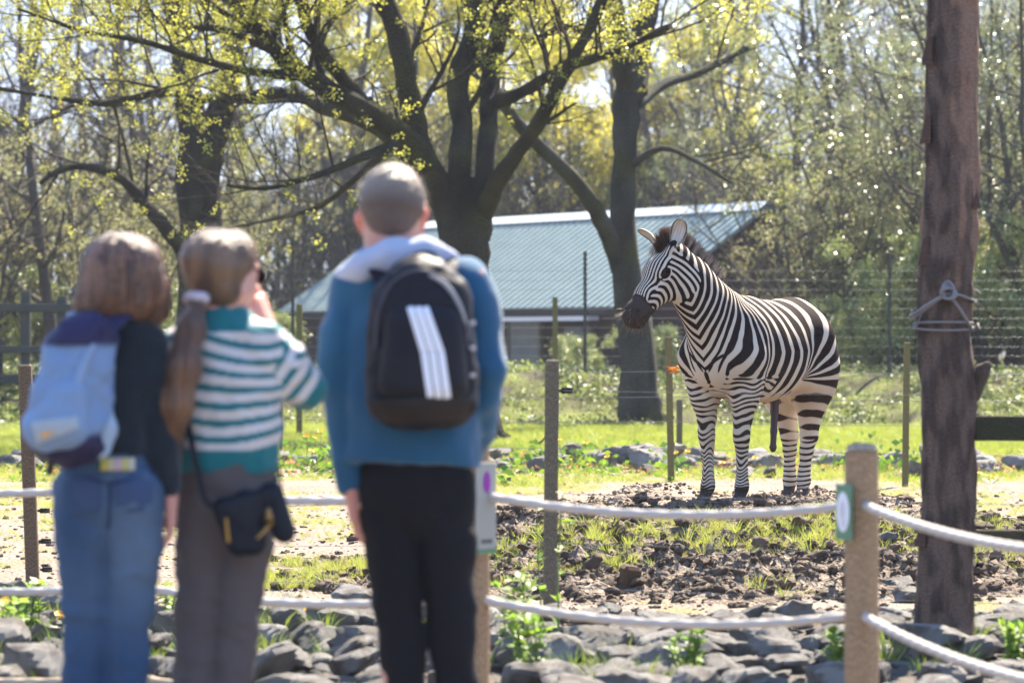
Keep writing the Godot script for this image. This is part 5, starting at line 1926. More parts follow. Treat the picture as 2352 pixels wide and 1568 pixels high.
func make_zebra() -> void:
	rng.seed = 81
	var base := Vector3(1.576, 0, -24.6)
	base.y = 0.272
	var z := thing("zebra", "striped zebra standing alert on the earth mound, head turned to the left", "zebra", base, "", deg_to_rad(-31.0))
	z.scale = Vector3.ONE * 1.026
	var skin := zebra_body().skin(0.012)
	skin = subdivide(subdivide(skin))
	for i in skin.v.size():
		skin.c[i] = zebra_color(skin.v[i], skin.n[i])
	part("body", skin, mats.coat, z)
	# hooves
	for q in [Vector3(0.124, 0, 0.49), Vector3(-0.124, 0, 0.48), Vector3(0.066, 0, -0.472), Vector3(-0.067, 0, -0.552)]:
		var h := MB.new()
		var rows := []
		for i in 5:
			var t := i / 4.0
			var ring := []
			for j in 18:
				var a := TAU * j / 18
				var r := lerpf(0.058, 0.041, t)
				ring.append(q + Vector3(cos(a) * r * 0.92, t * 0.068 - 0.012, sin(a) * r * (1.12 if sin(a) > 0 else 0.85) + lerpf(0.022, -0.005, t)))
			rows.append(ring)
		h.col = Color(0.12, 0.10, 0.09)
		h.grid(rows)
		part("hoof", h, mats.rock, z)
	# ears
	for s in [1.0, -1.0]:
		var m := MB.new()
		var inner := MB.new()
		if s > 0:
			make_ear(m, inner, hd(-0.045, 0.055, 0.066), hd(-0.045, 0.055, 0.066) + Vector3(0.045, 0.158, 0.0), Vector3(0.35, -0.05, 0.95), 0.054)
		else:
			make_ear(m, inner, hd(-0.03, 0.06, -0.07), hd(-0.03, 0.06, -0.07) + Vector3(-0.135, 0.105, 0.03), Vector3(-0.55, -0.45, 0.65), 0.048)
		var e := part("ear", m, mats.coat, z)
		obj("ear_lining", inner.mesh(), mats.coat, e)
	# eyes and lids
	for s in [1.0, -1.0]:
		var m := MB.new()
		m.col = Color(0.012, 0.008, 0.007)
		var o := hd(0.151, 0.020, 0.078 * s)
		m.ball(o, Basis(HEAD_AXIS * 0.021, HEAD_TOP * 0.0185, HEAD_LEFT * 0.017), 18)
		part("eye", m, mats.gloss, z)
		var lid := MB.new()
		lid.col = Color(0.035, 0.026, 0.023)
		var p := []
		var r := []
		for i in 9:
			var f := lerpf(-0.15, PI + 0.15, i / 8.0)
			p.append(o + HEAD_AXIS * 0.024 * cos(f) + HEAD_TOP * (0.011 * sin(f) + 0.003) + HEAD_LEFT * s * (0.010 + 0.006 * sin(f)))
			r.append(0.0065 if i > 0 and i < 8 else 0.004)
		lid.tube(p, r, 7)
		part("eyelid", lid, mats.coat, z)
	# mane: a stiff brush that carries the bands of the neck
	var crest := wander_line([hd(0.03, 0.082, 0.0), hd(-0.03, 0.085, 0.0), Vector3(-0.118, 1.585, 0.825), Vector3(-0.09, 1.52, 0.715), Vector3(-0.05, 1.435, 0.61), Vector3(-0.015, 1.345, 0.52), Vector3(0, 1.285, 0.445)])
	var mane := MB.new()
	for i in 9000:
		var t := rnd(0.0, 1.0)
		var k := t * (crest.size() - 1.01)
		var j := int(k)
		var p: Vector3 = crest[j].lerp(crest[j + 1], k - j)
		var along: Vector3 = (crest[j + 1] - crest[j]).normalized()
		var side := Vector3(0.95, 0.0, 0.3).normalized()
		var up := along.cross(side).normalized()
		if up.y < 0.0:
			up = -up
		var off := rng.randfn() * 0.011
		p += side * off - up * 0.014
		var tall := 0.02 + 0.098 * smoothstep(0.0, 0.22, t) * smoothstep(1.03, 0.70, t)
		tall *= rnd(0.82, 1.05)
		var dir := (up + side * off * 9.0 + along * rnd(-0.16, 0.12) - along * (0.35 * smoothstep(0.3, 0.0, t))).normalized()
		var ph := zebra_phase(Vector3(0.1, p.y, p.z))
		var band := smoothstep(-0.25, 0.25, cos(TAU * ph) - 0.2 + rnd(-0.3, 0.3))
		if t < 0.2:
			band = maxf(band, smoothstep(0.24, 0.12, t))
		var root := Color(0.66, 0.58, 0.5).lerp(Color(0.028, 0.02, 0.017).lerp(Color(0.08, 0.045, 0.03), smoothstep(0.3, 0.1, t)), band)
		hair_blade(mane, p, dir, tall, 0.0019, side.rotated(up, rnd(-1.2, 1.2)), along * rnd(-0.012, 0.012), root, Color(0.26, 0.13, 0.075).lerp(Color(0.09, 0.05, 0.035), rnd(0, 1)))
	part("mane", mane, mats.hair, z).set_meta("kind", "stuff")
	# pale tuft at the roots of the ears
	var tuft := MB.new()
	for i in 320:
		var s := -1.0 if i % 3 else 1.0
		var p := hd(rnd(-0.03, 0.02), rnd(0.05, 0.085), rnd(0.045, 0.08) * s)
		hair_blade(tuft, p, (HEAD_LEFT * s * 0.8 + HEAD_TOP * rnd(-0.2, 0.6) + HEAD_AXIS * rnd(0.0, 0.6)).normalized(), rnd(0.03, 0.06), 0.001, Vector3.UP, Vector3.DOWN * 0.01, Color(0.6, 0.5, 0.4), Color(0.6, 0.45, 0.33))
	part("ear_tuft", tuft, mats.hair, z).set_meta("kind", "stuff")
	# whiskers
	var wk := MB.new()
	for i in 150:
		var a := rnd(0, 1)
		var s := rnd(-1, 1)
		var p := hd(rnd(0.43, 0.50), rnd(-0.11, 0.02), s * 0.05)
		var out := (HEAD_LEFT * s * 0.8 + HEAD_AXIS * rnd(0.3, 1.0) - HEAD_TOP * rnd(0.0, 0.9)).normalized()
		if a < 0.35:
			p = hd(rnd(0.43, 0.50), rnd(0.0, 0.05), s * 0.04)
			out = (HEAD_TOP * rnd(0.2, 0.8) + HEAD_AXIS * rnd(0.3, 0.9) + HEAD_LEFT * s).normalized()
		var l := rnd(0.03, 0.085)
		wk.tube([p, p + out * l * 0.5 + Vector3.DOWN * 0.003, p + out * l + Vector3.DOWN * 0.016], [0.0009, 0.0008, 0.0004], 3, false, [Color(0.05, 0.03, 0.02), Color(0.16, 0.09, 0.05), Color(0.28, 0.16, 0.09)])
	part("whiskers", wk, mats.hair, z).set_meta("kind", "stuff")
	# tail
	var tl := Body.new()
	tl.chain([Vector3(-0.01, 1.14, -0.66), Vector3(-0.03, 1.03, -0.755), Vector3(-0.04, 0.86, -0.775), Vector3(-0.045, 0.68, -0.77)], [0.04, 0.034, 0.024, 0.017], 0.03)
	var ts := tl.skin(0.01)
	for i in ts.c.size():
		ts.c[i] = Color(0.55, 0.47, 0.39).lerp(Color(0.03, 0.022, 0.02), smoothstep(-0.2, 0.2, cos(TAU * ts.v[i].y / 0.045)))
	part("tail", ts, mats.coat, z)
	var tf := MB.new()
	for i in 240:
		var p := Vector3(-0.043 + rnd(-0.012, 0.012), rnd(0.66, 0.80), -0.772 + rnd(-0.012, 0.012))
		hair_blade(tf, p, Vector3(rnd(-0.1, 0.1), -1, rnd(-0.1, 0.1)).normalized(), rnd(0.2, 0.34), 0.0016, Vector3(rnd(-1, 1), 0, rnd(-1, 1)).normalized(), Vector3.ZERO, Color(0.03, 0.022, 0.02), Color(0.05, 0.035, 0.03))
	part("tail_tuft", tf, mats.hair, z).set_meta("kind", "stuff")
	# the stallion's sheath
	var sh := Body.new()
	sh.chain([Vector3(0.0, 0.66, -0.235), Vector3(0.0, 0.56, -0.228), Vector3(0.002, 0.44, -0.215), Vector3(0.002, 0.335, -0.205)], [0.034, 0.024, 0.021, 0.019], 0.015)
	sh.bone(Vector3(0.002, 0.335, -0.205), Vector3(0.002, 0.325, -0.204), 0.024, 0.020, 0.01)
	var ss := sh.skin(0.006)
	for i in ss.c.size():
		ss.c[i] = Color(0.075, 0.055, 0.06)
	part("sheath", ss, mats.nylon, z)
# ---------------------------------------------------------------- the three visitors, seen from behind
func tint(m: MB, c: Color) -> MB:
	for i in m.c.size():
		m.c[i] = c
	return m

func touch(b: Body, px: float, py: float, d: float, lift := 0.0) -> Vector3:      # the point of a body that is met first when coming from the path
	var p := at(px, py, d - 0.5)
	var way := (at(px, py, d + 0.5) - p).normalized()
	for i in 60:
		var e := Body.field(b.bones, p)
		if e < 0.0015:
			break
		p += way * maxf(e * 0.8, 0.001)
		if p.z < -d - 0.4:
			break
	return p - way * lift

func patch(m: MB, b: Body, q: Array, d: float, lift: float, nu := 6, nv := 6) -> void:      # a sewn-on panel between four measured corners, with its own thickness
	var rows := []
	for i in range(nv + 1, -2, -1):
		var row := []
		for j in range(-1, nu + 2):
			var u := clampf(float(j) / nu, 0.0, 1.0)
			var v := clampf(float(i) / nv, 0.0, 1.0)
			var a: Vector2 = q[0].lerp(q[1], u).lerp(q[3].lerp(q[2], u), v)
			var edge := i < 0 or j < 0 or i > nv or j > nu
			row.append(touch(b, a.x, a.y, d, -0.004 if edge else lift))
		rows.append(row)
	m.grid(rows, false)

func hand(b: Body, wrist: Vector3, dir: Vector3, palm: Vector3, thumb: Vector3, size: float, curl: float) -> void:
	var f := dir.normalized()
	var t := (thumb - f * thumb.dot(f)).normalized()
	var p := (palm - f * palm.dot(f) - t * palm.dot(t)).normalized()
	b.bone(wrist - f * 0.04 * size, wrist, 0.026 * size, 0.025 * size, 0.02, p, 0.75)
	for k in 4:
		b.bone(wrist + t * (k - 1.5) * -0.012 * size, wrist + f * 0.075 * size + t * (k - 1.5) * -0.018 * size, 0.017 * size, 0.0125 * size, 0.014)
	var lens := [0.072, 0.081, 0.076, 0.058]
	for k in 4:
		var o := wrist + f * 0.078 * size + t * (k - 1.5) * -0.0195 * size
		var way := f
		for s in 3:
			way = way.rotated(t, curl * [0.5, 0.9, 0.7][s] * (1.0 if t.cross(f).dot(p) > 0.0 else -1.0)).normalized()
			var l: float = lens[k] * size * [0.45, 0.31, 0.24][s]
			b.bone(o, o + way * l, (0.0092 - s * 0.0008) * size, (0.0086 - s * 0.0009) * size, 0.004)
			o += way * l
	var o2 := wrist + f * 0.02 * size + t * 0.022 * size
	var w2 := (f * 0.75 + t * 0.65 + p * 0.25).normalized()
	b.bone(o2, o2 + w2 * 0.038 * size, 0.015 * size, 0.0115 * size, 0.012)
	o2 += w2 * 0.038 * size
	w2 = (w2 + f * 0.5 + p * 0.2).normalized()
	b.bone(o2, o2 + w2 * 0.03 * size, 0.0112 * size, 0.0098 * size, 0.004)
	b.bone(o2 + w2 * 0.03 * size, o2 + (w2 + f * 0.3).normalized() * 0.055 * size, 0.0098 * size, 0.008 * size, 0.004)

func shoe(foot: Vector3, toe: Vector3, c: Color, t: Node3D) -> void:
	var b := Body.new()
	b.chain([foot + Vector3(0, 0.05, 0) - toe * 0.05, foot + Vector3(0, 0.05, 0) + toe * 0.06, foot + Vector3(0, 0.035, 0) + toe * 0.17], [0.045, 0.046, 0.034], 0.03)
	b.bone(foot + Vector3(0, 0.10, 0) - toe * 0.03, foot + Vector3(0, 0.06, 0), 0.042, 0.045, 0.03)
	var s := part("shoe", tint(b.skin(0.012), c), mats.nylon, t)
	var sole := MB.new()
	sole.col = Color(0.5, 0.5, 0.48)
	sole.bar(foot + Vector3(0, 0.012, 0) - toe * 0.09, foot + Vector3(0, 0.012, 0) + toe * 0.2, 0.09, 0.022, Vector3.UP, 0.006)
	obj("sole", sole.mesh(-t.position), mats.plain, s)

func folds(b: Body, amount: float, key: int) -> Body:
	b.wrinkle = amount
	b.noise = FastNoiseLite.new()
	b.noise.noise_type = FastNoiseLite.TYPE_SIMPLEX
	b.noise.fractal_octaves = 2
	b.noise.frequency = 1.0
	b.noise.seed = key
	b.stretch = Vector3(8, 11, 8)
	return b

func strap(m: MB, p: Array, w: float, thick: float, out: Array) -> void:      # a webbing band laid along points, out: which way its face looks
	var pts := wander_line(p)
	var last := []
	for i in pts.size():
		var k := clampi(int(round(i / 4.0)), 0, out.size() - 1)
		var along: Vector3 = (pts[mini(i + 1, pts.size() - 1)] - pts[maxi(i - 1, 0)]).normalized()
		var o: Vector3 = out[k]
		var side := along.cross(o).normalized() * w * 0.5
		var up := side.cross(along).normalized() * thick * 0.5
		if up.dot(o) < 0.0:
			up = -up
		var now := [pts[i] - side + up, pts[i] + side + up, pts[i] + side - up, pts[i] - side - up]
		if last.size():
			for e in 4:
				m.quad(last[e], last[(e + 1) % 4], now[(e + 1) % 4], now[e], (last[e] + last[(e + 1) % 4]) / 2.0 - (last[0] + last[2]) / 2.0)
		else:
			m.quad(now[0], now[1], now[2], now[3], -along)
		last = now
	m.quad(last[0], last[1], last[2], last[3], pts[-1] - pts[-2])

func face(b: Body, head: Vector3, look: Vector3, size: float) -> void:      # nose, brow, cheeks, lips and chin on the side the head looks to
	var f := look.normalized()
	var u := (Vector3.UP - f * f.y).normalized()
	var s := f.cross(u)
	b.bone(head + (f * 0.035 - u * 0.03) * size, head + (f * 0.048 - u * 0.085) * size, 0.062 * size, 0.040 * size, 0.03)
	b.bone(head + (f * 0.06 - u * 0.105) * size, head + (f * 0.064 - u * 0.11) * size, 0.024 * size, 0.02 * size, 0.03)
	b.bone(head + (f * 0.092 - u * 0.01) * size, head + (f * 0.112 - u * 0.05) * size, 0.010 * size, 0.013 * size, 0.014)
	b.bone(head + (f * 0.078 - u * 0.078 - s * 0.016) * size, head + (f * 0.078 - u * 0.078 + s * 0.016) * size, 0.012 * size, 0.012 * size, 0.012)
	for k in [-1.0, 1.0]:
		b.bone(head + (f * 0.066 + u * 0.01 + s * k * 0.03) * size, head + (f * 0.056 + u * 0.01 + s * k * 0.05) * size, 0.022 * size, 0.02 * size, 0.02)
		b.bone(head + (f * 0.055 - u * 0.045 + s * k * 0.036) * size, head + (f * 0.03 - u * 0.06 + s * k * 0.05) * size, 0.026 * size, 0.026 * size, 0.03)
		b.carve(head + (f * 0.094 - u * 0.008 + s * k * 0.032) * size, head + (f * 0.09 - u * 0.008 + s * k * 0.042) * size, 0.011 * size, 0.011 * size, 0.012)

func eyes(t: Node3D, head: Vector3, look: Vector3, size: float) -> void:
	var f := look.normalized()
	var u := (Vector3.UP - f * f.y).normalized()
	var s := f.cross(u)
	for k in [-1.0, 1.0]:
		var m := MB.new()
		m.col = Color(0.55, 0.52, 0.5)
		var o: Vector3 = head + (f * 0.080 - u * 0.008 + s * k * 0.035) * size
		m.ball(o, Basis.from_scale(Vector3.ONE * 0.0115 * size), 10)
		m.col = Color(0.03, 0.02, 0.015)
		m.ball(o + f * 0.0075 * size, Basis.from_scale(Vector3.ONE * 0.0055 * size), 8)
		part("eye", m, mats.gloss, t)

func make_people() -> void:
	make_boy()
	make_striped_woman()
	make_rucksack_woman()

func make_boy() -> void:
	var d := 10.5
	var j := func(px: float, py: float, near := 0.0) -> Vector3: return at(px, py, d - near)
	var skin_c := Color(0.50, 0.27, 0.20)
	var foot_l := Vector3(at(915, 784, d).x, 0, -d)
	var foot_r := Vector3(at(1052, 784, d).x, 0, -d - 0.05)
	var t := thing("person", "tall person with cropped fair hair in a blue fleece and black trousers", "person", Vector3((foot_l.x + foot_r.x) / 2, 0, -d), "visitors at the rope fence")
	var head: Vector3 = j.call(899, 474, -0.005)
	var look := Vector3(0.35, -0.03, -0.94)
	var b := Body.new()
	b.bone(head + Vector3(0, 0.022, 0.022), head + Vector3(0, 0.012, -0.035), 0.084, 0.080, 0.03)
	face(b, head, look, 1.08)
	b.chain([head + Vector3(0, -0.04, 0.015), j.call(897, 555), j.call(903, 620)], [0.070, 0.066, 0.08], 0.03)
	b.chain([j.call(905, 640), j.call(930, 800), j.call(948, 1000)], [0.08, 0.085, 0.085], 0.05)
	b.chain([j.call(820, 660), j.call(770, 870), j.call(806, 1105)], [0.05, 0.04, 0.028], 0.03)
	b.chain([j.call(1080, 650), j.call(1110, 880, -0.02), j.call(1082, 1035, -0.2)], [0.05, 0.035, 0.026], 0.03)
	b.bone(j.call(820, 660), j.call(1080, 650), 0.05, 0.05, 0.03)
	for s in 2:
		b.chain([j.call([885, 1020][s], 1080), j.call([907, 1032][s], 1400), foot_l + Vector3(0, 0.09, 0) if s == 0 else foot_r + Vector3(0, 0.09, 0)], [0.06, 0.044, 0.035], 0.03)
	for q in [[825, 500, 833, 528], [973, 492, 966, 520]]:      # ears
		b.bone(j.call(q[0], q[1], 0.0), j.call(q[2], q[3], -0.01), 0.024, 0.015, 0.010, Vector3(1, 0, -0.35), 0.6)
	var m := b.skin(0.010)
	for i in m.v.size():
		var p := m.v[i]
		var ear := smoothstep(0.076, 0.084, absf(p.x - head.x)) if p.y > head.y - 0.11 and p.y < head.y else 0.0
		m.c[i] = skin_c.lerp(Color(0.55, 0.17, 0.12), ear * 0.8)
	var hb := Body.new()
	hand(hb, j.call(808, 1128, 0.0), Vector3(0.08, -1, -0.02), Vector3(1, 0, -0.2), Vector3(-0.1, 0, -1), 1.0, 0.35)
	hand(hb, j.call(1078, 1050, -0.22), Vector3(-0.3, -0.8, -0.3), Vector3(-1, 0, 0.2), Vector3(0, 0, -1), 1.0, 0.4)
	m.add(tint(hb.skin(0.004), Color(0.52, 0.25, 0.19)))
	part("body", m, mats.skin, t)
	eyes(t, head, look, 1.08)
	var h := Body.new()
	h.bone(head + Vector3(0.002, 0.024, 0.018), head + Vector3(0.002, 0.016, -0.03), 0.088, 0.087, 0.03)
	h.bone(head + Vector3(0.002, -0.015, 0.03), head + Vector3(0.0, -0.032, 0.036), 0.079, 0.068, 0.03)
	h.bone(head + Vector3(0.01, 0.068, -0.02), head + Vector3(0.0, 0.06, 0.02), 0.045, 0.04, 0.04)
	h.carve(head + Vector3(0.035, -0.06, -0.11), head + Vector3(0.03, -0.03, -0.12), 0.085, 0.08, 0.02)
	folds(h, 0.004, 3).stretch = Vector3(60, 60, 60)
	var hm := h.skin(0.007)
	for i in hm.c.size():
		var y := hm.v[i].y - head.y
		hm.c[i] = Color(0.20, 0.13, 0.10).lerp(Color(0.52, 0.40, 0.29), smoothstep(0.0, 0.09, y)).lerp(Color(0.30, 0.18, 0.14), smoothstep(-0.04, -0.10, y))
	var tuft := MB.new()
	rng.seed = 91
	for i in 900:
		var a := rnd(0, TAU)
		var e := acos(rnd(-0.15, 1.0))
		var u := Vector3(sin(e) * cos(a), cos(e), sin(e) * sin(a))
		var p := head + Vector3(0.002, 0.020, -0.004) + u * Vector3(0.084, 0.088, 0.094)
		hair_blade(tuft, p, (u + Vector3(rnd(-0.6, 0.6), rnd(-0.1, 0.5), rnd(-0.6, 0.6))).normalized(), rnd(0.012, 0.03), 0.0012, u.cross(Vector3(0.3, 0.9, 0.2)).normalized(), Vector3.ZERO, Color(0.26, 0.19, 0.14), Color(0.38, 0.29, 0.21))
	var ho := part("hair", hm, mats.hair, t)
	obj("loose_hair", tuft.mesh(-t.position), mats.hair, ho).set_meta("kind", "stuff")
	# fleece
	var f := Body.new()
	f.chain([j.call(908, 640), j.call(925, 710), j.call(940, 820), j.call(948, 950), j.call(950, 1042)], [0.125, 0.162, 0.168, 0.172, 0.188], 0.05, Vector3.BACK, 0.70)
	f.bone(j.call(905, 622), j.call(828, 668), 0.060, 0.066, 0.05)
	f.bone(j.call(905, 615), j.call(1066, 652), 0.060, 0.068, 0.05)
	f.cut(j.call(948, 1066), Vector3(-0.07, -1, 0))
	f.chain([j.call(818, 662), j.call(788, 760), j.call(778, 880), j.call(792, 1000), j.call(808, 1108)], [0.068, 0.062, 0.057, 0.050, 0.041], 0.012)
	f.chain([j.call(1072, 648), j.call(1104, 740), j.call(1116, 850, 0.02), j.call(1106, 905, 0.0), j.call(1096, 985, -0.12), j.call(1078, 1040, -0.2)], [0.070, 0.064, 0.060, 0.058, 0.051, 0.041], 0.012)
	folds(f, 0.013, 11).stretch = Vector3(5, 4.2, 5)
	part("fleece", tint(f.skin(0.012), Color(0.020, 0.105, 0.20)), mats.fleece, t)
	var hood := Body.new()
	hood.chain([j.call(786, 634, 0.03), j.call(835, 610, 0.09), j.call(900, 590, 0.11), j.call(975, 578, 0.10), j.call(1042, 590, 0.06)], [0.020, 0.034, 0.040, 0.034, 0.018], 0.04)
	hood.chain([j.call(848, 592, 0.03), j.call(905, 574, 0.075), j.call(965, 566, 0.05)], [0.028, 0.030, 0.026], 0.03)
	hood.bone(j.call(860, 606, -0.04), j.call(960, 592, -0.04), 0.05, 0.045, 0.04)
	folds(hood, 0.006, 12)
	part("hood", tint(hood.skin(0.009), Color(0.44, 0.49, 0.62)), mats.fleece, t)
	# trousers
	var q := Body.new()
	q.chain([j.call(952, 1040), j.call(953, 1130)], [0.140, 0.150], 0.04, Vector3.BACK, 0.72)
	q.cut(j.call(952, 1020), Vector3.UP)
	q.chain([j.call(893, 1110), j.call(903, 1240), j.call(913, 1380), j.call(930, 1568), foot_l + Vector3(0, 0.08, 0)], [0.088, 0.083, 0.069, 0.058, 0.055], 0.010)
	q.chain([j.call(1015, 1110), j.call(1022, 1240), j.call(1033, 1380), j.call(1047, 1568), foot_r + Vector3(0, 0.08, 0)], [0.088, 0.084, 0.07, 0.058, 0.055], 0.010)
	folds(q, 0.010, 13).stretch = Vector3(6, 7, 6)
	part("trousers", tint(q.skin(0.013), Color(0.013, 0.013, 0.019)), mats.denim, t)
	shoe(foot_l, Vector3(-0.1, 0, -1), Color(0.03, 0.03, 0.035), t)
	shoe(foot_r, Vector3(0.15, 0, -1), Color(0.03, 0.03, 0.035), t)
	# rucksack
	var k := thing("backpack", "black backpack with three white bars on the tall person's back", "backpack", j.call(968, 980, 0.2))
	var p := Body.new()
	p.bone(j.call(905, 700, 0.18), j.call(902, 915, 0.19), 0.070, 0.074, 0.05)
	p.bone(j.call(1026, 690, 0.18), j.call(1035, 915, 0.19), 0.070, 0.074, 0.05)
	p.bone(j.call(962, 660, 0.19), j.call(968, 912, 0.22), 0.088, 0.086, 0.06)
	folds(p, 0.007, 14)
	part("main_body", tint(p.skin(0.009), Color(0.012, 0.0125, 0.021)), mats.nylon, k)
	var fp := Body.new()
	fp.bone(j.call(925, 745, 0.245), j.call(915, 880, 0.25), 0.050, 0.054, 0.04)
	fp.bone(j.call(1020, 745, 0.245), j.call(1030, 880, 0.25), 0.050, 0.054, 0.04)
	fp.bone(j.call(970, 735, 0.255), j.call(972, 885, 0.26), 0.052, 0.054, 0.05)
	var fm := fp.skin(0.008)
	for i in fm.c.size():
		fm.c[i] = Color(0.0125, 0.013, 0.023).lerp(Color(0.024, 0.019, 0.018), smoothstep(at(0, 800, d).y, at(0, 815, d).y, fm.v[i].y) * 0.0 + smoothstep(at(0, 800, d).y, at(0, 825, d).y, fm.v[i].y) * 0.6)
	part("front_pocket", fm, mats.nylon, k)
	var bp := MB.new()
	bp.col = Color(0.034, 0.024, 0.022)
	patch(bp, p, [Vector2(852, 918), Vector2(1090, 908), Vector2(1065, 962), Vector2(885, 970)], d, 0.006, 14, 5)
	part("bottom_panel", bp, mats.nylon, k)
	for s in 3:
		var bar := MB.new()
		bar.col = Color(0.74, 0.74, 0.78)
		var x0: float = 934 + s * 17.5
		var x1: float = 966 + s * 19.5
		var x2: float = 981 + s * 19.5
		patch(bar, fp, [Vector2(x0, 706), Vector2(x0 + 14.5, 702), Vector2(x1 + 16, 808), Vector2(x1, 812)], d, 0.003, 3, 8)
		patch(bar, fp, [Vector2(x1, 812.5), Vector2(x1 + 16, 808.5), Vector2(x2 + 16, 913), Vector2(x2, 917)], d, 0.003, 3, 8)
		part("white_bar", bar, mats.plain, k)
	var zp := MB.new()
	zp.col = Color(0.10, 0.10, 0.12)
	var zpts := []
	for a in [[862, 800], [868, 720], [900, 650], [960, 620], [1020, 645], [1064, 715], [1074, 800]]:
		zpts.append(touch(p, a[0], a[1], d, 0.002))
	zp.tube(wander_line(zpts), widths([0.004, 0.004, 0.004, 0.004, 0.004, 0.004, 0.004]), 6)
	part("zip", zp, mats.nylon, k)
	var rp := MB.new()
	rp.col = Color(0.42, 0.42, 0.44)
	var rpts := []
	for a in [[985, 632], [1020, 650], [1050, 690], [1068, 735], [1076, 780]]:
		rpts.append(touch(p, a[0], a[1], d, 0.004))
	rp.tube(wander_line(rpts), widths([0.003, 0.007, 0.007, 0.005, 0.002]), 6)
	part("pale_piping", rp, mats.nylon, k)
	for s in 2:
		var po := Body.new()
		var ox: float = [866.0, 1072.0][s]
		po.bone(j.call(ox, 850, 0.17), j.call(ox + [6, -6][s], 920, 0.18), 0.034, 0.038, 0.02)
		folds(po, 0.004, 40 + s)
		part("side_pocket", tint(po.skin(0.008), Color(0.018, 0.017, 0.024)), mats.nylon, k)
	for s in 2:
		var st := MB.new()
		st.col = Color(0.014, 0.015, 0.024)
		var x: float = [862.0, 1028.0][s]
		strap(st, [j.call(x + [25, -5][s], 650, 0.16), j.call(x, 606, 0.10), j.call(x - 4, 590, 0.0), j.call(x - 6, 620, -0.11), j.call(x - 12 + s * 10, 760, -0.15), j.call(x - 20 + s * 50, 880, -0.06), j.call(x + [20, 0][s], 930, 0.15)], 0.055, 0.012, [Vector3(0, 0.5, 1), Vector3(0, 1, 0.4), Vector3(0, 1, -0.2), Vector3(0, 0.3, -1), Vector3(0, 0, -1), Vector3(-1 + s * 2, 0, 0), Vector3(-1 + s * 2, 0, 0)])
		part("shoulder_strap", st, mats.nylon, k)
	var hl := MB.new()
	hl.col = Color(0.02, 0.02, 0.03)
	strap(hl, [j.call(935, 632, 0.2), j.call(945, 590, 0.19), j.call(975, 578, 0.18), j.call(1005, 590, 0.18), j.call(1010, 630, 0.2)], 0.026, 0.008, [Vector3(-1, 0, 0), Vector3(-0.5, 1, 0), Vector3(0, 1, 0), Vector3(0.5, 1, 0), Vector3(1, 0, 0)])
	part("carry_loop", hl, mats.nylon, k)
	for s in 3:
		var bk := MB.new()
		bk.col = Color(0.35, 0.36, 0.38)
		bk.box(Transform3D(Basis.IDENTITY, touch(p, 1085, [742, 800, 862][s], d, 0.004)), Vector3(0.018, 0.012, 0.008), 0.002)
		part("buckle", bk, mats.metal, k)

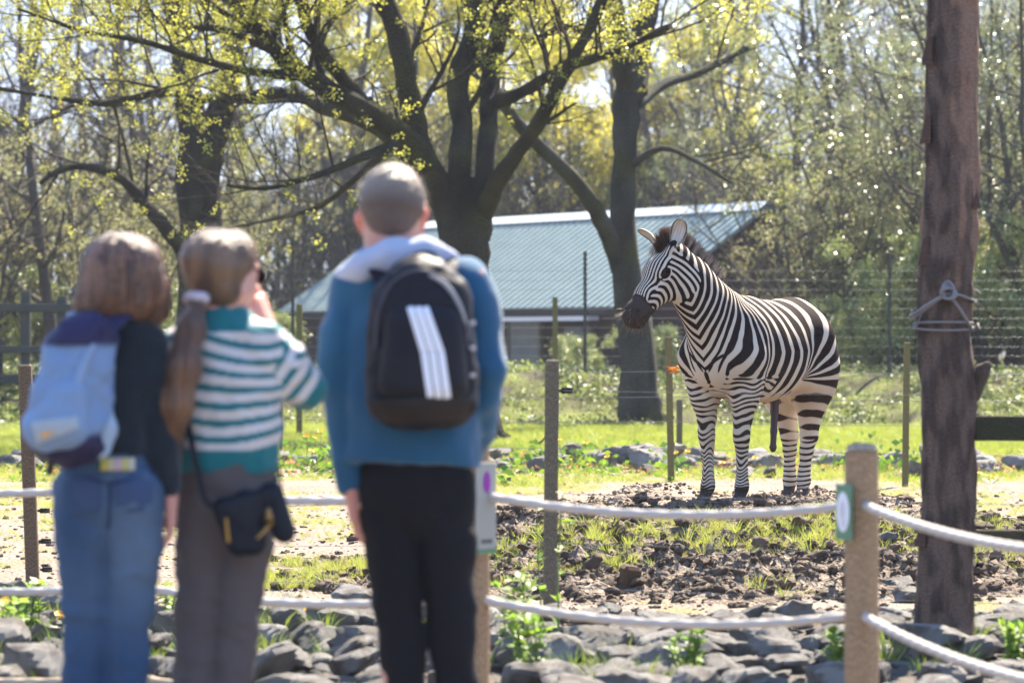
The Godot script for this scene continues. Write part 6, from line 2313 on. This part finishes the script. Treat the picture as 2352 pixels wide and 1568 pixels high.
func make_striped_woman() -> void:
	var d := 10.15
	var j := func(px: float, py: float, near := 0.0) -> Vector3: return at(px, py, d - near)
	var skin_c := Color(0.56, 0.31, 0.25)
	var foot_l := Vector3(at(440, 784, d).x, 0, -d)
	var foot_r := Vector3(at(535, 784, d).x, 0, -d - 0.06)
	var t := thing("person", "person with long brown ponytail and teal striped jumper, hand raised to chin", "person", Vector3((foot_l.x + foot_r.x) / 2, 0, -d), "visitors at the rope fence")
	var head: Vector3 = j.call(512, 618)
	var look := Vector3(0.80, -0.12, -0.58)
	var b := Body.new()
	b.bone(head + Vector3(-0.02, 0.015, 0.012), head + Vector3(0.016, 0.015, -0.015), 0.076, 0.074, 0.03)
	face(b, head, look, 0.95)
	b.chain([head + Vector3(-0.012, -0.04, 0.01), j.call(502, 700), j.call(502, 765)], [0.058, 0.05, 0.058], 0.03)
	b.chain([j.call(503, 780), j.call(510, 900), j.call(518, 1060)], [0.07, 0.07, 0.07], 0.05)
	b.bone(j.call(420, 800), j.call(600, 800), 0.045, 0.045, 0.03)
	b.chain([j.call(600, 800), j.call(700, 898, -0.08), j.call(613, 760, -0.20)], [0.042, 0.035, 0.027], 0.03)
	b.chain([j.call(415, 800), j.call(378, 930, -0.02), j.call(400, 1060, -0.16)], [0.042, 0.035, 0.025], 0.03)
	for s in 2:
		b.chain([j.call([475, 568][s], 1110), j.call([458, 545][s], 1400), foot_l + Vector3(0, 0.09, 0) if s == 0 else foot_r + Vector3(0, 0.09, 0)], [0.055, 0.042, 0.032], 0.03)
	b.bone(head + Vector3(0.018, 0.0, 0.062), head + Vector3(0.022, -0.03, 0.06), 0.018, 0.011, 0.008, Vector3(0.2, 0, 1), 0.5)
	var m := tint(b.skin(0.010), skin_c)
	var hb := Body.new()
	hand(hb, j.call(612, 748, -0.20), Vector3(-0.30, 0.93, 0.05), Vector3(-0.8, 0, -0.5), Vector3(-0.4, 0.2, 0.9), 1.0, 0.45)
	hand(hb, j.call(402, 1070, -0.18), Vector3(0.3, -0.8, -0.3), Vector3(1, 0, 0), Vector3(0, 0, -1), 0.9, 0.4)
	m.add(tint(hb.skin(0.004), Color(0.58, 0.30, 0.25)))
	part("body", m, mats.skin, t)
	eyes(t, head, look, 0.95)
	var sg := MB.new()
	sg.col = Color(0.02, 0.008, 0.012)
	var fw := look.normalized()
	var sd := fw.cross(Vector3.UP).normalized()
	for k in [-1.0, 1.0]:
		sg.ball(head + fw * 0.098 + sd * k * 0.034 - Vector3(0, 0.006, 0), Basis(sd * 0.027, Vector3.UP * 0.021, fw * 0.005), 16)
		sg.bar(head + fw * 0.094 + sd * k * 0.062 + Vector3(0, 0.004, 0), head + fw * 0.0 + sd * k * 0.078 + Vector3(0, 0.012, 0), 0.003, 0.006)
	sg.bar(head + fw * 0.099 - sd * 0.015, head + fw * 0.099 + sd * 0.015, 0.004, 0.005)
	part("sunglasses", sg, mats.gloss, t)
	# hair and ponytail
	var h := Body.new()
	h.bone(head + Vector3(-0.026, 0.024, 0.016), head + Vector3(0.012, 0.026, -0.010), 0.084, 0.082, 0.03)
	h.bone(head + Vector3(-0.035, 0.0, 0.03), j.call(456, 678, 0.05), 0.076, 0.026, 0.03)
	h.bone(head + Vector3(-0.01, -0.02, 0.03), head + Vector3(0.0, -0.05, 0.035), 0.07, 0.055, 0.03)
	h.carve(head + look * 0.16 + Vector3(0, -0.03, -0.02), head + look * 0.14 + Vector3(0, -0.10, -0.02), 0.088, 0.095, 0.02)
	folds(h, 0.003, 21).stretch = Vector3(60, 30, 60)
	var hm := h.skin(0.007)
	for i in hm.c.size():
		hm.c[i] = Color(0.13, 0.075, 0.048).lerp(Color(0.36, 0.21, 0.11), clampf(0.5 + fine.get_noise_3dv(hm.v[i] * Vector3(160, 60, 160)), 0, 1))
	var ho := part("hair", hm, mats.hair, t)
	var pt := Body.new()
	pt.chain([j.call(455, 684, 0.06), j.call(437, 755, 0.15), j.call(420, 845, 0.17), j.call(405, 930, 0.17), j.call(398, 1000, 0.16)], [0.020, 0.034, 0.042, 0.041, 0.022], 0.03)
	folds(pt, 0.008, 22).stretch = Vector3(40, 4, 40)
	var pm := pt.skin(0.007)
	for i in pm.c.size():
		var k := smoothstep(j.call(0, 720).y, j.call(0, 1000).y, pm.v[i].y)
		pm.c[i] = Color(0.19, 0.10, 0.065).lerp(Color(0.40, 0.19, 0.085), clampf(k * 0.8 + 0.5 * fine.get_noise_3dv(pm.v[i] * Vector3(160, 12, 160)), 0, 1))
	obj("ponytail", pm.mesh(-t.position), mats.hair, ho)
	rng.seed = 92
	var wisp := MB.new()
	for i in 260:
		var p: Vector3 = j.call(rnd(380, 425), rnd(930, 1010), rnd(0.13, 0.19))
		hair_blade(wisp, p, Vector3(rnd(-0.2, 0.1), -1, rnd(-0.1, 0.1)).normalized(), rnd(0.03, 0.07), 0.0012, Vector3(rnd(-1, 1), 0, rnd(-1, 1)).normalized(), Vector3.ZERO, Color(0.2, 0.1, 0.05), Color(0.3, 0.15, 0.07))
	for i in 140:
		var a := rnd(0, TAU)
		var e := acos(rnd(0.2, 1.0))
		var u := Vector3(sin(e) * cos(a), cos(e), sin(e) * sin(a))
		hair_blade(wisp, head + Vector3(-0.008, 0.026, 0.004) + u * 0.085, (u + Vector3(rnd(-1, 1), rnd(-0.4, 0.4), rnd(-1, 1))).normalized(), rnd(0.02, 0.05), 0.0007, u.cross(Vector3(0.3, 0.9, 0.2)).normalized(), Vector3.DOWN * 0.01, Color(0.2, 0.13, 0.08), Color(0.32, 0.22, 0.14))
	obj("loose_hair", wisp.mesh(-t.position), mats.hair, ho).set_meta("kind", "stuff")
	var sc := MB.new()
	sc.col = Color(0.62, 0.56, 0.64)
	var ring := []
	var rr := []
	var ctr: Vector3 = j.call(451, 686, 0.08)
	for i in 25:
		var a := TAU * i / 24
		ring.append(ctr + Vector3(cos(a) * 0.022, 0.006 * sin(a), sin(a) * 0.024))
		rr.append(0.013 + 0.003 * sin(i * 2.6))
	sc.tube(ring, rr, 10, false)
	part("hair_band", sc, mats.fleece, t)
	# jumper
	var f := Body.new()
	f.chain([j.call(503, 800), j.call(510, 880), j.call(515, 980), j.call(518, 1055)], [0.125, 0.138, 0.134, 0.135], 0.05, Vector3.BACK, 0.72)
	f.bone(j.call(503, 775), j.call(430, 808), 0.055, 0.066, 0.05)
	f.bone(j.call(503, 772), j.call(585, 800), 0.055, 0.070, 0.05)
	f.chain([j.call(500, 755), j.call(500, 738, -0.005)], [0.066, 0.062], 0.03)
	f.cut(j.call(518, 1086), Vector3(0.0, -1, 0))
	f.chain([j.call(590, 802), j.call(650, 842, -0.03), j.call(694, 890, -0.08), j.call(662, 838, -0.17), j.call(622, 786, -0.2)], [0.070, 0.064, 0.056, 0.050, 0.042], 0.03)
	f.chain([j.call(424, 812), j.call(394, 900), j.call(380, 960, -0.04), j.call(400, 1050, -0.15)], [0.064, 0.058, 0.052, 0.042], 0.03)
	folds(f, 0.011, 23)
	var fm := f.skin(0.009)
	fm = subdivide(fm)
	var a0: Vector3 = j.call(575, 795)
	var a1: Vector3 = j.call(700, 900, -0.08)
	var a2: Vector3 = j.call(622, 786, -0.2)
	for i in fm.v.size():
		var p := fm.v[i]
		var near_arm := 9.0
		var along := 0.0
		for s in [[a0, a1, 0.0], [a1, a2, a0.distance_to(a1)]]:
			var ab: Vector3 = s[1] - s[0]
			var u := clampf((p - s[0]).dot(ab) / ab.length_squared(), 0.0, 1.0)
			var e: float = p.distance_to(s[0] + ab * u)
			if e < near_arm:
				near_arm = e
				along = s[2] + u * ab.length()
		var sag := p.y - 0.35 * pow(p.x - head.x - 0.02, 2.0) * 4.0 + 0.16 * (p.x - head.x) * smoothstep(j.call(0, 930).y, j.call(0, 820).y, p.y) + 0.007 * fine.get_noise_3dv(p * 50.0)
		var on_arm := 1.0 if near_arm < 0.085 and along > 0.055 else 0.0
		var ph := along / 0.047 + 0.2 if on_arm > 0.0 else sag / 0.0425
		var s2 := cos(TAU * ph) + 0.22
		if p.y < j.call(0, 1030).y or (p.y > j.call(0, 762).y and absf(p.x - head.x) < 0.075 and on_arm == 0.0):
			s2 = -1.0
		fm.c[i] = Color(0.012, 0.165, 0.19).lerp(Color(0.66, 0.62, 0.60), smoothstep(-0.15, 0.15, s2))
	part("jumper", fm, mats.fleece, t)
	# trousers
	var q := Body.new()
	q.chain([j.call(520, 1075), j.call(520, 1150)], [0.128, 0.132], 0.04, Vector3.BACK, 0.78)
	q.cut(j.call(520, 1050), Vector3.UP)
	q.chain([j.call(472, 1130), j.call(466, 1250), j.call(456, 1400), j.call(448, 1568), foot_l + Vector3(0, 0.07, 0)], [0.082, 0.075, 0.063, 0.060, 0.066], 0.010)
	q.chain([j.call(566, 1130), j.call(560, 1250), j.call(542, 1400), j.call(527, 1568), foot_r + Vector3(0, 0.07, 0)], [0.084, 0.078, 0.064, 0.060, 0.066], 0.010)
	folds(q, 0.010, 24)
	part("trousers", tint(q.skin(0.012), Color(0.115, 0.095, 0.095)), mats.denim, t)
	shoe(foot_l, Vector3(-0.05, 0, -1), Color(0.25, 0.24, 0.23), t)
	shoe(foot_r, Vector3(0.2, 0, -1), Color(0.25, 0.24, 0.23), t)
	# shoulder bag
	var g := thing("shoulder_bag", "small black shoulder bag hanging at the striped person's hip", "bag", j.call(585, 1270, 0.16))
	var c := Body.new()
	for e in [[515, 1168, 545, 1252], [565, 1150, 585, 1250], [622, 1132, 652, 1222]]:
		c.bone(j.call(e[0], e[1], 0.16), j.call(e[2], e[3], 0.16), 0.032, 0.030, 0.03)
	part("main_body", tint(c.skin(0.006), Color(0.010, 0.012, 0.020)), mats.nylon, g)
	var fl := MB.new()
	fl.col = Color(0.013, 0.016, 0.026)
	patch(fl, c, [Vector2(505, 1152), Vector2(632, 1116), Vector2(622, 1168), Vector2(560, 1222)], d, 0.005, 8, 8)
	part("flap", fl, mats.nylon, g)
	var em := MB.new()
	em.col = Color(0.34, 0.25, 0.13)
	patch(em, c, [Vector2(612, 1168), Vector2(620, 1166), Vector2(628, 1194), Vector2(606, 1198)], d, 0.007, 3, 3)
	part("metal_emblem", em, mats.metal, g)
	for e in [[519, 1190, 524, 1245], [590, 1236, 625, 1200]]:
		var z := MB.new()
		z.col = Color(0.42, 0.26, 0.08)
		z.tube([touch(c, e[0], e[1], d, 0.005), touch(c, (e[0] + e[2]) / 2.0, (e[1] + e[3]) / 2.0, d, 0.005), touch(c, e[2], e[3], d, 0.006)], [0.0035, 0.004, 0.0045], 7)
		part("zip_pull", z, mats.metal, g)
	var st := MB.new()
	st.col = Color(0.012, 0.013, 0.02)
	strap(st, [j.call(500, 1165, 0.16), j.call(472, 1150, 0.155), j.call(455, 1085, 0.145), j.call(440, 1020, 0.14), j.call(425, 930, 0.13), j.call(428, 830, 0.07), j.call(445, 770, 0.0), j.call(500, 850, -0.12), j.call(590, 980, -0.12), j.call(640, 1080, -0.05), j.call(645, 1128, 0.13)], 0.016, 0.004, [Vector3(0, 0, 1), Vector3(0, 0, 1), Vector3(0, 0, 1), Vector3(0, 0, 1), Vector3(-0.3, 0, 1), Vector3(-0.4, 0.5, 0.7), Vector3(-0.3, 1, 0), Vector3(0, 0, -1), Vector3(0.2, 0, -1), Vector3(1, 0, -0.3), Vector3(1, 0, 0.3)])
	part("strap", st, mats.nylon, g)

func make_rucksack_woman() -> void:
	var d := 10.0
	var j := func(px: float, py: float, near := 0.0) -> Vector3: return at(px, py, d - near)
	var foot_l := Vector3(at(195, 784, d).x, 0, -d)
	var foot_r := Vector3(at(282, 784, d).x, 0, -d - 0.05)
	var t := thing("person", "person with a brown bob, dark top and blue jeans wearing a blue rucksack", "person", Vector3((foot_l.x + foot_r.x) / 2, 0, -d), "visitors at the rope fence")
	var head: Vector3 = j.call(285, 632)
	var look := Vector3(0.62, -0.05, -0.78)
	var b := Body.new()
	b.bone(head + Vector3(-0.012, 0.018, 0.02), head + Vector3(0.012, 0.018, -0.015), 0.075, 0.073, 0.03)
	face(b, head, look, 0.95)
	b.chain([head + Vector3(-0.01, -0.04, 0.01), j.call(270, 715), j.call(262, 770)], [0.058, 0.05, 0.058], 0.03)
	b.chain([j.call(258, 790), j.call(260, 900), j.call(250, 1060)], [0.065, 0.065, 0.07], 0.05)
	b.bone(j.call(180, 790), j.call(325, 785), 0.045, 0.045, 0.03)
	b.chain([j.call(325, 785), j.call(352, 930, 0.0), j.call(388, 1120, -0.02)], [0.042, 0.035, 0.025], 0.03)
	b.chain([j.call(180, 790), j.call(150, 920, -0.06), j.call(190, 1030, -0.2)], [0.042, 0.035, 0.025], 0.03)
	for s in 2:
		b.chain([j.call([195, 300][s], 1110), j.call([197, 290][s], 1400), foot_l + Vector3(0, 0.09, 0) if s == 0 else foot_r + Vector3(0, 0.09, 0)], [0.055, 0.042, 0.032], 0.03)
	var m := tint(b.skin(0.010), Color(0.55, 0.31, 0.24))
	var hb := Body.new()
	hand(hb, j.call(391, 1138, -0.02), Vector3(0.03, -1, -0.05), Vector3(-1, 0, -0.2), Vector3(0, 0, -1), 0.92, 0.4)
	hand(hb, j.call(192, 1040, -0.22), Vector3(0.4, -0.7, -0.3), Vector3(1, 0, 0.1), Vector3(0, 0, -1), 0.9, 0.4)
	m.add(tint(hb.skin(0.004), Color(0.56, 0.28, 0.22)))
	part("body", m, mats.skin, t)
	eyes(t, head, look, 0.95)
	# bob
	var h := Body.new()
	h.bone(head + Vector3(-0.014, 0.026, 0.02), head + Vector3(0.008, 0.026, -0.01), 0.085, 0.082, 0.03)
	h.chain([head + Vector3(-0.03, 0.0, 0.03), j.call(226, 685, 0.04), j.call(196, 700, 0.03)], [0.078, 0.05, 0.03], 0.05)
	h.chain([head + Vector3(0.02, 0.0, 0.02), j.call(340, 670, 0.03), j.call(360, 718, 0.0)], [0.078, 0.048, 0.03], 0.05)
	h.chain([head + Vector3(0.0, 0.0, 0.04), j.call(268, 665, 0.06), j.call(300, 695, 0.05)], [0.075, 0.06, 0.03], 0.05)
	h.chain([j.call(340, 620, -0.05), j.call(362, 680, -0.09), j.call(366, 722, -0.08)], [0.03, 0.034, 0.02], 0.04)
	h.carve(head + look * 0.14 + Vector3(0, -0.04, 0), head + look * 0.12 + Vector3(0, -0.12, 0), 0.07, 0.07, 0.02)
	folds(h, 0.006, 31).stretch = Vector3(36, 7, 36)
	var hm := h.skin(0.007)
	for i in hm.c.size():
		var k := clampf(0.5 + 0.9 * fine.get_noise_3dv(hm.v[i] * Vector3(210, 16, 210)) * 1.3, 0, 1)
		var low := smoothstep(j.call(0, 640).y, j.call(0, 730).y, hm.v[i].y)
		hm.c[i] = Color(0.10, 0.042, 0.028).lerp(Color(0.42, 0.19, 0.115), smoothstep(0.15, 0.85, k)).lerp(Color(0.48, 0.24, 0.12), low * 0.6)
	var ho := part("hair", hm, mats.hair, t)
	rng.seed = 93
	var wisp := MB.new()
	for i in 420:
		var px := rnd(178, 372)
		var p: Vector3 = j.call(px, 672 + 0.22 * absf(px - 240) + rnd(-10, 24), rnd(-0.06, 0.08))
		hair_blade(wisp, p, Vector3(rnd(-0.25, 0.25), -1, rnd(-0.1, 0.1)).normalized(), rnd(0.02, 0.045), 0.0014, Vector3(rnd(-1, 1), 0, rnd(-1, 1)).normalized(), Vector3.ZERO, Color(0.22, 0.12, 0.08), Color(0.38, 0.22, 0.13))
	for i in 300:      # locks that run from the crown down over the bob
		var a := rnd(0, TAU)
		var u := Vector3(cos(a), 0, sin(a))
		if u.dot(look) > 0.55:
			continue
		var c := Color(0.06, 0.028, 0.02).lerp(Color(0.56, 0.29, 0.18), pow(rnd(0, 1), 1.3))
		var end := rnd(-0.115, -0.075) - 0.03 * maxf(0.0, u.x)
		var last := []
		var w := rnd(0.0015, 0.006)
		for s in 9:
			var f := s / 8.0
			var y := lerpf(0.10, end, f * f * 0.35 + f * 0.65)
			var lean := u.rotated(Vector3.UP, 0.12 * sin(f * 3.0 + i))
			var r := 0.16
			for it in 9:
				r -= 0.9 * Body.field(h.bones, head + Vector3(0, y, 0) + lean * r)
			r = clampf(r, 0.004, 0.16) + 0.002
			var o := head + Vector3(0, y, 0) + lean * r
			var side := lean.cross(Vector3.UP).normalized() * w * (1.0 - 0.6 * f)
			var nn := (lean + Vector3.UP * maxf(0.0, 1.0 - f * 2.2)).normalized()
			var now := [wisp.vert(o - side, nn, c), wisp.vert(o + side, nn, c)]
			if s > 0:
				wisp.face(last[0], last[1], now[1])
				wisp.face(last[0], now[1], now[0])
			last = now
	obj("loose_hair", wisp.mesh(-t.position), mats.hair, ho).set_meta("kind", "stuff")
	# dark top
	var f := Body.new()
	f.chain([j.call(256, 790), j.call(262, 880), j.call(258, 980), j.call(254, 1035)], [0.100, 0.104, 0.100, 0.108], 0.05, Vector3.BACK, 0.8)
	f.bone(j.call(262, 760), j.call(190, 792), 0.05, 0.06, 0.05)
	f.bone(j.call(262, 755), j.call(318, 788), 0.05, 0.064, 0.05)
	f.chain([j.call(268, 745), j.call(270, 722)], [0.064, 0.062], 0.03)
	f.cut(j.call(254, 1050), Vector3(0.0, -1, 0))
	f.chain([j.call(320, 790), j.call(338, 860), j.call(350, 930), j.call(372, 1040), j.call(388, 1118)], [0.064, 0.056, 0.050, 0.043, 0.036], 0.03)
	f.chain([j.call(185, 792), j.call(152, 915, -0.06), j.call(190, 1025, -0.19)], [0.06, 0.052, 0.04], 0.03)
	folds(f, 0.009, 33)
	part("top", tint(f.skin(0.011), Color(0.012, 0.022, 0.028)), mats.fleece, t)
	# jeans
	var q := Body.new()
	q.chain([j.call(250, 1045), j.call(248, 1130)], [0.112, 0.130], 0.04, Vector3.BACK, 0.8)
	q.cut(j.call(250, 1012), Vector3.UP)
	q.chain([j.call(196, 1130, 0.02), j.call(193, 1250), j.call(196, 1400), j.call(195, 1568), foot_l + Vector3(0, 0.06, 0)], [0.087, 0.078, 0.062, 0.060, 0.064], 0.010)
	q.chain([j.call(301, 1130, 0.02), j.call(302, 1250), j.call(294, 1400), j.call(286, 1568), foot_r + Vector3(0, 0.06, 0)], [0.087, 0.080, 0.063, 0.060, 0.064], 0.010)
	folds(q, 0.009, 34)
	var qm := q.skin(0.011)
	for i in qm.c.size():
		var p := qm.v[i]
		var worn := clampf(0.45 + 0.7 * fine.get_noise_3dv(p * Vector3(40, 14, 40)), 0, 1) * smoothstep(j.call(0, 1560).y, j.call(0, 1250).y, p.y)
		qm.c[i] = Color(0.04, 0.08, 0.155).lerp(Color(0.115, 0.17, 0.25), worn)
	var jeans := part("jeans", qm, mats.denim, t)
	for e in [[258, 1088, 352, 1180], [160, 1092, 232, 1182]]:
		var pk := MB.new()
		pk.col = Color(0.055, 0.088, 0.175)
		patch(pk, q, [Vector2(e[0], e[1]), Vector2(e[2], e[1] - 2), Vector2(e[2] - 4, e[3] - 8), Vector2(e[0] + 6, e[3])], d, 0.003, 7, 7)
		obj("pocket", pk.mesh(-t.position), mats.denim, jeans)
	for e in [[[150, 1085], [200, 1098], [250, 1110], [300, 1100], [352, 1080]], [[250, 1112], [251, 1150], [250, 1185], [248, 1215]]]:
		var sm := MB.new()
		sm.col = Color(0.025, 0.045, 0.10)
		var pts := []
		for c in e:
			pts.append(touch(q, c[0], c[1], d, 0.001))
		var ww := []
		for c in e:
			ww.append(0.0035)
		sm.tube(wander_line(pts), widths(ww), 6)
		obj("seam", sm.mesh(-t.position), mats.denim, jeans)
	shoe(foot_l, Vector3(-0.1, 0, -1), Color(0.5, 0.5, 0.5), t)
	shoe(foot_r, Vector3(0.15, 0, -1), Color(0.5, 0.5, 0.5), t)
	var tk := thing("tissue_packet", "yellow and pink printed packet sticking out of the blue jeans' back pocket", "packet", j.call(270, 1080, 0.14))
	for s in 5:
		var pm := MB.new()
		pm.col = [Color(0.62, 0.55, 0.12), Color(0.62, 0.58, 0.35), Color(0.62, 0.45, 0.52), Color(0.62, 0.55, 0.2), Color(0.6, 0.58, 0.42)][s]
		patch(pm, q, [Vector2(230 + s * 15.8, 1051), Vector2(245.6 + s * 15.8, 1050), Vector2(245.6 + s * 15.8, 1080), Vector2(230 + s * 15.8, 1081)], d, 0.010, 3, 4)
		part("printed_panel", pm, mats.nylon, tk)
	# rucksack
	var k := thing("backpack", "pale blue and navy rucksack with a small orange tick, on the bob-haired person", "backpack", j.call(150, 1050, 0.2))
	var p := Body.new()
	p.bone(j.call(196, 775, 0.17), j.call(122, 985, 0.18), 0.062, 0.080, 0.06)
	p.bone(j.call(212, 780, 0.15), j.call(190, 1000, 0.17), 0.055, 0.066, 0.06)
	p.bone(j.call(158, 800, 0.19), j.call(150, 985, 0.22), 0.058, 0.080, 0.06)
	folds(p, 0.011, 35)
	var pm2 := p.skin(0.008)
	for i in pm2.c.size():
		var v := pm2.v[i]
		var low := smoothstep(j.call(0, 985).y, j.call(0, 1000).y, v.y + 0.25 * absf(v.x - j.call(150, 0).x) * 0.0)
		pm2.c[i] = Color(0.20, 0.30, 0.47).lerp(Color(0.03, 0.027, 0.07), low).lerp(Color(0.03, 0.027, 0.075), smoothstep(j.call(0, 800).y, j.call(0, 785).y, v.y))
	part("main_body", pm2, mats.nylon, k)
	var fl := MB.new()
	fl.col = Color(0.032, 0.028, 0.08)
	patch(fl, p, [Vector2(158, 722), Vector2(232, 728), Vector2(215, 792), Vector2(112, 790)], d, 0.008, 8, 6)
	part("top_flap", fl, mats.nylon, k)
	var fb := Body.new()
	fb.bone(j.call(140, 915, 0.26), j.call(92, 985, 0.25), 0.035, 0.046, 0.05)
	fb.bone(j.call(168, 905, 0.265), j.call(160, 975, 0.27), 0.035, 0.046, 0.05)
	fb.bone(j.call(120, 1000, 0.25), j.call(150, 990, 0.27), 0.04, 0.042, 0.05)
	folds(fb, 0.005, 36)
	part("front_pocket", tint(fb.skin(0.007), Color(0.22, 0.32, 0.48)), mats.nylon, k)
	var lp := MB.new()
	lp.col = Color(0.40, 0.45, 0.48)
	patch(lp, fb, [Vector2(70, 968), Vector2(178, 955), Vector2(180, 985), Vector2(82, 1022)], d, 0.004, 8, 6)
	part("pale_panel", lp, mats.nylon, k)
	var tick := MB.new()
	tick.col = Color(0.72, 0.36, 0.08)
	var tp := []
	for e in [[95, 990], [98, 998], [104, 999], [114, 993], [122, 987]]:
		tp.append(touch(fb, e[0], e[1], d, 0.006))
	tick.tube(wander_line(tp), widths([0.0015, 0.006, 0.0055, 0.003, 0.001]), 6)
	part("orange_tick", tick, mats.plain, k)
	var sp := Body.new()
	sp.chain([j.call(226, 915, 0.16), j.call(232, 985, 0.17), j.call(228, 1030, 0.18)], [0.030, 0.036, 0.028], 0.03)
	folds(sp, 0.004, 37)
	part("side_pocket", tint(sp.skin(0.007), Color(0.36, 0.46, 0.58)), mats.nylon, k)
	var ed := MB.new()
	ed.col = Color(0.26, 0.36, 0.52)
	var ep := []
	for e in [[214, 790], [190, 840], [172, 890], [140, 935], [105, 965]]:
		ep.append(touch(p, e[0], e[1], d, 0.003))
	ed.tube(wander_line(ep), widths([0.007, 0.012, 0.014, 0.012, 0.008]), 8)
	part("piping", ed, mats.nylon, k)
	for s in 2:
		var st := MB.new()
		st.col = [Color(0.30, 0.42, 0.62), Color(0.045, 0.05, 0.11)][s]
		var dx: float = [0.0, 68.0][s]
		strap(st, [j.call(180 + dx * 0.5, 790, 0.18), j.call(172 + dx * 1.3, 740, 0.12), j.call(182 + dx * 1.7, 722, 0.03), j.call(186 + dx * 1.85, 760, -0.09), j.call(190 + dx * 1.9, 860, -0.13), j.call(190 + dx * 1.7, 960, -0.05), j.call(200 + dx * 0.6, 1010, 0.14)], 0.05, 0.011, [Vector3(0, 0.5, 1), Vector3(0, 1, 0.6), Vector3(0, 1, 0), Vector3(0, 0.3, -1), Vector3(0, 0, -1), Vector3(-1 + s * 2, 0, 0), Vector3(-1 + s * 2, 0, 0)])
		part("shoulder_strap", st, mats.nylon, k)
	var dg := MB.new()
	dg.col = Color(0.02, 0.02, 0.04)
	strap(dg, [j.call(130, 1030, 0.2), j.call(118, 1060, 0.21), j.call(112, 1090, 0.2)], 0.02, 0.003, [Vector3(0, 0, 1), Vector3(0, 0, 1), Vector3(0, 0, 1)])
	part("strap_end", dg, mats.nylon, k)
# ---------------------------------------------------------------- the whole
func _ready() -> void:
	rng.seed = 1
	fine.noise_type = FastNoiseLite.TYPE_SIMPLEX
	fine.fractal_type = FastNoiseLite.FRACTAL_NONE
	fine.frequency = 0.1
	fine.seed = 5
	broad.noise_type = FastNoiseLite.TYPE_SIMPLEX
	broad.fractal_octaves = 3
	broad.frequency = 0.03
	broad.seed = 9
	var cam := Camera3D.new()
	cam.name = "camera"
	add_child(cam)
	cam.position = Vector3(0, EYE, 0)
	var lens := CameraAttributesPhysical.new()
	lens.frustum_focal_length = 135.0
	lens.frustum_focus_distance = 24.3
	lens.frustum_near = 0.1
	lens.frustum_far = 1000.0
	lens.exposure_aperture = 4.4
	cam.attributes = lens
	cam.current = true
	var sky_mat := ProceduralSkyMaterial.new()
	sky_mat.sky_top_color = Color(0.50, 0.64, 0.86)
	sky_mat.sky_horizon_color = Color(0.86, 0.91, 0.98)
	sky_mat.sky_curve = 0.16
	sky_mat.ground_bottom_color = Color(0.3, 0.27, 0.22)
	sky_mat.ground_horizon_color = Color(0.5, 0.48, 0.44)
	var sky := Sky.new()
	sky.sky_material = sky_mat
	var env := Environment.new()
	env.background_mode = Environment.BG_SKY
	env.sky = sky
	env.background_energy_multiplier = 0.46
	env.tonemap_mode = Environment.TONE_MAPPER_LINEAR
	env.tonemap_exposure = 5.2
	env.sdfgi_enabled = true
	env.ssao_enabled = true
	env.ssil_enabled = true
	env.fog_enabled = true
	env.fog_light_color = Color(0.93, 0.95, 1.0)
	env.fog_density = 0.0003
	var we := WorldEnvironment.new()
	we.name = "environment"
	we.environment = env
	add_child(we)
	var sun := DirectionalLight3D.new()
	sun.name = "sun"
	add_child(sun)
	sun.light_energy = 1.6
	sun.light_color = Color(1.0, 0.95, 0.87)
	sun.light_angular_distance = 0.5
	sun.shadow_enabled = true
	var from := Vector3(0.27, 0.86, -0.70)      # high, beyond the subject and a little to the right
	sun.look_at_from_position(from * 10.0, Vector3.ZERO)
	make_materials()
	make_ground()
	make_hut()
	make_great_tree()
	make_forked_tree()
	make_woods()
	make_fences()
	make_ropes()
	make_pole()
	make_stones()
	make_zebra()
	make_people()
	make_ground_cover()
	make_plants()
